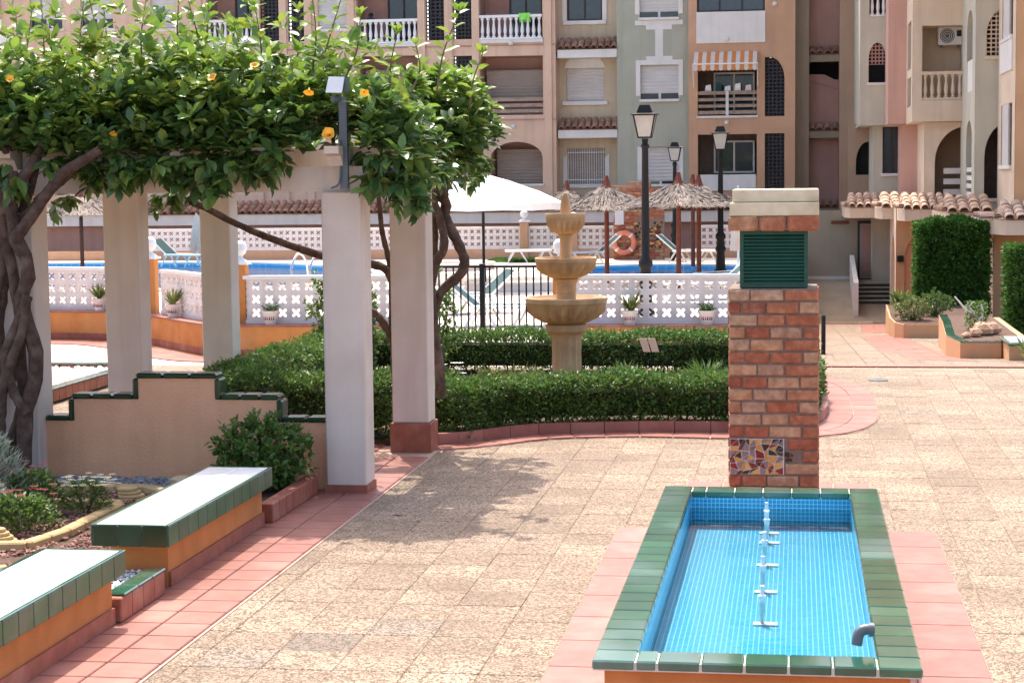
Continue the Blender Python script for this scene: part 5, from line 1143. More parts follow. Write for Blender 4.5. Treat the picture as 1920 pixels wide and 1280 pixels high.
for px, yt, yb, Y, lab in ((368, 400, 470, 56, 'closed cream parasol beside the lounger between the left columns'), (1384, 348, 470, 50, 'closed white parasol partly hidden by the chimney')):
    a = at(px, yt, Y=Y); b = at(px, yb, Y=Y); t = thing('closed_parasol', lab, 'parasol', (a.x, Y, 0), 'closed cloth parasols')
    MB().lathe([(.03, 0), (.03, a.z)], 8, (a.x, Y, 0)).build('pole', M_WPLAS, t); h = a.z - b.z
    MB().lathe([(.20, 0), (.17, h * .3), (.13, h * .6), (.06, h * .9), (.02, h)], 16, (a.x, Y, b.z), flute=[.18, .15, .12, .1, 0]).build('folded_canopy', M_CREAM, t)
# ---------------------------------------------------------------- sun loungers
def lounger():
    t = thing('sun_lounger', 'x', 'sun lounger', (0, 0, 0), 'sun loungers round the pools')
    MB().add([(-.3, -.95, .36), (.3, -.95, .36), (.3, .35, .36), (-.3, .35, .36), (-.3, -.95, .34), (.3, -.95, .34), (.3, .35, .34), (-.3, .35, .34)], [(0, 1, 2, 3), (7, 6, 5, 4), (0, 4, 5, 1), (1, 5, 6, 2), (2, 6, 7, 3), (3, 7, 4, 0)]).build('seat_sling', M_TEAL, t)
    MB().add([(-.3, .36, .36), (.3, .36, .36), (.28, .88, .82), (-.28, .88, .82), (-.3, .38, .335), (.3, .38, .335), (.28, .90, .8), (-.28, .90, .8)], [(0, 1, 2, 3), (7, 6, 5, 4), (0, 4, 5, 1), (1, 5, 6, 2), (2, 6, 7, 3), (3, 7, 4, 0)]).build('back_sling', M_TEAL, t)
    for s in (-1, 1):
        MB().tube([(s * .33, -1.0, .35), (s * .33, .4, .35)], .03, 8).build('side_rail', M_WPLAS, t)
        MB().tube([(s * .31, .36, .37), (s * .29, .9, .83)], .024, 8).build('back_rail', M_WPLAS, t)
        for y0_, y1_ in ((-.75, -.95), (-.55, -.35), (.15, -.05), (.3, .5)): MB().tube([(s * .33, y0_, .34), (s * .36, y1_, .0)], [.03, .022], 8).build('leg', M_WPLAS, t)
    MB().tube([(-.33, -1.0, .35), (.33, -1.0, .35)], .03, 8).build('end_rail', M_WPLAS, t)
    return t
L0 = lounger(); CH[L0] = list(L0.children)
spots = [('green lounger behind the bars of the black gate', 930, 600, 33, 90), ('second green lounger behind the gate, its back raised at the left', 880, 590, 36, -60), ('green lounger with raised back beside the lifebuoy, left of it', 1105, 488, 56, -70), ('white framed lounger under the lawn strip, behind the top fountain bowl', 1010, 488, 57.2, -80), ('green lounger seen between the two left columns', 340, 492, 55.5, 75),
         ('green lounger right behind the lattice wall, left of the chimney', 1330, 520, 40, -75), ('pale lounger behind the straw parasol posts', 1290, 492, 56.5, 80), ('green lounger half hidden by the louvre box', 1375, 510, 44, -40)]
for i, (lab, px, py, Y, rz) in enumerate(spots):
    p = at(px, py, Y=Y)
    if i == 0: L0.location = (p.x, Y, 0); L0.rotation_euler = (0, 0, R(rz)); L0['label'] = lab
    else: copy_tree(L0, (p.x, Y, 0), R(rz), label=lab)
# ---------------------------------------------------------------- buildings
def opening_outline(o):
    u0, u1, z0, z1 = o['r']; a = o.get('arch'); h = o.get('rise', .4)
    if not a: return [(u0, z0), (u1, z0), (u1, z1), (u0, z1)]
    if a == 'full':
        um = (u0 + u1) / 2; w_ = (u1 - u0) / 2
        return [(u0, z0), (u1, z0)] + [(um + w_ * math.cos(t), z1 - h + h * math.sin(t)) for t in np.linspace(0, math.pi, 13)]
    if a == 'right':
        w_ = o.get('rw', .45 * (u1 - u0))
        return [(u0, z0), (u1, z0)] + [(u1 - w_ + w_ * math.cos(t), z1 - h + h * math.sin(t)) for t in np.linspace(0, math.pi / 2, 8)] + [(u0, z1)]
    if a == 'left':
        w_ = o.get('rw', .9 * (u1 - u0))
        return [(u0, z0), (u1, z0), (u1, z1)] + [(u0 + w_ - w_ * math.sin(t), z1 - h + h * math.cos(t)) for t in np.linspace(0, math.pi / 2, 8)]
def facade(root, name, m, O, U, N, u0, u1, z0, z1, ops, depth=.25, thick=None):
    """wall face with real openings and reveals; O origin, U along, N outward (2-D)"""
    O = Vector((O[0], O[1], 0)); U = Vector((U[0], U[1], 0)); N = Vector((N[0], N[1], 0)); mb = MB()
    W = lambda u, z, d=0: O + U * u + Vector((0, 0, z)) - N * d
    us = sorted({u0, u1, *[c for o in ops for c in o['r'][:2] if u0 < c < u1]}); zs = sorted({z0, z1, *[c for o in ops for c in o['r'][2:] if z0 < c < z1]})
    flip = U.cross(Vector((0, 0, 1))).dot(N) < 0
    def quad(a): mb.add(a, [tuple(range(len(a)))[::-1] if flip else tuple(range(len(a)))])
    for a, b in zip(us[:-1], us[1:]):
        for c, d in zip(zs[:-1], zs[1:]):
            um, zm = (a + b) / 2, (c + d) / 2
            if any(o['r'][0] < um < o['r'][1] and o['r'][2] < zm < o['r'][3] for o in ops): continue
            quad([W(a, c), W(b, c), W(b, d), W(a, d)])
    for o in ops:
        pl = opening_outline(o); dp = o.get('depth', depth); n = len(pl); A, B, C, D = o['r']
        for i in range(n): p, q = pl[i], pl[(i + 1) % n]; quad([W(*q), W(*p), W(*p, dp), W(*q, dp)])
        if o.get('arch'):
            top = pl[2:]; um = (A + B) / 2
            for i in range(len(top) - 1):
                p, q = top[i], top[i + 1]
                if abs(p[1] - q[1]) < 1e-6 and abs(p[1] - D) < 1e-6: continue
                cor = (B, D) if (p[0] + q[0]) / 2 > um else (A, D)
                if o['arch'] == 'left': cor = (A, D)
                if o['arch'] == 'right': cor = (B, D)
                quad([W(*p), W(*cor), W(*q)])
    if thick:
        for u in (u0, u1): quad([W(u, z0), W(u, z0, thick), W(u, z1, thick), W(u, z1)])
        quad([W(u0, z1), W(u1, z1), W(u1, z1, thick), W(u0, z1, thick)]); quad([W(u0, z0), W(u1, z0), W(u1, z0, thick), W(u0, z0, thick)])
    return mb.build(name, m, root)
BAL = {}
def baluster(h, r, m, seg=8):
    k = (round(h, 2), round(r, 3), m.name)
    if k not in BAL: BAL[k] = MB().lathe([(r, 0), (r, .08 * h), (.55 * r, .12 * h), (.95 * r, .3 * h), (.9 * r, .42 * h), (.5 * r, .72 * h), (.55 * r, .86 * h), (r, .92 * h), (r, h)], seg).mesh('baluster', m, 40)
    return BAL[k]
def balustrade(root, name, xa, xb, y, z0, z1, n, m=M_WHITE, U=None):
    """n balusters between two rails from xa to xb at depth y"""
    h = z1 - z0; t = MB().box(xa, xb, y - .09, y + .09, z1 - .09, z1).build(name, m, root); MB().box(xa, xb, y - .08, y + .08, z0, z0 + .06).build('bottom_rail', m, t)
    for k in range(n): link('baluster', baluster(h - .151, min(.075, (xb - xa) / n * .33), m), t, (xa + (xb - xa) * (k + .5) / n, y, z0 + .0605))
def shutter(root, xa, xb, y, z0, z1, m=M_SHUT, gap=0., name='window'):
    """roller shutter lowered over a window, glass below it when not fully down"""
    fr_ = MB().box(xa, xb, y + .05, y + .06, z0, z1).build(name, M_GLASS, root); zz = z0 + gap; n = max(3, int((z1 - zz) / .11)); s = MB()
    for k in range(n):
        a = zz + (z1 - zz) * k / n; b = zz + (z1 - zz) * (k + 1) / n
        s.add([(xa, y + .02, a), (xb, y + .02, a), (xb, y, (a + b) / 2), (xa, y, (a + b) / 2), (xb, y + .018, b), (xa, y + .018, b)], [(0, 1, 2, 3), (3, 2, 4, 5)])
    s.build('roller_shutter', m, fr_)
    if gap: MB().box((xa + xb) / 2 - .04, (xa + xb) / 2 + .04, y + .02, y + .045, z0, zz).build('mullion', M_TRIM, fr_)
    return fr_
def window(root, xa, xb, y, z0, z1, nv=2, fm=M_FRAME, name='window'):
    w_ = MB().box(xa, xb, y + .04, y + .05, z0, z1).build(name, M_GLASS, root); f = .06; b = MB()
    b.box(xa, xa + f, y, y + .038, z0, z1).box(xb - f, xb, y, y + .038, z0, z1).box(xa + f, xb - f, y, y + .038, z0, z0 + f).box(xa + f, xb - f, y, y + .038, z1 - f, z1)
    for k in range(1, nv): x = xa + (xb - xa) * k / nv; b.box(x - f / 2, x + f / 2, y, y + .038, z0 + f, z1 - f)
    b.build('frame', fm, w_); return w_
def screen(root, o, O, y, m=M_SCREEN, s=.13, bar=.05):
    """dark pierced screen filling an opening (clipped to its outline)"""
    pl = opening_outline(o); A, B, C, D = o['r']; b = MB()
    cells_x = int((B - A) / s); cells_z = int((D - C) / s)
    for i in range(cells_x + 1):
        x = A + (B - A) * i / cells_x; zt = max(z for (u, z) in [(u, z) for u, z in pl if True]) if not o.get('arch') else top_at(pl, x, D)
        b.box(O + x - bar / 2 + (bar / 2 if i == 0 else 0), O + x + bar / 2 - (bar / 2 if i == cells_x else 0), y, y + .05, C, zt)
    for j in range(cells_z + 1):
        z = C + (D - C) * j / cells_z; xs_ = span_at(pl, z, A, B)
        b.box(O + xs_[0], O + xs_[1], y - .006, y + .044, max(C, z - bar / 2), min(D, z + bar / 2))
    b.build('lattice_screen', m, root)
def top_at(pl, x, D):
    zs_ = [p[1] + (q[1] - p[1]) * (x - p[0]) / (q[0] - p[0]) for p, q in zip(pl[2:-1] if len(pl) > 4 else pl[2:], pl[3:] + [pl[0]]) if abs(q[0] - p[0]) > 1e-6 and min(p[0], q[0]) - 1e-6 <= x <= max(p[0], q[0]) + 1e-6]
    return max(zs_) if zs_ else D
def span_at(pl, z, A, B):
    xs_ = [p[0] + (q[0] - p[0]) * (z - p[1]) / (q[1] - p[1]) for p, q in zip(pl, pl[1:] + [pl[0]]) if abs(q[1] - p[1]) > 1e-6 and min(p[1], q[1]) - 1e-6 <= z <= max(p[1], q[1]) + 1e-6]
    return (min(xs_), max(xs_)) if len(xs_) > 1 else (A, B)
def tile_mesh_roof(m, L=.42, r=.095):
    V = []; F = []
    for i, (y, k) in enumerate(((0, 1.08), (L, .92))):
        for a in np.linspace(0, math.pi, 7): V.append((r * k * math.cos(a), y, r * k * math.sin(a)))
        for a in np.linspace(0, math.pi, 7): V.append((r * k * .82 * math.cos(a), y, r * k * .82 * math.sin(a)))
    for k in range(6): F += [(k, 14 + k, 15 + k, k + 1), (7 + k, 8 + k, 22 + k, 21 + k), (k, k + 1, 8 + k, 7 + k)]
    return MB().add(V, F).mesh('roof_tile', m, 50)
RT, RTD = tile_mesh_roof(M_ROOF), tile_mesh_roof(M_ROOFD)
def tile_row(root, xa, xb, y, z, rows, tilt, mesh, pitch=.22, m=M_ROOFD, rotz=0.):
    """barrel-tile pent roof: eave from xa to xb at (y, z), rising away from the viewer"""
    n = max(1, int((xb - xa) / pitch)); s = (xb - xa) / n; dy = .34 * math.cos(tilt); dz = .34 * math.sin(tilt)
    MB().add([(xa, y + .02, z - .02), (xb, y + .02, z - .02), (xb, y + dy * rows, z + dz * rows - .02), (xa, y + dy * rows, z + dz * rows - .02)], [(0, 1, 2, 3)]).build('roof_bed', m, root)
    for r_ in range(rows):
        for k in range(n): link('roof_tile', mesh, root, (xa + (k + .5) * s, y + dy * r_ - .03, z + dz * r_ + .012 * 1 + random.uniform(-.006, .006)), rot=(tilt - .03, 0, random.uniform(-.03, .03)), scale=(s / .22, 1, 1))
YF = 66.0
FB = thing('apartment_building', 'long pastel coloured apartment block closing the far side of the courtyard', 'building', (-10, YF, -2))
def fx(px, Y=YF): return at(px, 150, Y=Y).x
def fz(px, py, Y=YF): return at(px, py, Y=Y).z
def op(px0, px1, py0, py1, Y=YF, **k): pm = (px0 + px1) / 2; return dict(r=(fx(px0, Y), fx(px1, Y), fz(pm, py1, Y), fz(pm, py0, Y)), **k)
ZB, ZT = -2.0, 11.6
def section(name, m, px0, px1, Y, ops, thick=1.2, zt=ZT): return facade(FB, name, m, (0, Y), (1, 0), (0, -1), fx(px0, Y), fx(px1, Y), ZB, zt, ops, thick=thick)
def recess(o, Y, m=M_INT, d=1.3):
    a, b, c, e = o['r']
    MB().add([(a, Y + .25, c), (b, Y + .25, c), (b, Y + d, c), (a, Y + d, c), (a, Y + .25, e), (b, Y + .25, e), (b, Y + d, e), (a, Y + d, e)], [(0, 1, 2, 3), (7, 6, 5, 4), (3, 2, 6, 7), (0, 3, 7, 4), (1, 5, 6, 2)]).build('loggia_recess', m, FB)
# --- pink section
pk_ops = []; todo = []
for a, b, n in ((390, 480, 9), (670, 785, 11), (900, 1018, 11)):
    o = op(a, b, -45, 83 if a != 900 else 75); pk_ops.append(o); todo.append((o, n))
scr = [op(490, 525, -25, 80), op(542, 572, -25, 78), op(800, 834, -25, 76), op(851, 886, -25, 74), op(851, 886, 105, 215)]
pk_ops += scr; shw = [op(155, 215, -30, 54), op(285, 332, -30, 54), op(598, 655, -30, 54), op(60, 120, -30, 54), op(598, 655, 120, 200)]; pk_ops += shw
lo1 = op(900, 1018, 105, 216); lo2 = op(918, 1016, 266, 345, arch='full', rise=.55); lo3 = op(670, 785, 105, 216); lo4 = op(680, 785, 266, 345, arch='full', rise=.55)
pk_ops += [lo1, lo2, lo3, lo4]
gf = [op(a, a + 170, 395, 470) for a in (100, 300, 500, 700, 880)]
pk_ops += gf
section('facade_pink', M_FPINK, -120, 1042, YF, pk_ops)
for o, n in todo:
    recess(o, YF, M_FROSE); a, b, c, e = o['r']; balustrade(FB, 'balustrade', a + .01, b - .01, YF + .0, c + .02, c + .86, n)
    window(FB, a + (b - a) * .4, b - .15, YF + 1.2, c + .02, e - .25, 2)
    MB().box(a - .02, b + .02, YF - .06, YF - .002, c - .1, c + .015).build('balcony_edge', M_TRIM, FB)
for o in scr: screen(FB, o, 0, YF + .12); a, b, c, e = o['r']; MB().box(a, b, YF + .5, YF + .52, c, e).build('screen_back', M_SCREEN, FB)
for o in shw: a, b, c, e = o['r']; shutter(FB, a, b, YF + .14, c, e, gap=.35 if a < -24 else 0); MB().cbox(a - .08, b + .08, YF - .06, YF + .12, c - .1, c - .001, .01).build('window_sill', M_TRIM, FB)
for o in (lo1, lo3):
    recess(o, YF, M_FROSE); a, b, c, e = o['r']; shutter(FB, a + .1, b - .1, YF + .9, c + .55, e - .45, M_SHUTB)
    for k in range(3): MB().box(a + .01, b - .01, YF + .06, YF + .1, c + .08 + k * .2, c + .2 + k * .2).build('rail_plank', M_PLANKW, FB)
for o in (lo2, lo4): recess(o, YF, M_FROSE); a, b, c, e = o['r']; shutter(FB, a + .1, b - .1, YF + .9, c, e - .25, M_SHUTB); MB().cbox(a - .05, b + .05, YF - .05, YF + .2, c - .08, c - .001, .01).build('window_sill', M_TRIM, FB)
for o in gf: recess(o, YF, M_FBROWN, .8); a, b, c, e = o['r']; MB().box(a, b, YF + .7, YF + .74, c, e).build('dark_doorway', M_FRAME, FB)
for px in (0, 375, 484, 533, 580, 660, 792, 843, 893, 1028): x = fx(px); MB().box(x - .13, x + .13, YF - .09, YF - .002, ZB, ZT).build('pilaster', M_FPINK, FB)
for py in (95, 232): z = fz(500, py); MB().box(fx(-120), fx(1042), YF - .035, YF - .001, z - .02, z + .02).build('render_joint', M_FROSE, FB)
# --- sand coloured recess with tiled hoods
Y2 = 66.9
o1, o2, o3 = op(1064, 1130, -60, 39, Y2), op(1062, 1132, 128, 190, Y2), op(1063, 1133, 278, 345, Y2)
ZTT = 15.5
section('facade_sand', M_FBEIGE, 1036, 1160, Y2, [o1, o2, o3], zt=ZTT)
a, b, c, e = o1['r']; window(FB, a, b, Y2 + .12, c, e, 2)
for o, g in ((o2, 0), (o3, 0)): a, b, c, e = o['r']; shutter(FB, a, b, Y2 + .12, c, e, M_SHUT if o is o2 else M_SHUTB)
for o in (o1, o3):
    a, b, c, e = o['r']
    for xa, xb in ((a - .16, a - .005), (b + .005, b + .16)): MB().ext([(xa, Y2 - .03, c), (xb, Y2 - .03, c), (xb, Y2 - .03, e - .2), (xa, Y2 - .03, e - .35)], (0, .028, 0)).build('window_trim', M_TRIM, FB)
a, b, c, e = o2['r']
MB().ext([(a - .05, Y2 - .04, e + .001), (b + .05, Y2 - .04, e + .001)] + [((a + b) / 2 + (b - a + .1) / 2 * math.cos(t), Y2 - .04, e + .5 * math.sin(t)) for t in np.linspace(.08, math.pi - .08, 11)], (0, .038, 0)).build('arched_hood', M_TRIM, FB)
for o in (o1, o2, o3): a, b, c, e = o['r']; MB().cbox(a - .14, b + .14, Y2 - .09, Y2 + .1, c - .14, c - .001, .01).build('window_sill', M_TRIM, FB)
a, b, c, e = o3['r']; g = MB()
for k in range(16): x = a + (b - a) * (k + .5) / 16; g.tube([(x, Y2 - .05, c), (x, Y2 - .05, e)], .012, 5)
for z in (c + .15, e - .15): g.box(a, b, Y2 - .06, Y2 - .045, z - .015, z + .015)
g.build('window_grille', M_TRIM, FB)
for py in (94, 244):
    z = fz(1100, py, 66.4); h = thing('x', None, None)
    bpy.data.objects.remove(h)
    root = MB().box(fx(1046, 66.2), fx(1157, 66.2), 66.1, Y2 - .002, z - .28, z).build('tiled_hood', M_TRIM, FB)
    tile_row(root, fx(1046, 66.2), fx(1158, 66.2), 66.05, z + .03, 2, R(28), RTD)
# --- sage section
Y3 = 66.15
g1, g2, g3 = op(1200, 1272, -60, 33, Y3), op(1201, 1272, 122, 186, Y3), op(1203, 1272, 275, 345, Y3)
section('facade_sage', M_FGREEN, 1157, 1293, Y3, [g1, g2, g3], zt=ZTT)
for o, gp_ in ((g1, .2), (g2, .2), (g3, .1)):
    a, b, c, e = o['r']; shutter(FB, a, b, Y3 + .12, c, e, gap=gp_); MB().cbox(a - .04, b + .04, Y3 - .1, Y3 + .1, c - .09, c - .001, .01).build('window_sill', M_TRIM, FB)
def trim(o, ext_u, ext_d):
    a, b, c, e = o['r']; w_ = .16; y = Y3 - .03; t = MB()
    t.box(a - w_, a - .003, y, Y3 - .002, c + .12, e + (.17 if ext_u else 0)).box(b + .003, b + w_, y, Y3 - .002, c + .12, e + (.17 if ext_u else 0))
    if ext_u: t.box(a - .003 + .0005, b + .0025, y, Y3 - .002, e + .003, e + .17).box(a + .2, b - .2, y, Y3 - .002, e + .1705, e + .30)
    if ext_d: t.box(a - w_, b + w_, y, Y3 - .002, c - .26, c - .095).box(a + .22, b - .22, y, Y3 - .002, c - .42, c - .2605)
    t.build('window_trim', M_TRIM, FB)
trim(g1, False, True); trim(g2, True, False); trim(g3, False, False)
xm = (g2['r'][0] + g2['r'][1]) / 2; MB().box(xm - .14, xm + .14, Y3 - .029, Y3 - .002, g2['r'][3] + .301, g1['r'][2] - .421).build('window_trim', M_TRIM, FB)
# --- ochre section with awning
Y4 = 65.7
h1, h2, h3 = op(1307, 1434, -60, 22, Y4), op(1308, 1419, 122, 217, Y4), op(1308, 1419, 252, 330, Y4)
s1, s2, s3 = op(1434, 1471, 107, 218, Y4, arch='right', rise=.75, rw=.5), op(1434, 1471, 250, 354, Y4), op(1437, 1471, -70, 20, Y4)
section('facade_ochre', M_FORANGE, 1291, 1491, Y4, [h1, h2, h3, s1, s2], zt=ZTT)
for o in (s1, s2): screen(FB, o, 0, Y4 + .1, s=.12, bar=.045); a, b, c, e = o['r']; MB().box(a, b, Y4 + .5, Y4 + .52, c, e).build('screen_back', M_SCREEN, FB)
a, b, c, e = h1['r']; window(FB, a, b, Y4 + .1, c, e, 3); MB().cbox(a - .02, b + .02, Y4 - .05, Y4 - .002, fz(1370, 81, Y4), c, .01).build('balcony_panel', M_TRIM, FB)
for o in (h2, h3): recess(o, Y4, M_INT); a, b, c, e = o['r']; window(FB, a + .5, b - .1, Y4 + 1.1, c + .1, e - .2, 2, M_TRIM)
a, b, c, e = h2['r']
for z0_, z1_ in ((c + .05, c + .17), (c + .28, c + .38), (c + .5, c + .6), (c + .72, c + .84)): MB().box(a + .01, b - .01, Y4 + .03, Y4 + .07, z0_, z1_).build('rail_plank', M_PLANKW, FB)
MB().box((a + b) / 2 - .05, (a + b) / 2 + .05, Y4 + .005, Y4 + .029, c, c + .84).build('rail_post', M_TRIM, FB)
MB().cbox(a - .04, b + .04, Y4 - .06, Y4 + .1, c - .08, c - .001, .01).build('balcony_edge', M_TRIM, FB)
a, b, c, e = h3['r']; MB().cbox(a + .02, b - .03, Y4 - .05, Y4 + .02, fz(1370, 357, Y4), c + .05, .01).build('balcony_panel', M_TRIM, FB)
for k, (u, h_, m_) in enumerate(((.12, .22, M_WHITE), (.3, .3, M_TEAL), (.45, .18, M_WHITE), (.62, .26, M_WPLAS), (.8, .2, M_LATT))):   # washing and things on the balcony
    x_ = h2['r'][0] + (h2['r'][1] - h2['r'][0]) * u; MB().ext([(x_, Y4 + .12, h2['r'][2] + .85), (x_ + .22, Y4 + .12, h2['r'][2] + .85), (x_ + .2, Y4 + .13, h2['r'][2] + .85 + h_), (x_ + .03, Y4 + .13, h2['r'][2] + .82 + h_)], (0, .03, 0)).build('hung_washing', m_, FB)
aw = thing('striped_awning', 'orange and cream striped awning over the balcony of the ochre facade', 'awning', (fx(1363, Y4), Y4 - .3, fz(1363, 130, Y4)))
xa, xb = fx(1305, Y4) - .05, fx(1420, Y4); zt_, zb_ = fz(1363, 97, Y4), fz(1363, 122, Y4); n = 15
for k in range(n):
    u, v_ = xa + (xb - xa) * k / n, xa + (xb - xa) * (k + 1) / n
    MB().add([(u, Y4 - .02, zt_), (v_, Y4 - .02, zt_), (v_, Y4 - .75, zb_), (u, Y4 - .75, zb_), (v_, Y4 - .76, zb_ - .20), ((u + v_) / 2, Y4 - .76, zb_ - .24), (u, Y4 - .76, zb_ - .20)], [(0, 3, 2, 1), (3, 6, 5, 4, 2)]).build('stripe', M_AWN_O if k % 2 else M_AWN_W, aw)
MB().tube([(xa - .02, Y4 - .76, zb_), (xb + .02, Y4 - .76, zb_)], .025, 8).build('front_bar', M_WHITE, aw)
for x in (xa - .02, xb + .02): MB().tube([(x, Y4 - .74, zb_), (x, Y4 - .06, zb_ - .75)], .018, 6).build('arm', M_WHITE, aw)
for px, py in ((1453, 11), (1363, 233), (1363, 77), (957, 84), (960, 240)):
    x, z = fx(px, Y4), fz(px, py, Y4); yy = Y4 if px > 1200 else YF
    MB().lathe([(.07, 0), (.09, .06), (.05, .12)], 10, (x, yy - .1, z)).build('wall_light', M_TRIM, FB)
# --- stair recess at the corner
section('facade_grey', M_FGREY, 1489, 1517, 66.5, [], zt=ZTT)
Y6 = 67.2
r1 = op(1517, 1575, 115, 150, Y6); section('facade_rose', M_FROSE, 1513, 1577, Y6, [r1], zt=ZTT); a, b, c, e = r1['r']; recess(r1, Y6, M_SCREEN, 1.5)
MB().ext([(a, Y6 - .05, c), (b, Y6 - .05, c - .35), (b, Y6 - .05, c - .1), ((a + b) / 2, Y6 - .05, c + .18), (a, Y6 - .05, c + .2)], (0, .2, 0)).build('stair_parapet', M_FROSE, FB)
for py in (103, 246, 390):
    z = fz(1545, py, 66.8); root = MB().box(fx(1516, 66.7), fx(1574, 66.7), 66.7, Y6 - .06, z - .24, z).build('tiled_hood', M_FGREY, FB); tile_row(root, fx(1516, 66.7), fx(1574, 66.7), 66.65, z + .03, 1, R(28), RTD)
section('facade_tan', M_FBROWN, 1574, 1640, 66.0, [], zt=ZTT)
MB().box(fx(-120), fx(1040), YF - .3, YF + 9, ZT + .01, ZT + .3).build('roof', M_FPINK, FB)
MB().box(fx(1036), fx(1640), 65.6, YF + 9, ZTT + .01, ZTT + .3).build('roof', M_FBEIGE, FB); MB().box(fx(1034), fx(1036) + .1, Y2 + .3, YF + 9, ZT, ZTT).build('upper_side', M_FBEIGE, FB)
# --- ground floor canopy of the far block
zc = fz(1000, 398, 63.2)
CN = thing('tiled_canopy', 'long clay tiled canopy along the ground floor of the far block', 'canopy', (-10, 63.4, zc - .3))
MB().box(fx(60, 63.3), fx(1400, 63.3), 63.25, 63.5, fz(1000, 418, 63.2), zc).build('fascia', M_TRIM, CN)
MB().box(fx(60, 63.3), fx(1400, 63.3), 63.6, 63.9, -1.6, fz(1000, 418, 63.2) + .02).build('back_wall', M_FROSE, CN)
MB().box(fx(60, 63.3), fx(1400, 63.3), 63.5, YF - .1, zc - .12, zc - .02).build('soffit', M_TRIM, CN)
tile_row(CN, fx(100, 63.2), fx(1400, 63.2), 63.15, zc + .03, 3, R(20), RTD, pitch=.25)
# towel on the balcony and a person behind the middle balustrade
a, b, c, e = todo[2][0]['r']; x = fx(985); z = c + .90
MB().add([(x - .2, YF - .11, z), (x + .2, YF - .11, z + .01), (x + .17, YF - .13, z - .3), (x + .05, YF - .12, z - .22), (x - .15, YF - .13, z - .26), (x - .2, YF + .1, z), (x + .2, YF + .1, z + .01), (x + .2, YF + .12, z - .3), (x - .2, YF + .12, z - .3)], [(0, 4, 3, 2, 1), (0, 1, 6, 5), (5, 6, 7, 8)]).build('towel', M_LIME, label='lime green towel hanging over the white balustrade of a balcony', cat='towel')
o = todo[1][0]['r']; hx, hz = fx(693), fz(693, 28); fz0 = o[2] + .02
sk = bpy.data.meshes.new('person'); Hh = hz + .1 - fz0; y_ = YF + .35
V = [(0, 0, .48), (0, 0, .62), (0, 0, .78), (0, 0, .84), (0, -.02, .92), (-.1, 0, .79), (-.13, 0, .64), (-.1, -.12, .55), (.1, 0, .79), (.13, 0, .64), (.1, -.12, .55), (-.06, 0, .46), (-.065, -.01, .25), (-.065, 0, .03), (.06, 0, .46), (.065, -.01, .25), (.065, 0, .03), (-.065, -.07, .015), (.065, -.07, .015)]
sk.from_pydata([(v[0] * Hh, v[1] * Hh, v[2] * Hh) for v in V], [(0, 1), (1, 2), (2, 3), (3, 4), (2, 5), (5, 6), (6, 7), (2, 8), (8, 9), (9, 10), (0, 11), (11, 12), (12, 13), (0, 14), (14, 15), (15, 16), (13, 17), (16, 18)], [])
sk.materials.append(M_CLOTH); po = link('person', sk, None, (hx, y_, fz0)); tag(po, 'person with dark hair standing behind the middle white balustrade', 'person')
md = po.modifiers.new('skin', 'SKIN'); po.modifiers.new('sub', 'SUBSURF').levels = 1
rad = [.10, .10, .10, .045, .062, .05, .036, .026, .05, .036, .026, .065, .045, .035, .065, .045, .035, .025, .025]
for i, r in enumerate(rad): sk.skin_vertices[0].data[i].radius = (r * Hh, r * Hh * .85)
sk.skin_vertices[0].data[0].use_root = True
MB().lathe([(.07 * Hh, 0), (.08 * Hh, .05 * Hh), (.06 * Hh, .1 * Hh), (.01, .12 * Hh)], 12, (hx, y_ + .02, fz0 + Hh * .88)).build('hair', M_HAIR, po, smooth=60)
# ---------------------------------------------------------------- right wing
RW = thing('side_wing', 'pastel side wing with stepped bays along the right of the courtyard', 'building', (4, 54, -2))
def rx(px, Y): return at(px, 250, Y=Y).x
def rz(px, py, Y): return at(px, py, Y=Y).z
def front(name, m, X0, X1, Y, z0, z1, ops): return facade(RW, name, m, (0, Y), (1, 0), (0, -1), X0, X1, z0, z1, ops, thick=.05)
def left(name, m, X, Ya, Yb, z0, z1, ops): return facade(RW, name, m, (X, 0), (0, 1), (-1, 0), Ya, Yb, z0, z1, ops)
def rop(px0, px1, py0, py1, Y, **k): pm = (px0 + px1) / 2; return dict(r=(rx(px0, Y), rx(px1, Y), rz(pm, py1, Y), rz(pm, py0, Y)), **k)
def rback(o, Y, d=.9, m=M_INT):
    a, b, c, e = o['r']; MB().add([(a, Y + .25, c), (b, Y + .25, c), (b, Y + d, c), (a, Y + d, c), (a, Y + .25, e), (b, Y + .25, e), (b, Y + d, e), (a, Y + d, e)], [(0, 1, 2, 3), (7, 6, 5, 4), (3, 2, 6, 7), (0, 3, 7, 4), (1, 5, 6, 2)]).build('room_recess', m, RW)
def soffit(X0, X1, Ya, Yb, z, m): MB().add([(X0, Ya, z), (X1, Ya, z), (X1, Yb, z), (X0, Yb, z)], [(3, 2, 1, 0)]).build('soffit', m, RW)
ZR = 11.2
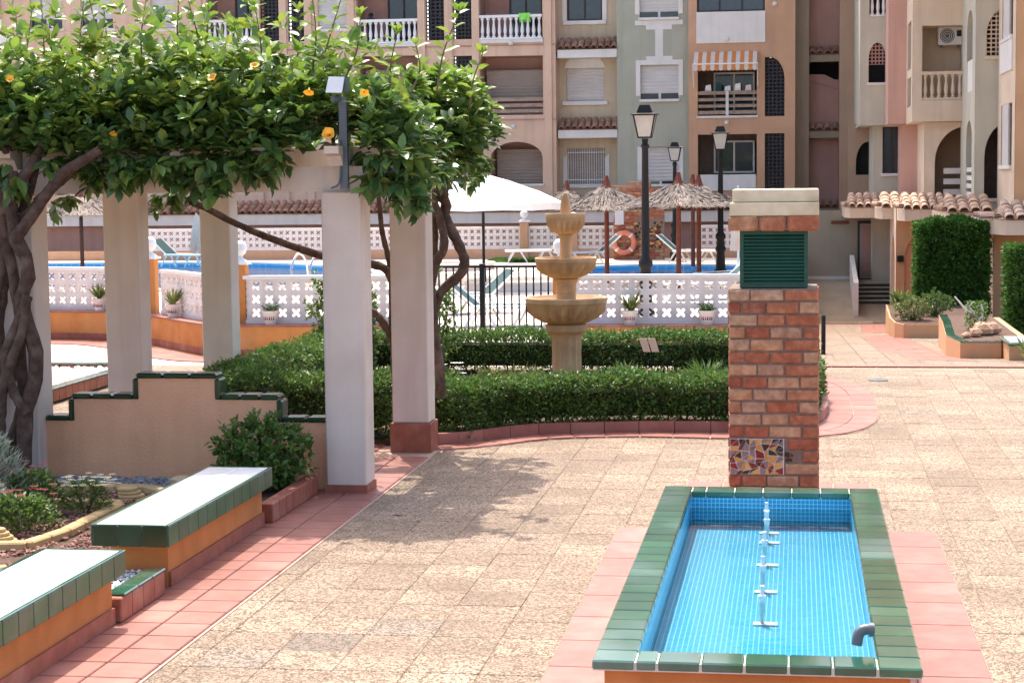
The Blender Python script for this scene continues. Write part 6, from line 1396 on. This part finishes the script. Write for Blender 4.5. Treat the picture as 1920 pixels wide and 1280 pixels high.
# bay 1 (sage)
Ya = 60.0; XL = 1.9; w1, w0 = rop(1628, 1661, 80, 155, Ya, arch='full', rise=.55), rop(1629, 1661, -60, 32, Ya)
front('bay_sage', M_RSAGE, XL, 2.70, Ya, 4.05, ZR, [w1, w0]); left('bay_sage_side', M_RSAGE, XL, Ya, 66, 4.05, ZR, []); soffit(XL, 2.75, Ya, 63, 4.05, M_RSAGE)
rback(w1, Ya, .9, M_SCREEN); up_ = dict(r=(w1['r'][0], w1['r'][1], w1['r'][2] + .55, w1['r'][3]), arch='full', rise=.55); screen(RW, up_, 0, Ya + .08, m=M_FROSE, s=.1, bar=.035); MB().cbox(w1['r'][0] - .05, w1['r'][1] + .05, Ya - .05, Ya + .1, w1['r'][2] - .08, w1['r'][2] - .001, .01).build('window_sill', M_TRIM, RW)
rback(w0, Ya); balustrade(RW, 'balustrade', w0['r'][0], w0['r'][1], Ya + .1, w0['r'][2] + .01, w0['r'][2] + .85, 3)
lo = rop(1655, 1690, 238, 325, 60.6); front('lower_wall_sage', M_RSAGE, rx(1637, 60.6), 3.4, 60.6, -1.8, 4.04, [lo]); window(RW, *lo['r'][:2], 60.7, *lo['r'][2:], 2); MB().cbox(lo['r'][0] - .05, lo['r'][1] + .05, 60.5, 60.7, lo['r'][2] - .09, lo['r'][2] - .001, .01).build('window_sill', M_TRIM, RW)
left('lower_wall_sage_side', M_RSAGE, rx(1637, 60.6), 60.6, 64, -1.8, 4.04, [])
la = rop(1605, 1630, 266, 328, 64, arch='left', rise=.7); front('link_wall', M_FBROWN, rx(1590, 64), rx(1640, 64), 64, -1.8, 4.2, [la]); rback(la, 64, .8, M_SCREEN)
# bay 2 (salmon)
front('bay_salmon', M_RPINK, 2.67, 3.21, 58, 4.04, ZR, []); left('bay_salmon_side', M_RPINK, 2.67, 58, 60, 4.04, ZR, []); soffit(2.67, 3.3, 58, 60.5, 4.04, M_RPINK)
front('lower_wall_salmon', M_RPINK, rx(1690, 58.6), 3.6, 58.6, -1.8, 4.03, []); left('lower_wall_salmon_side', M_RPINK, rx(1690, 58.6), 58.6, 60.6, -1.8, 4.03, [])
# bay 3 (cream)
Yc_ = 55.0; b3 = rop(1728, 1806, 48, 188, Yc_)
front('bay_cream', M_RCREAM, 3.2, 4.62, Yc_, 4.02, ZR, [b3]); rback(b3, Yc_, 1.3, M_RCREAM); balustrade(RW, 'balustrade', b3['r'][0], b3['r'][1], Yc_ + .1, b3['r'][2] + .01, rz(1760, 134, Yc_), 6, M_RCREAM)
sl_ = [dict(r=(55.6, 57.4, rz(1705, 130, 56), rz(1705, 40, 56)), depth=.2), dict(r=(55.6, 57.4, rz(1705, 200, 56) , rz(1705, 145, 56)), depth=.2)]
left('bay_cream_side', M_RCREAM, 3.2, Yc_, 58, 4.02, ZR, sl_); soffit(3.2, 4.62, Yc_, 58.5, 4.02, M_RCREAM)
for o in sl_: MB().box(3.4, 3.42, *o['r'][:2], o['r'][2], o['r'][3]).build('side_window', M_GLASS, RW)
ac = thing('air_conditioner', 'white air conditioning unit on the balcony wall of the cream bay', 'air conditioner', (rx(1780, 55.9), 55.95, rz(1780, 85, 55.9)))
xa, xb, za, zb2 = rx(1757, 55.9), rx(1804, 55.9), rz(1780, 85, 55.9), rz(1780, 51, 55.9)
MB().cbox(xa, xb, 55.8, 56.1, za, zb2, .02).build('case', M_WPLAS, ac); cx, cz, rr = xa + (xb - xa) * .36, (za + zb2) / 2, (zb2 - za) * .4
m = MB(); m.ext([(cx + rr * math.cos(t), 55.798, cz + rr * math.sin(t)) for t in np.linspace(0, 6.283, 25)[:-1]], (0, -.012, 0)); m.build('fan_grille', M_PVC, ac)
m = MB()
for q in (.35, .6, .85): m.tube([(cx + rr * q * math.cos(t), 55.782, cz + rr * q * math.sin(t)) for t in np.linspace(0, 6.283, 25)], .008, 5)
m.build('grille_ring', M_WPLAS, ac); MB().box(xa + (xb - xa) * .74, xa + (xb - xa) * .93, 55.785, 55.798, cz - .02, cz + .15).build('label_panel', M_NAVY, ac)
for x in (xa + .1, xb - .15): MB().box(x, x + .03, 55.85, 56.3, za - .06, za - .001).build('bracket', M_PVC, ac)
a3 = rop(1753, 1812, 238, 372, 55.4, arch='left', rise=1.0, rw=.85)
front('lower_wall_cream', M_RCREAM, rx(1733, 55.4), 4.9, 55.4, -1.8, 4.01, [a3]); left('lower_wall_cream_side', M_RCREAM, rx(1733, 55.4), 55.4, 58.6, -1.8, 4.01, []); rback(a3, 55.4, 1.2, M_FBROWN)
for k in range(3): a, b, c, e = a3['r']; MB().box(a + (b - a) * .3, b, 55.6, 55.64, c + .1 + k * .3, c + .26 + k * .3).build('rail_plank', M_TRIM, RW)
# bay 4 (pale sage)
Yd = 51.0; d1, d2 = rop(1848, 1885, 14, 105, Yd, arch='left', rise=.7, rw=.55), rop(1846, 1885, 230, 372, Yd, arch='left', rise=.9, rw=.6)
front('bay_pale_sage', M_RSAGE, 4.58, 5.5, Yd, -1.8, ZR, [d1, d2])
sd_ = [dict(r=(51.9, 53.6, rz(1818, 172, 52.5), rz(1818, 18, 52.5)), arch='full', rise=.5, depth=.18), dict(r=(51.9, 53.6, rz(1818, 372, 52.5), rz(1818, 226, 52.5)), arch='full', rise=.5, depth=.18)]
left('bay_pale_sage_side', M_RSAGE, 4.58, Yd, 55.4, -1.8, ZR, sd_)
for o in sd_: MB().box(4.76, 4.78, o['r'][0], o['r'][1], o['r'][2], o['r'][3]).build('side_window', M_GLASS, RW)
MB().box(4.6, 4.62, 51.9, 53.6, sd_[0]['r'][2], sd_[0]['r'][2] + .85).build('balcony_panel', M_TRIM, RW)
for k in range(4): MB().box(4.6, 4.64, 51.9, 53.6, sd_[1]['r'][2] + .05 + k * .22, sd_[1]['r'][2] + .17 + k * .22).build('rail_plank', M_TRIM, RW)
rback(d1, Yd, .9, M_INT); screen(RW, d1, 0, Yd + .08, m=M_RCREAM, s=.11, bar=.035); rback(d2, Yd, 1.0, M_INT)
for o in (d1, d2): MB().cbox(o['r'][0] - .05, o['r'][1] + .05, Yd - .06, Yd + .1, o['r'][2] - .09, o['r'][2] - .001, .01).build('window_sill', M_RCREAM, RW)
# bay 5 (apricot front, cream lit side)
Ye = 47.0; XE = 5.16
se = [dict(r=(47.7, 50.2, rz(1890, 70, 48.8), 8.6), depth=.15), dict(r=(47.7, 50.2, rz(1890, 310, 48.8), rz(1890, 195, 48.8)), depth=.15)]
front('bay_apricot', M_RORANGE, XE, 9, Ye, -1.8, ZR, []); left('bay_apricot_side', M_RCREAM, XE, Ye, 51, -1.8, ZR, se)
for o in se: MB().box(XE + .14, XE + .16, o['r'][0], o['r'][1], o['r'][2], o['r'][3]).build('side_window', M_GLASS, RW); MB().box(XE + .01, XE + .05, o['r'][0] + .9, o['r'][1] - .2, o['r'][2], o['r'][3]).build('side_shutter', M_SHUT, RW); MB().box(XE - .06, XE + .1, o['r'][0] - .05, o['r'][1] + .05, o['r'][2] - .09, o['r'][2] - .001).build('window_sill', M_TRIM, RW)
MB().box(XE - .04, XE - .002, 47.6, 50.3, se[0]['r'][2] - .85, se[0]['r'][2] - .1).build('balcony_panel', M_TRIM, RW)
MB().add([(XL - .3, 46.5, ZR), (12, 46.5, ZR), (12, 70, ZR), (XL - .3, 70, ZR)], [(0, 1, 2, 3)]).build('roof', M_FPINK, RW)
MB().add([(9, 47, -1.8), (9, 70, -1.8), (9, 70, ZR), (9, 47, ZR)], [(0, 1, 2, 3)]).build('back_wall', M_RCREAM, RW)
# clay tiled canopies
for i, (p0, p1, Y, yb, yt, depth_) in enumerate(((1594, 1660, 58.3, 409, 390, 3), (1656, 1704, 56, 411, 390, 3), (1698, 1786, 53.2, 415, 393, 3), (1780, 1856, 49.2, 424, 399, 3), (1888, 2010, 45.2, 441, 413, 3))):
    X0, X1 = rx(p0, Y), rx(p1, Y); zb_, zt_ = rz(p0, yb, Y), rz(p0, yt, Y)
    c_ = thing('tiled_canopy', ('clay tiled canopy piece farthest left on the side wing, over the door', 'second clay tiled canopy piece from the left on the side wing', 'middle clay tiled canopy piece over the arched wall', 'clay tiled canopy piece above the right part of the ivy', 'nearest clay tiled canopy piece at the right picture edge')[i], 'canopy', ((X0 + X1) / 2, Y, zb_), 'clay tiled canopies of the side wing')
    e0 = X0 - (.55 if i == 4 else .25)
    MB().prism([(X0, Y), (X1, Y), (X1 + .3, Y + 4.4), (e0 + .1, Y + 4.4), (e0 + .1, Y + .9)] if i != 4 else [(X0, Y), (X1, Y), (X1, Y + 5), (e0, Y + 5), (e0, Y + 1.6)], zb_, zt_).build('fascia', M_RCREAM, c_)
    tile_row(c_, X0 - .05, X1 + .1, Y - .08, zt_ + .03, 4, R(14), RT, .23, M_ROOF)
    for k in range(6): link('roof_tile', RT, c_, (e0 + .02 + .1 * (k % 2), Y + .75 + k * .28 * 1.3, zt_ + .05), rot=(0, R(-14), R(-90)), scale=1.1)
    for k in range(3): link('roof_tile', RT, c_, (X0 + (e0 - X0) * .3 + .04 * k, Y + .12 + k * .3, zt_ + .05 + .05 * k), rot=(R(16), 0, R(-25)), scale=1.2)
# ground floor of the side wing
gw = thing('arcade_wall', 'apricot ground floor wall with blind arch behind the ivy', 'wall', (4, 54.6, gz(54.6)))
YG = 54.6; zt_ = rz(1690, 408, YG); X0 = rx(1681, YG); aa = dict(r=(rx(1698, YG), rx(1800, YG), gz(YG) + .1, rz(1740, 432, YG)), arch='full', rise=.75, depth=.14)
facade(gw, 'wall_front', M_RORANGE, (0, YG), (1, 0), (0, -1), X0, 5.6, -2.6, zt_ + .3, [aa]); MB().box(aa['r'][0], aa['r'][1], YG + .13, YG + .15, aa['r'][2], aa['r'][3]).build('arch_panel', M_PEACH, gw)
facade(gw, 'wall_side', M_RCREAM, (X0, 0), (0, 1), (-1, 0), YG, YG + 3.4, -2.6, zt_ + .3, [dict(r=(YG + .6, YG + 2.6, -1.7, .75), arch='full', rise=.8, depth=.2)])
MB().box(X0 + .19, X0 + .21, YG + .6, YG + 2.6, -1.7, .75).build('arch_panel', M_PEACH, gw); MB().box(X0 + .001, 5.5, YG + 3.39, YG + 3.4, -2.6, zt_ + .3).build('wall_back', M_RORANGE, gw)
p = at(1688, 487, Y=YG - .1); MB().cbox(p.x - .09, p.x + .09, YG - .2, YG - .01, p.z - .06, p.z + .12, .01).build('wall_lamp', M_BLACK, gw)
gw2 = thing('corner_wall', 'apricot corner wall with lit cream side at the right picture edge', 'wall', (5, 46.6, gz(46)))
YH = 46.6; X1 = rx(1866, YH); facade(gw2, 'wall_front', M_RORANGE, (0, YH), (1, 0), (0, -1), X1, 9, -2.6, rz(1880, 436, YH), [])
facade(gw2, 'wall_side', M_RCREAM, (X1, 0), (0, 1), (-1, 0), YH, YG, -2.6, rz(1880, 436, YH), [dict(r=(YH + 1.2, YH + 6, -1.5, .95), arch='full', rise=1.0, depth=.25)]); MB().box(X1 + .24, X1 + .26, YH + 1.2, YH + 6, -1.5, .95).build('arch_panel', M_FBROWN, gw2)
# ---------------------------------------------------------------- falling path to the door
path = MB(); path.add([(.15, YC, -.004), (16, YC, -.004), (16, 64, gz(64)), (.15, 64, gz(64))], [(0, 1, 2, 3)]); path = path.build('path', M_MORT, kind='structure')
ps = MB()
for i in range(0, 16):
    for j in range(0, 76):
        x, y = .36 + i * .4, YC + .55 + j * .4
        if y > 56 or x > 5: continue
        px = seen((x, y, gz(y)))
        if px[0] > 2000: continue
        z = lambda yy: gz(yy) + .012
        ps.add([(x - .196, y - .196, z(y - .196)), (x + .196, y - .196, z(y - .196)), (x + .196, y + .196, z(y + .196)), (x - .196, y + .196, z(y + .196))], [(0, 1, 2, 3)])
tag(ps.build('paving_slabs', M_PAVE, path), kind='stuff')
tp = thing('terracotta_path_border', None, None, (1.8, 36, gz(36))); tag(tp, kind='structure')
def slope_tile(x0_, x1_, y0_, y1_):
    MB().add([(x0_ + .004, y0_ + .006, gz(y0_) + .014), (x1_ - .004, y0_ + .006, gz(y0_) + .014), (x1_ - .004, y1_ - .006, gz(y1_) + .016), (x0_ + .004, y1_ - .006, gz(y1_) + .016), (x0_ + .004, y0_ + .006, gz(y0_) - .01), (x1_ - .004, y0_ + .006, gz(y0_) - .01)], [(0, 1, 2, 3), (4, 5, 1, 0)]).build('tile', M_TERRA, tp)
for k in range(24): slope_tile(.16 + k * .3, .46 + k * .3, YC + .02, YC + .32)
for k in range(16):
    for i in range(3): slope_tile(1.62 + i * .3 - (0 if k < 4 else .22), 1.92 + i * .3 - (0 if k < 4 else .22), 28.2 + k * .9, 29.1 + k * .9)
for k in range(10): slope_tile(.18 + k * .3, .48 + k * .3, 54.2, 55.6)
for i in range(4):
    for k in range(12): slope_tile(1.5 + i * .33 + k * .03, 1.83 + i * .33 + k * .03, 45 + k * .9, 45.9 + k * .9)
# door, steps and ramp wall
zs_ = rz(1630, 524, 61.8)
DW = thing('entrance_porch', 'shaded entrance with grey door, dark steps and beige wall beyond the path', 'entrance', (1.5, 62, -1.8))
MB().box(.0, 4, 62, 62.3, -2, rz(1560, 395, 62)).build('wall', M_RDOOR, DW); MB().box(.3, rx(1607, 61.9), 61.97, 61.995, zs_, zs_ + .1).build('skirting', M_TRIM, DW)
dx0, dx1, dz1 = rx(1609, 61.9), rx(1668, 61.9), rz(1630, 414, 61.9)
dr = MB().box(dx0, dx1, 61.95, 61.99, zs_, dz1).build('door', M_FRAME, DW); MB().box(dx0 + .07, dx0 + .64, 61.9, 61.94, zs_ + .03, dz1 - .09).build('door_leaf', M_GAR, dr); MB().box(dx0 + .67, dx1, 61.9, 61.94, zs_ + .03, dz1 - .09).build('door_leaf', M_GAR, dr)
MB().box(dx0 + .13, dx0 + .56, 61.88, 61.898, zs_ + .12, dz1 - .18).build('door_panel', M_FROSE, dr); MB().tube([(dx0 + .6, 61.86, zs_ + .85), (dx0 + .6, 61.86, zs_ + .98)], .02, 6).build('handle', M_STEEL, dr)
p = at(1575, 417, Y=61.9); MB().box(p.x - .28, p.x + .28, 61.95, 61.995, p.z - .05, p.z + .05).build('vent', M_WOOD, DW)
zb_ = rz(1630, 570, 58.5); st = rx(1605, 59)
for k in range(5):
    z = zb_ + (zs_ - zb_) * (k + 1) / 5; y = 58.6 + k * .32
    MB().box(st, 4, y, 61.9 if k == 4 else y + .34, z - (zs_ - zb_) / 5, z - .03).build('step_riser', M_STEP, DW); MB().box(st, 4, y - .03, 61.9 if k == 4 else y + .315, z - .029, z).build('step_tread', M_RDOOR, DW)
MB().add([(.16, 56.4, gz(56.4) + .03), (5, 56.4, gz(56.4) + .03), (5, 58.58, zb_), (st - .1, 58.58, zb_), (.16, 58.58, zb_), (st - .1, 61.96, zs_), (.16, 61.96, zs_)], [(0, 1, 2, 3, 4), (4, 3, 5, 6)]).build('ramp', M_FGREY, DW)
yr0, yr1 = 57.2, 61.8; q = st - .1
MB().ext([(q, yr0, gz(yr0) - .4), (q, yr1, gz(yr1) - .4), (q, yr1, rz(1588, 478, yr1)), (q, yr0, rz(1601, 530, yr0))], (.14, 0, 0)).build('ramp_wall', M_TRIM, DW)
p = at(1544, 590, Y=30.5); bl = thing('black_post', 'thin black post at the edge of the path right of the chimney', 'post', (p.x, 30.5, gz(30.5))); MB().lathe([(.035, gz(30.5)), (.035, p.z - .02), (.02, p.z)], 10, (p.x, 30.5, 0)).build('shaft', M_BLACK, bl); MB().lathe([(.06, gz(30.5)), (.06, gz(30.5) + .02)], 10, (p.x, 30.5, 0)).build('foot', M_BLACK, bl)
# planters at the right
zp = gz(40.3)
P1 = thing('low_planter', 'low curved apricot planter under the ivy, with a round shrub', 'planter', (2.3, 38, zp)); pl1 = [(2.2, 40.3), (3.15, 40.3), (3.9, 40.8), (3.9, 46.2), (2.1, 46.2), (2.0, 42.2), (2.04, 40.8)]
zp1 = at(1720, 608, Y=40.3).z; MB().prism(pl1, zp - .3, zp1).build('planter_wall', M_RORANGE, P1); MB().prism([(x * .95 + .14, y * .97 + 1.27) for x, y in pl1], zp1 - .02, zp1 + .012).build('soil', M_SOIL, P1)
zt2 = at(1830, 641, Y=29).z; P2 = thing('low_planter', 'low angled apricot planter with green tile rim and tan rocks', 'planter', (2.8, 31, gz(30))); pl2 = [(2.42, 29), (3.02, 29), (3.5, 29.9), (3.5, 34), (2.5, 34.5), (2.45, 33), (2.30, 30.2)]
MB().prism(pl2, -.7, zt2 - .012).build('planter_wall', M_RORANGE, P2); MB().prism([(x * .8 + .58, y * .93 + 2.2) for x, y in pl2], zt2 - .05, zt2 + .006).build('soil', M_SOIL, P2)
for (ax, ay), (bx, by) in zip([pl2[3]] + [], []): pass
ring = [pl2[i] for i in (4, 5, 6, 0, 1, 2)]
for (ax, ay), (bx, by) in zip(ring[:-1], ring[1:]):
    L = math.hypot(bx - ax, by - ay); n = max(1, round(L / .2)); a_ = math.atan2(by - ay, bx - ax)
    for k in range(n): t = (k + .5) / n; link('rim_tile', tile_mesh(.195, .14, .02, M_GREEN) if False else kt, P2, (ax + (bx - ax) * t - math.sin(a_) * .075, ay + (by - ay) * t + math.cos(a_) * .075, zt2 - .011), a_ + R(90), scale=(1, L / n / .2, 1))
P3 = thing('low_planter', 'white topped green tiled seat block at the far right edge', 'planter', (3.25, 28.6, gz(28))); zq = at(1890, 642, Y=28.2).z
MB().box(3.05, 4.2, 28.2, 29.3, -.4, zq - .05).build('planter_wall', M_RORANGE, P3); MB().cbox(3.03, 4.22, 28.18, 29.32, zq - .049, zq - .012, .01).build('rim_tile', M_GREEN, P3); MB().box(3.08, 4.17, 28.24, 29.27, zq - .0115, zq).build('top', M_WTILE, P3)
for i, (px, py, Y, s) in enumerate(((1828, 637, 29.8, .10), (1841, 630, 30.1, .15), (1858, 630, 30.3, .14), (1812, 640, 29.6, .07))):
    p = at(px, py, Y=Y); m = MB(); m.lathe([(s * .5, 0), (s * .95, s * .3), (s, s * .75), (s * .7, s * 1.2), (s * .2, s * 1.4)], 9, (0, 0, 0)); m.v = [(x * random.uniform(.8, 1.25), y * random.uniform(.8, 1.2), z * random.uniform(.9, 1.1)) for x, y, z in m.v]; m.v = [(x + p.x, y + Y, z + zt2) for x, y, z in m.v]
    m.build('rock', M_ROCK, label=('small flat tan rock, left of the larger rocks in the planter', 'largest round tan rock in the middle of the angled planter', 'tan rock at the right end of the row in the planter', 'smallest tan rock at the left rim of the planter')[i], cat='rock', group='rocks in the angled planter')
hedge('tall clipped ivy covered shrub standing in front of the arched wall', [(rx(1724, 46.3), 46.3), (rx(1848, 46.3), 46.4)], .85, 2.25, 1900, .095, .065, z0=-.85, mtl=M_IVY, wob=.075, name='ivy_shrub', cat='shrub', sprigs=False)
hedge('ivy covered shrub cut off by the right picture edge', [(rx(1896, 40), 40), (5.9, 40.1)], .8, 1.85, 1200, .085, .06, z0=-.75, mtl=M_IVY, wob=.07, name='ivy_shrub', cat='shrub', sprigs=False)
p = at(1712, 595, Y=41.2); leafy('shrub', 'round yellow green shrub in the curved planter', (p.x, 41.2), .40, .40, .52, 1800, .05, .025, M_OLIVE, zp1)
p = at(1775, 595, Y=42.4); leafy('shrub', 'dark low shrub between the round shrub and the small tree', (p.x - .25, 42.4), .4, .4, .55, 1500, .05, .025, M_HEDGE, zp1)
p = at(1690, 575, Y=43); bush('agave', 'dark spiky agave behind the round shrub', 'plant', (p.x, 43, zp1), .2, .4, 90, .3, .05, M_HEDGE, BLADE, 1.2)
p = at(1893, 655, Y=27.6); bush('agave', 'pale striped agave leaves at the right picture edge', 'plant', (p.x + .28, 27.7, -.1), .16, .18, 36, .26, .05, M_OLIVE, BLADE, 1.0)
bt = thing('small_tree', 'small gnarled tree with pale bare branches in the angled planter', 'tree', (at(1833, 615, Y=31).x, 31, zt2))
m = MB(); 
for pts in ([(1833, 616), (1834, 600), (1826, 588), (1812, 582), (1802, 570), (1790, 556)], [(1826, 588), (1818, 576), (1824, 566)], [(1834, 606), (1842, 590), (1840, 570)], [(1812, 582), (1808, 575)]): 
    c = bez(px_path(pts, 31), 14); m.tube(c, [.026 - .014 * i / (len(c) - 1) for i in range(len(c))], 7)
m.build('trunk', M_LATT, bt, smooth=60)
n = 500; c = np.array([tuple(at(random.uniform(1810, 1850), random.uniform(565, 615), Y=31 + random.uniform(-.15, .3))) for _ in range(n)]); leaves('crown', bt, c, rng.normal(0, 1, (n, 3)) + np.array([0, 0, .5]), .06, .03, LEAF4, M_HEDGE, kind='stuff')
# eave of a nearer house at the top left picture edge
ev = thing('house_corner', 'tiled eave and wall corner of a house at the top left edge', 'building', (at(0, 60, Y=44).x - 2, 42, 0)); a = at(8, 60, Y=40); a.x = at(20, 60, Y=44).x
MB().box(a.x - 10, a.x, 26, 44, 0, a.z - .1).build('wall', M_RCREAM, ev); z_ = at(8, 42, Y=40).z; MB().box(a.x - 10, a.x + .12, 25.8, 44, a.z - .09, z_ - .02).build('eave', M_TRIM, ev); tile_row(ev, a.x - 3, a.x + .2, 39.95, z_, 5, R(22), RT, .23, M_ROOF)  # wall run out of view lengthened to block low sky light
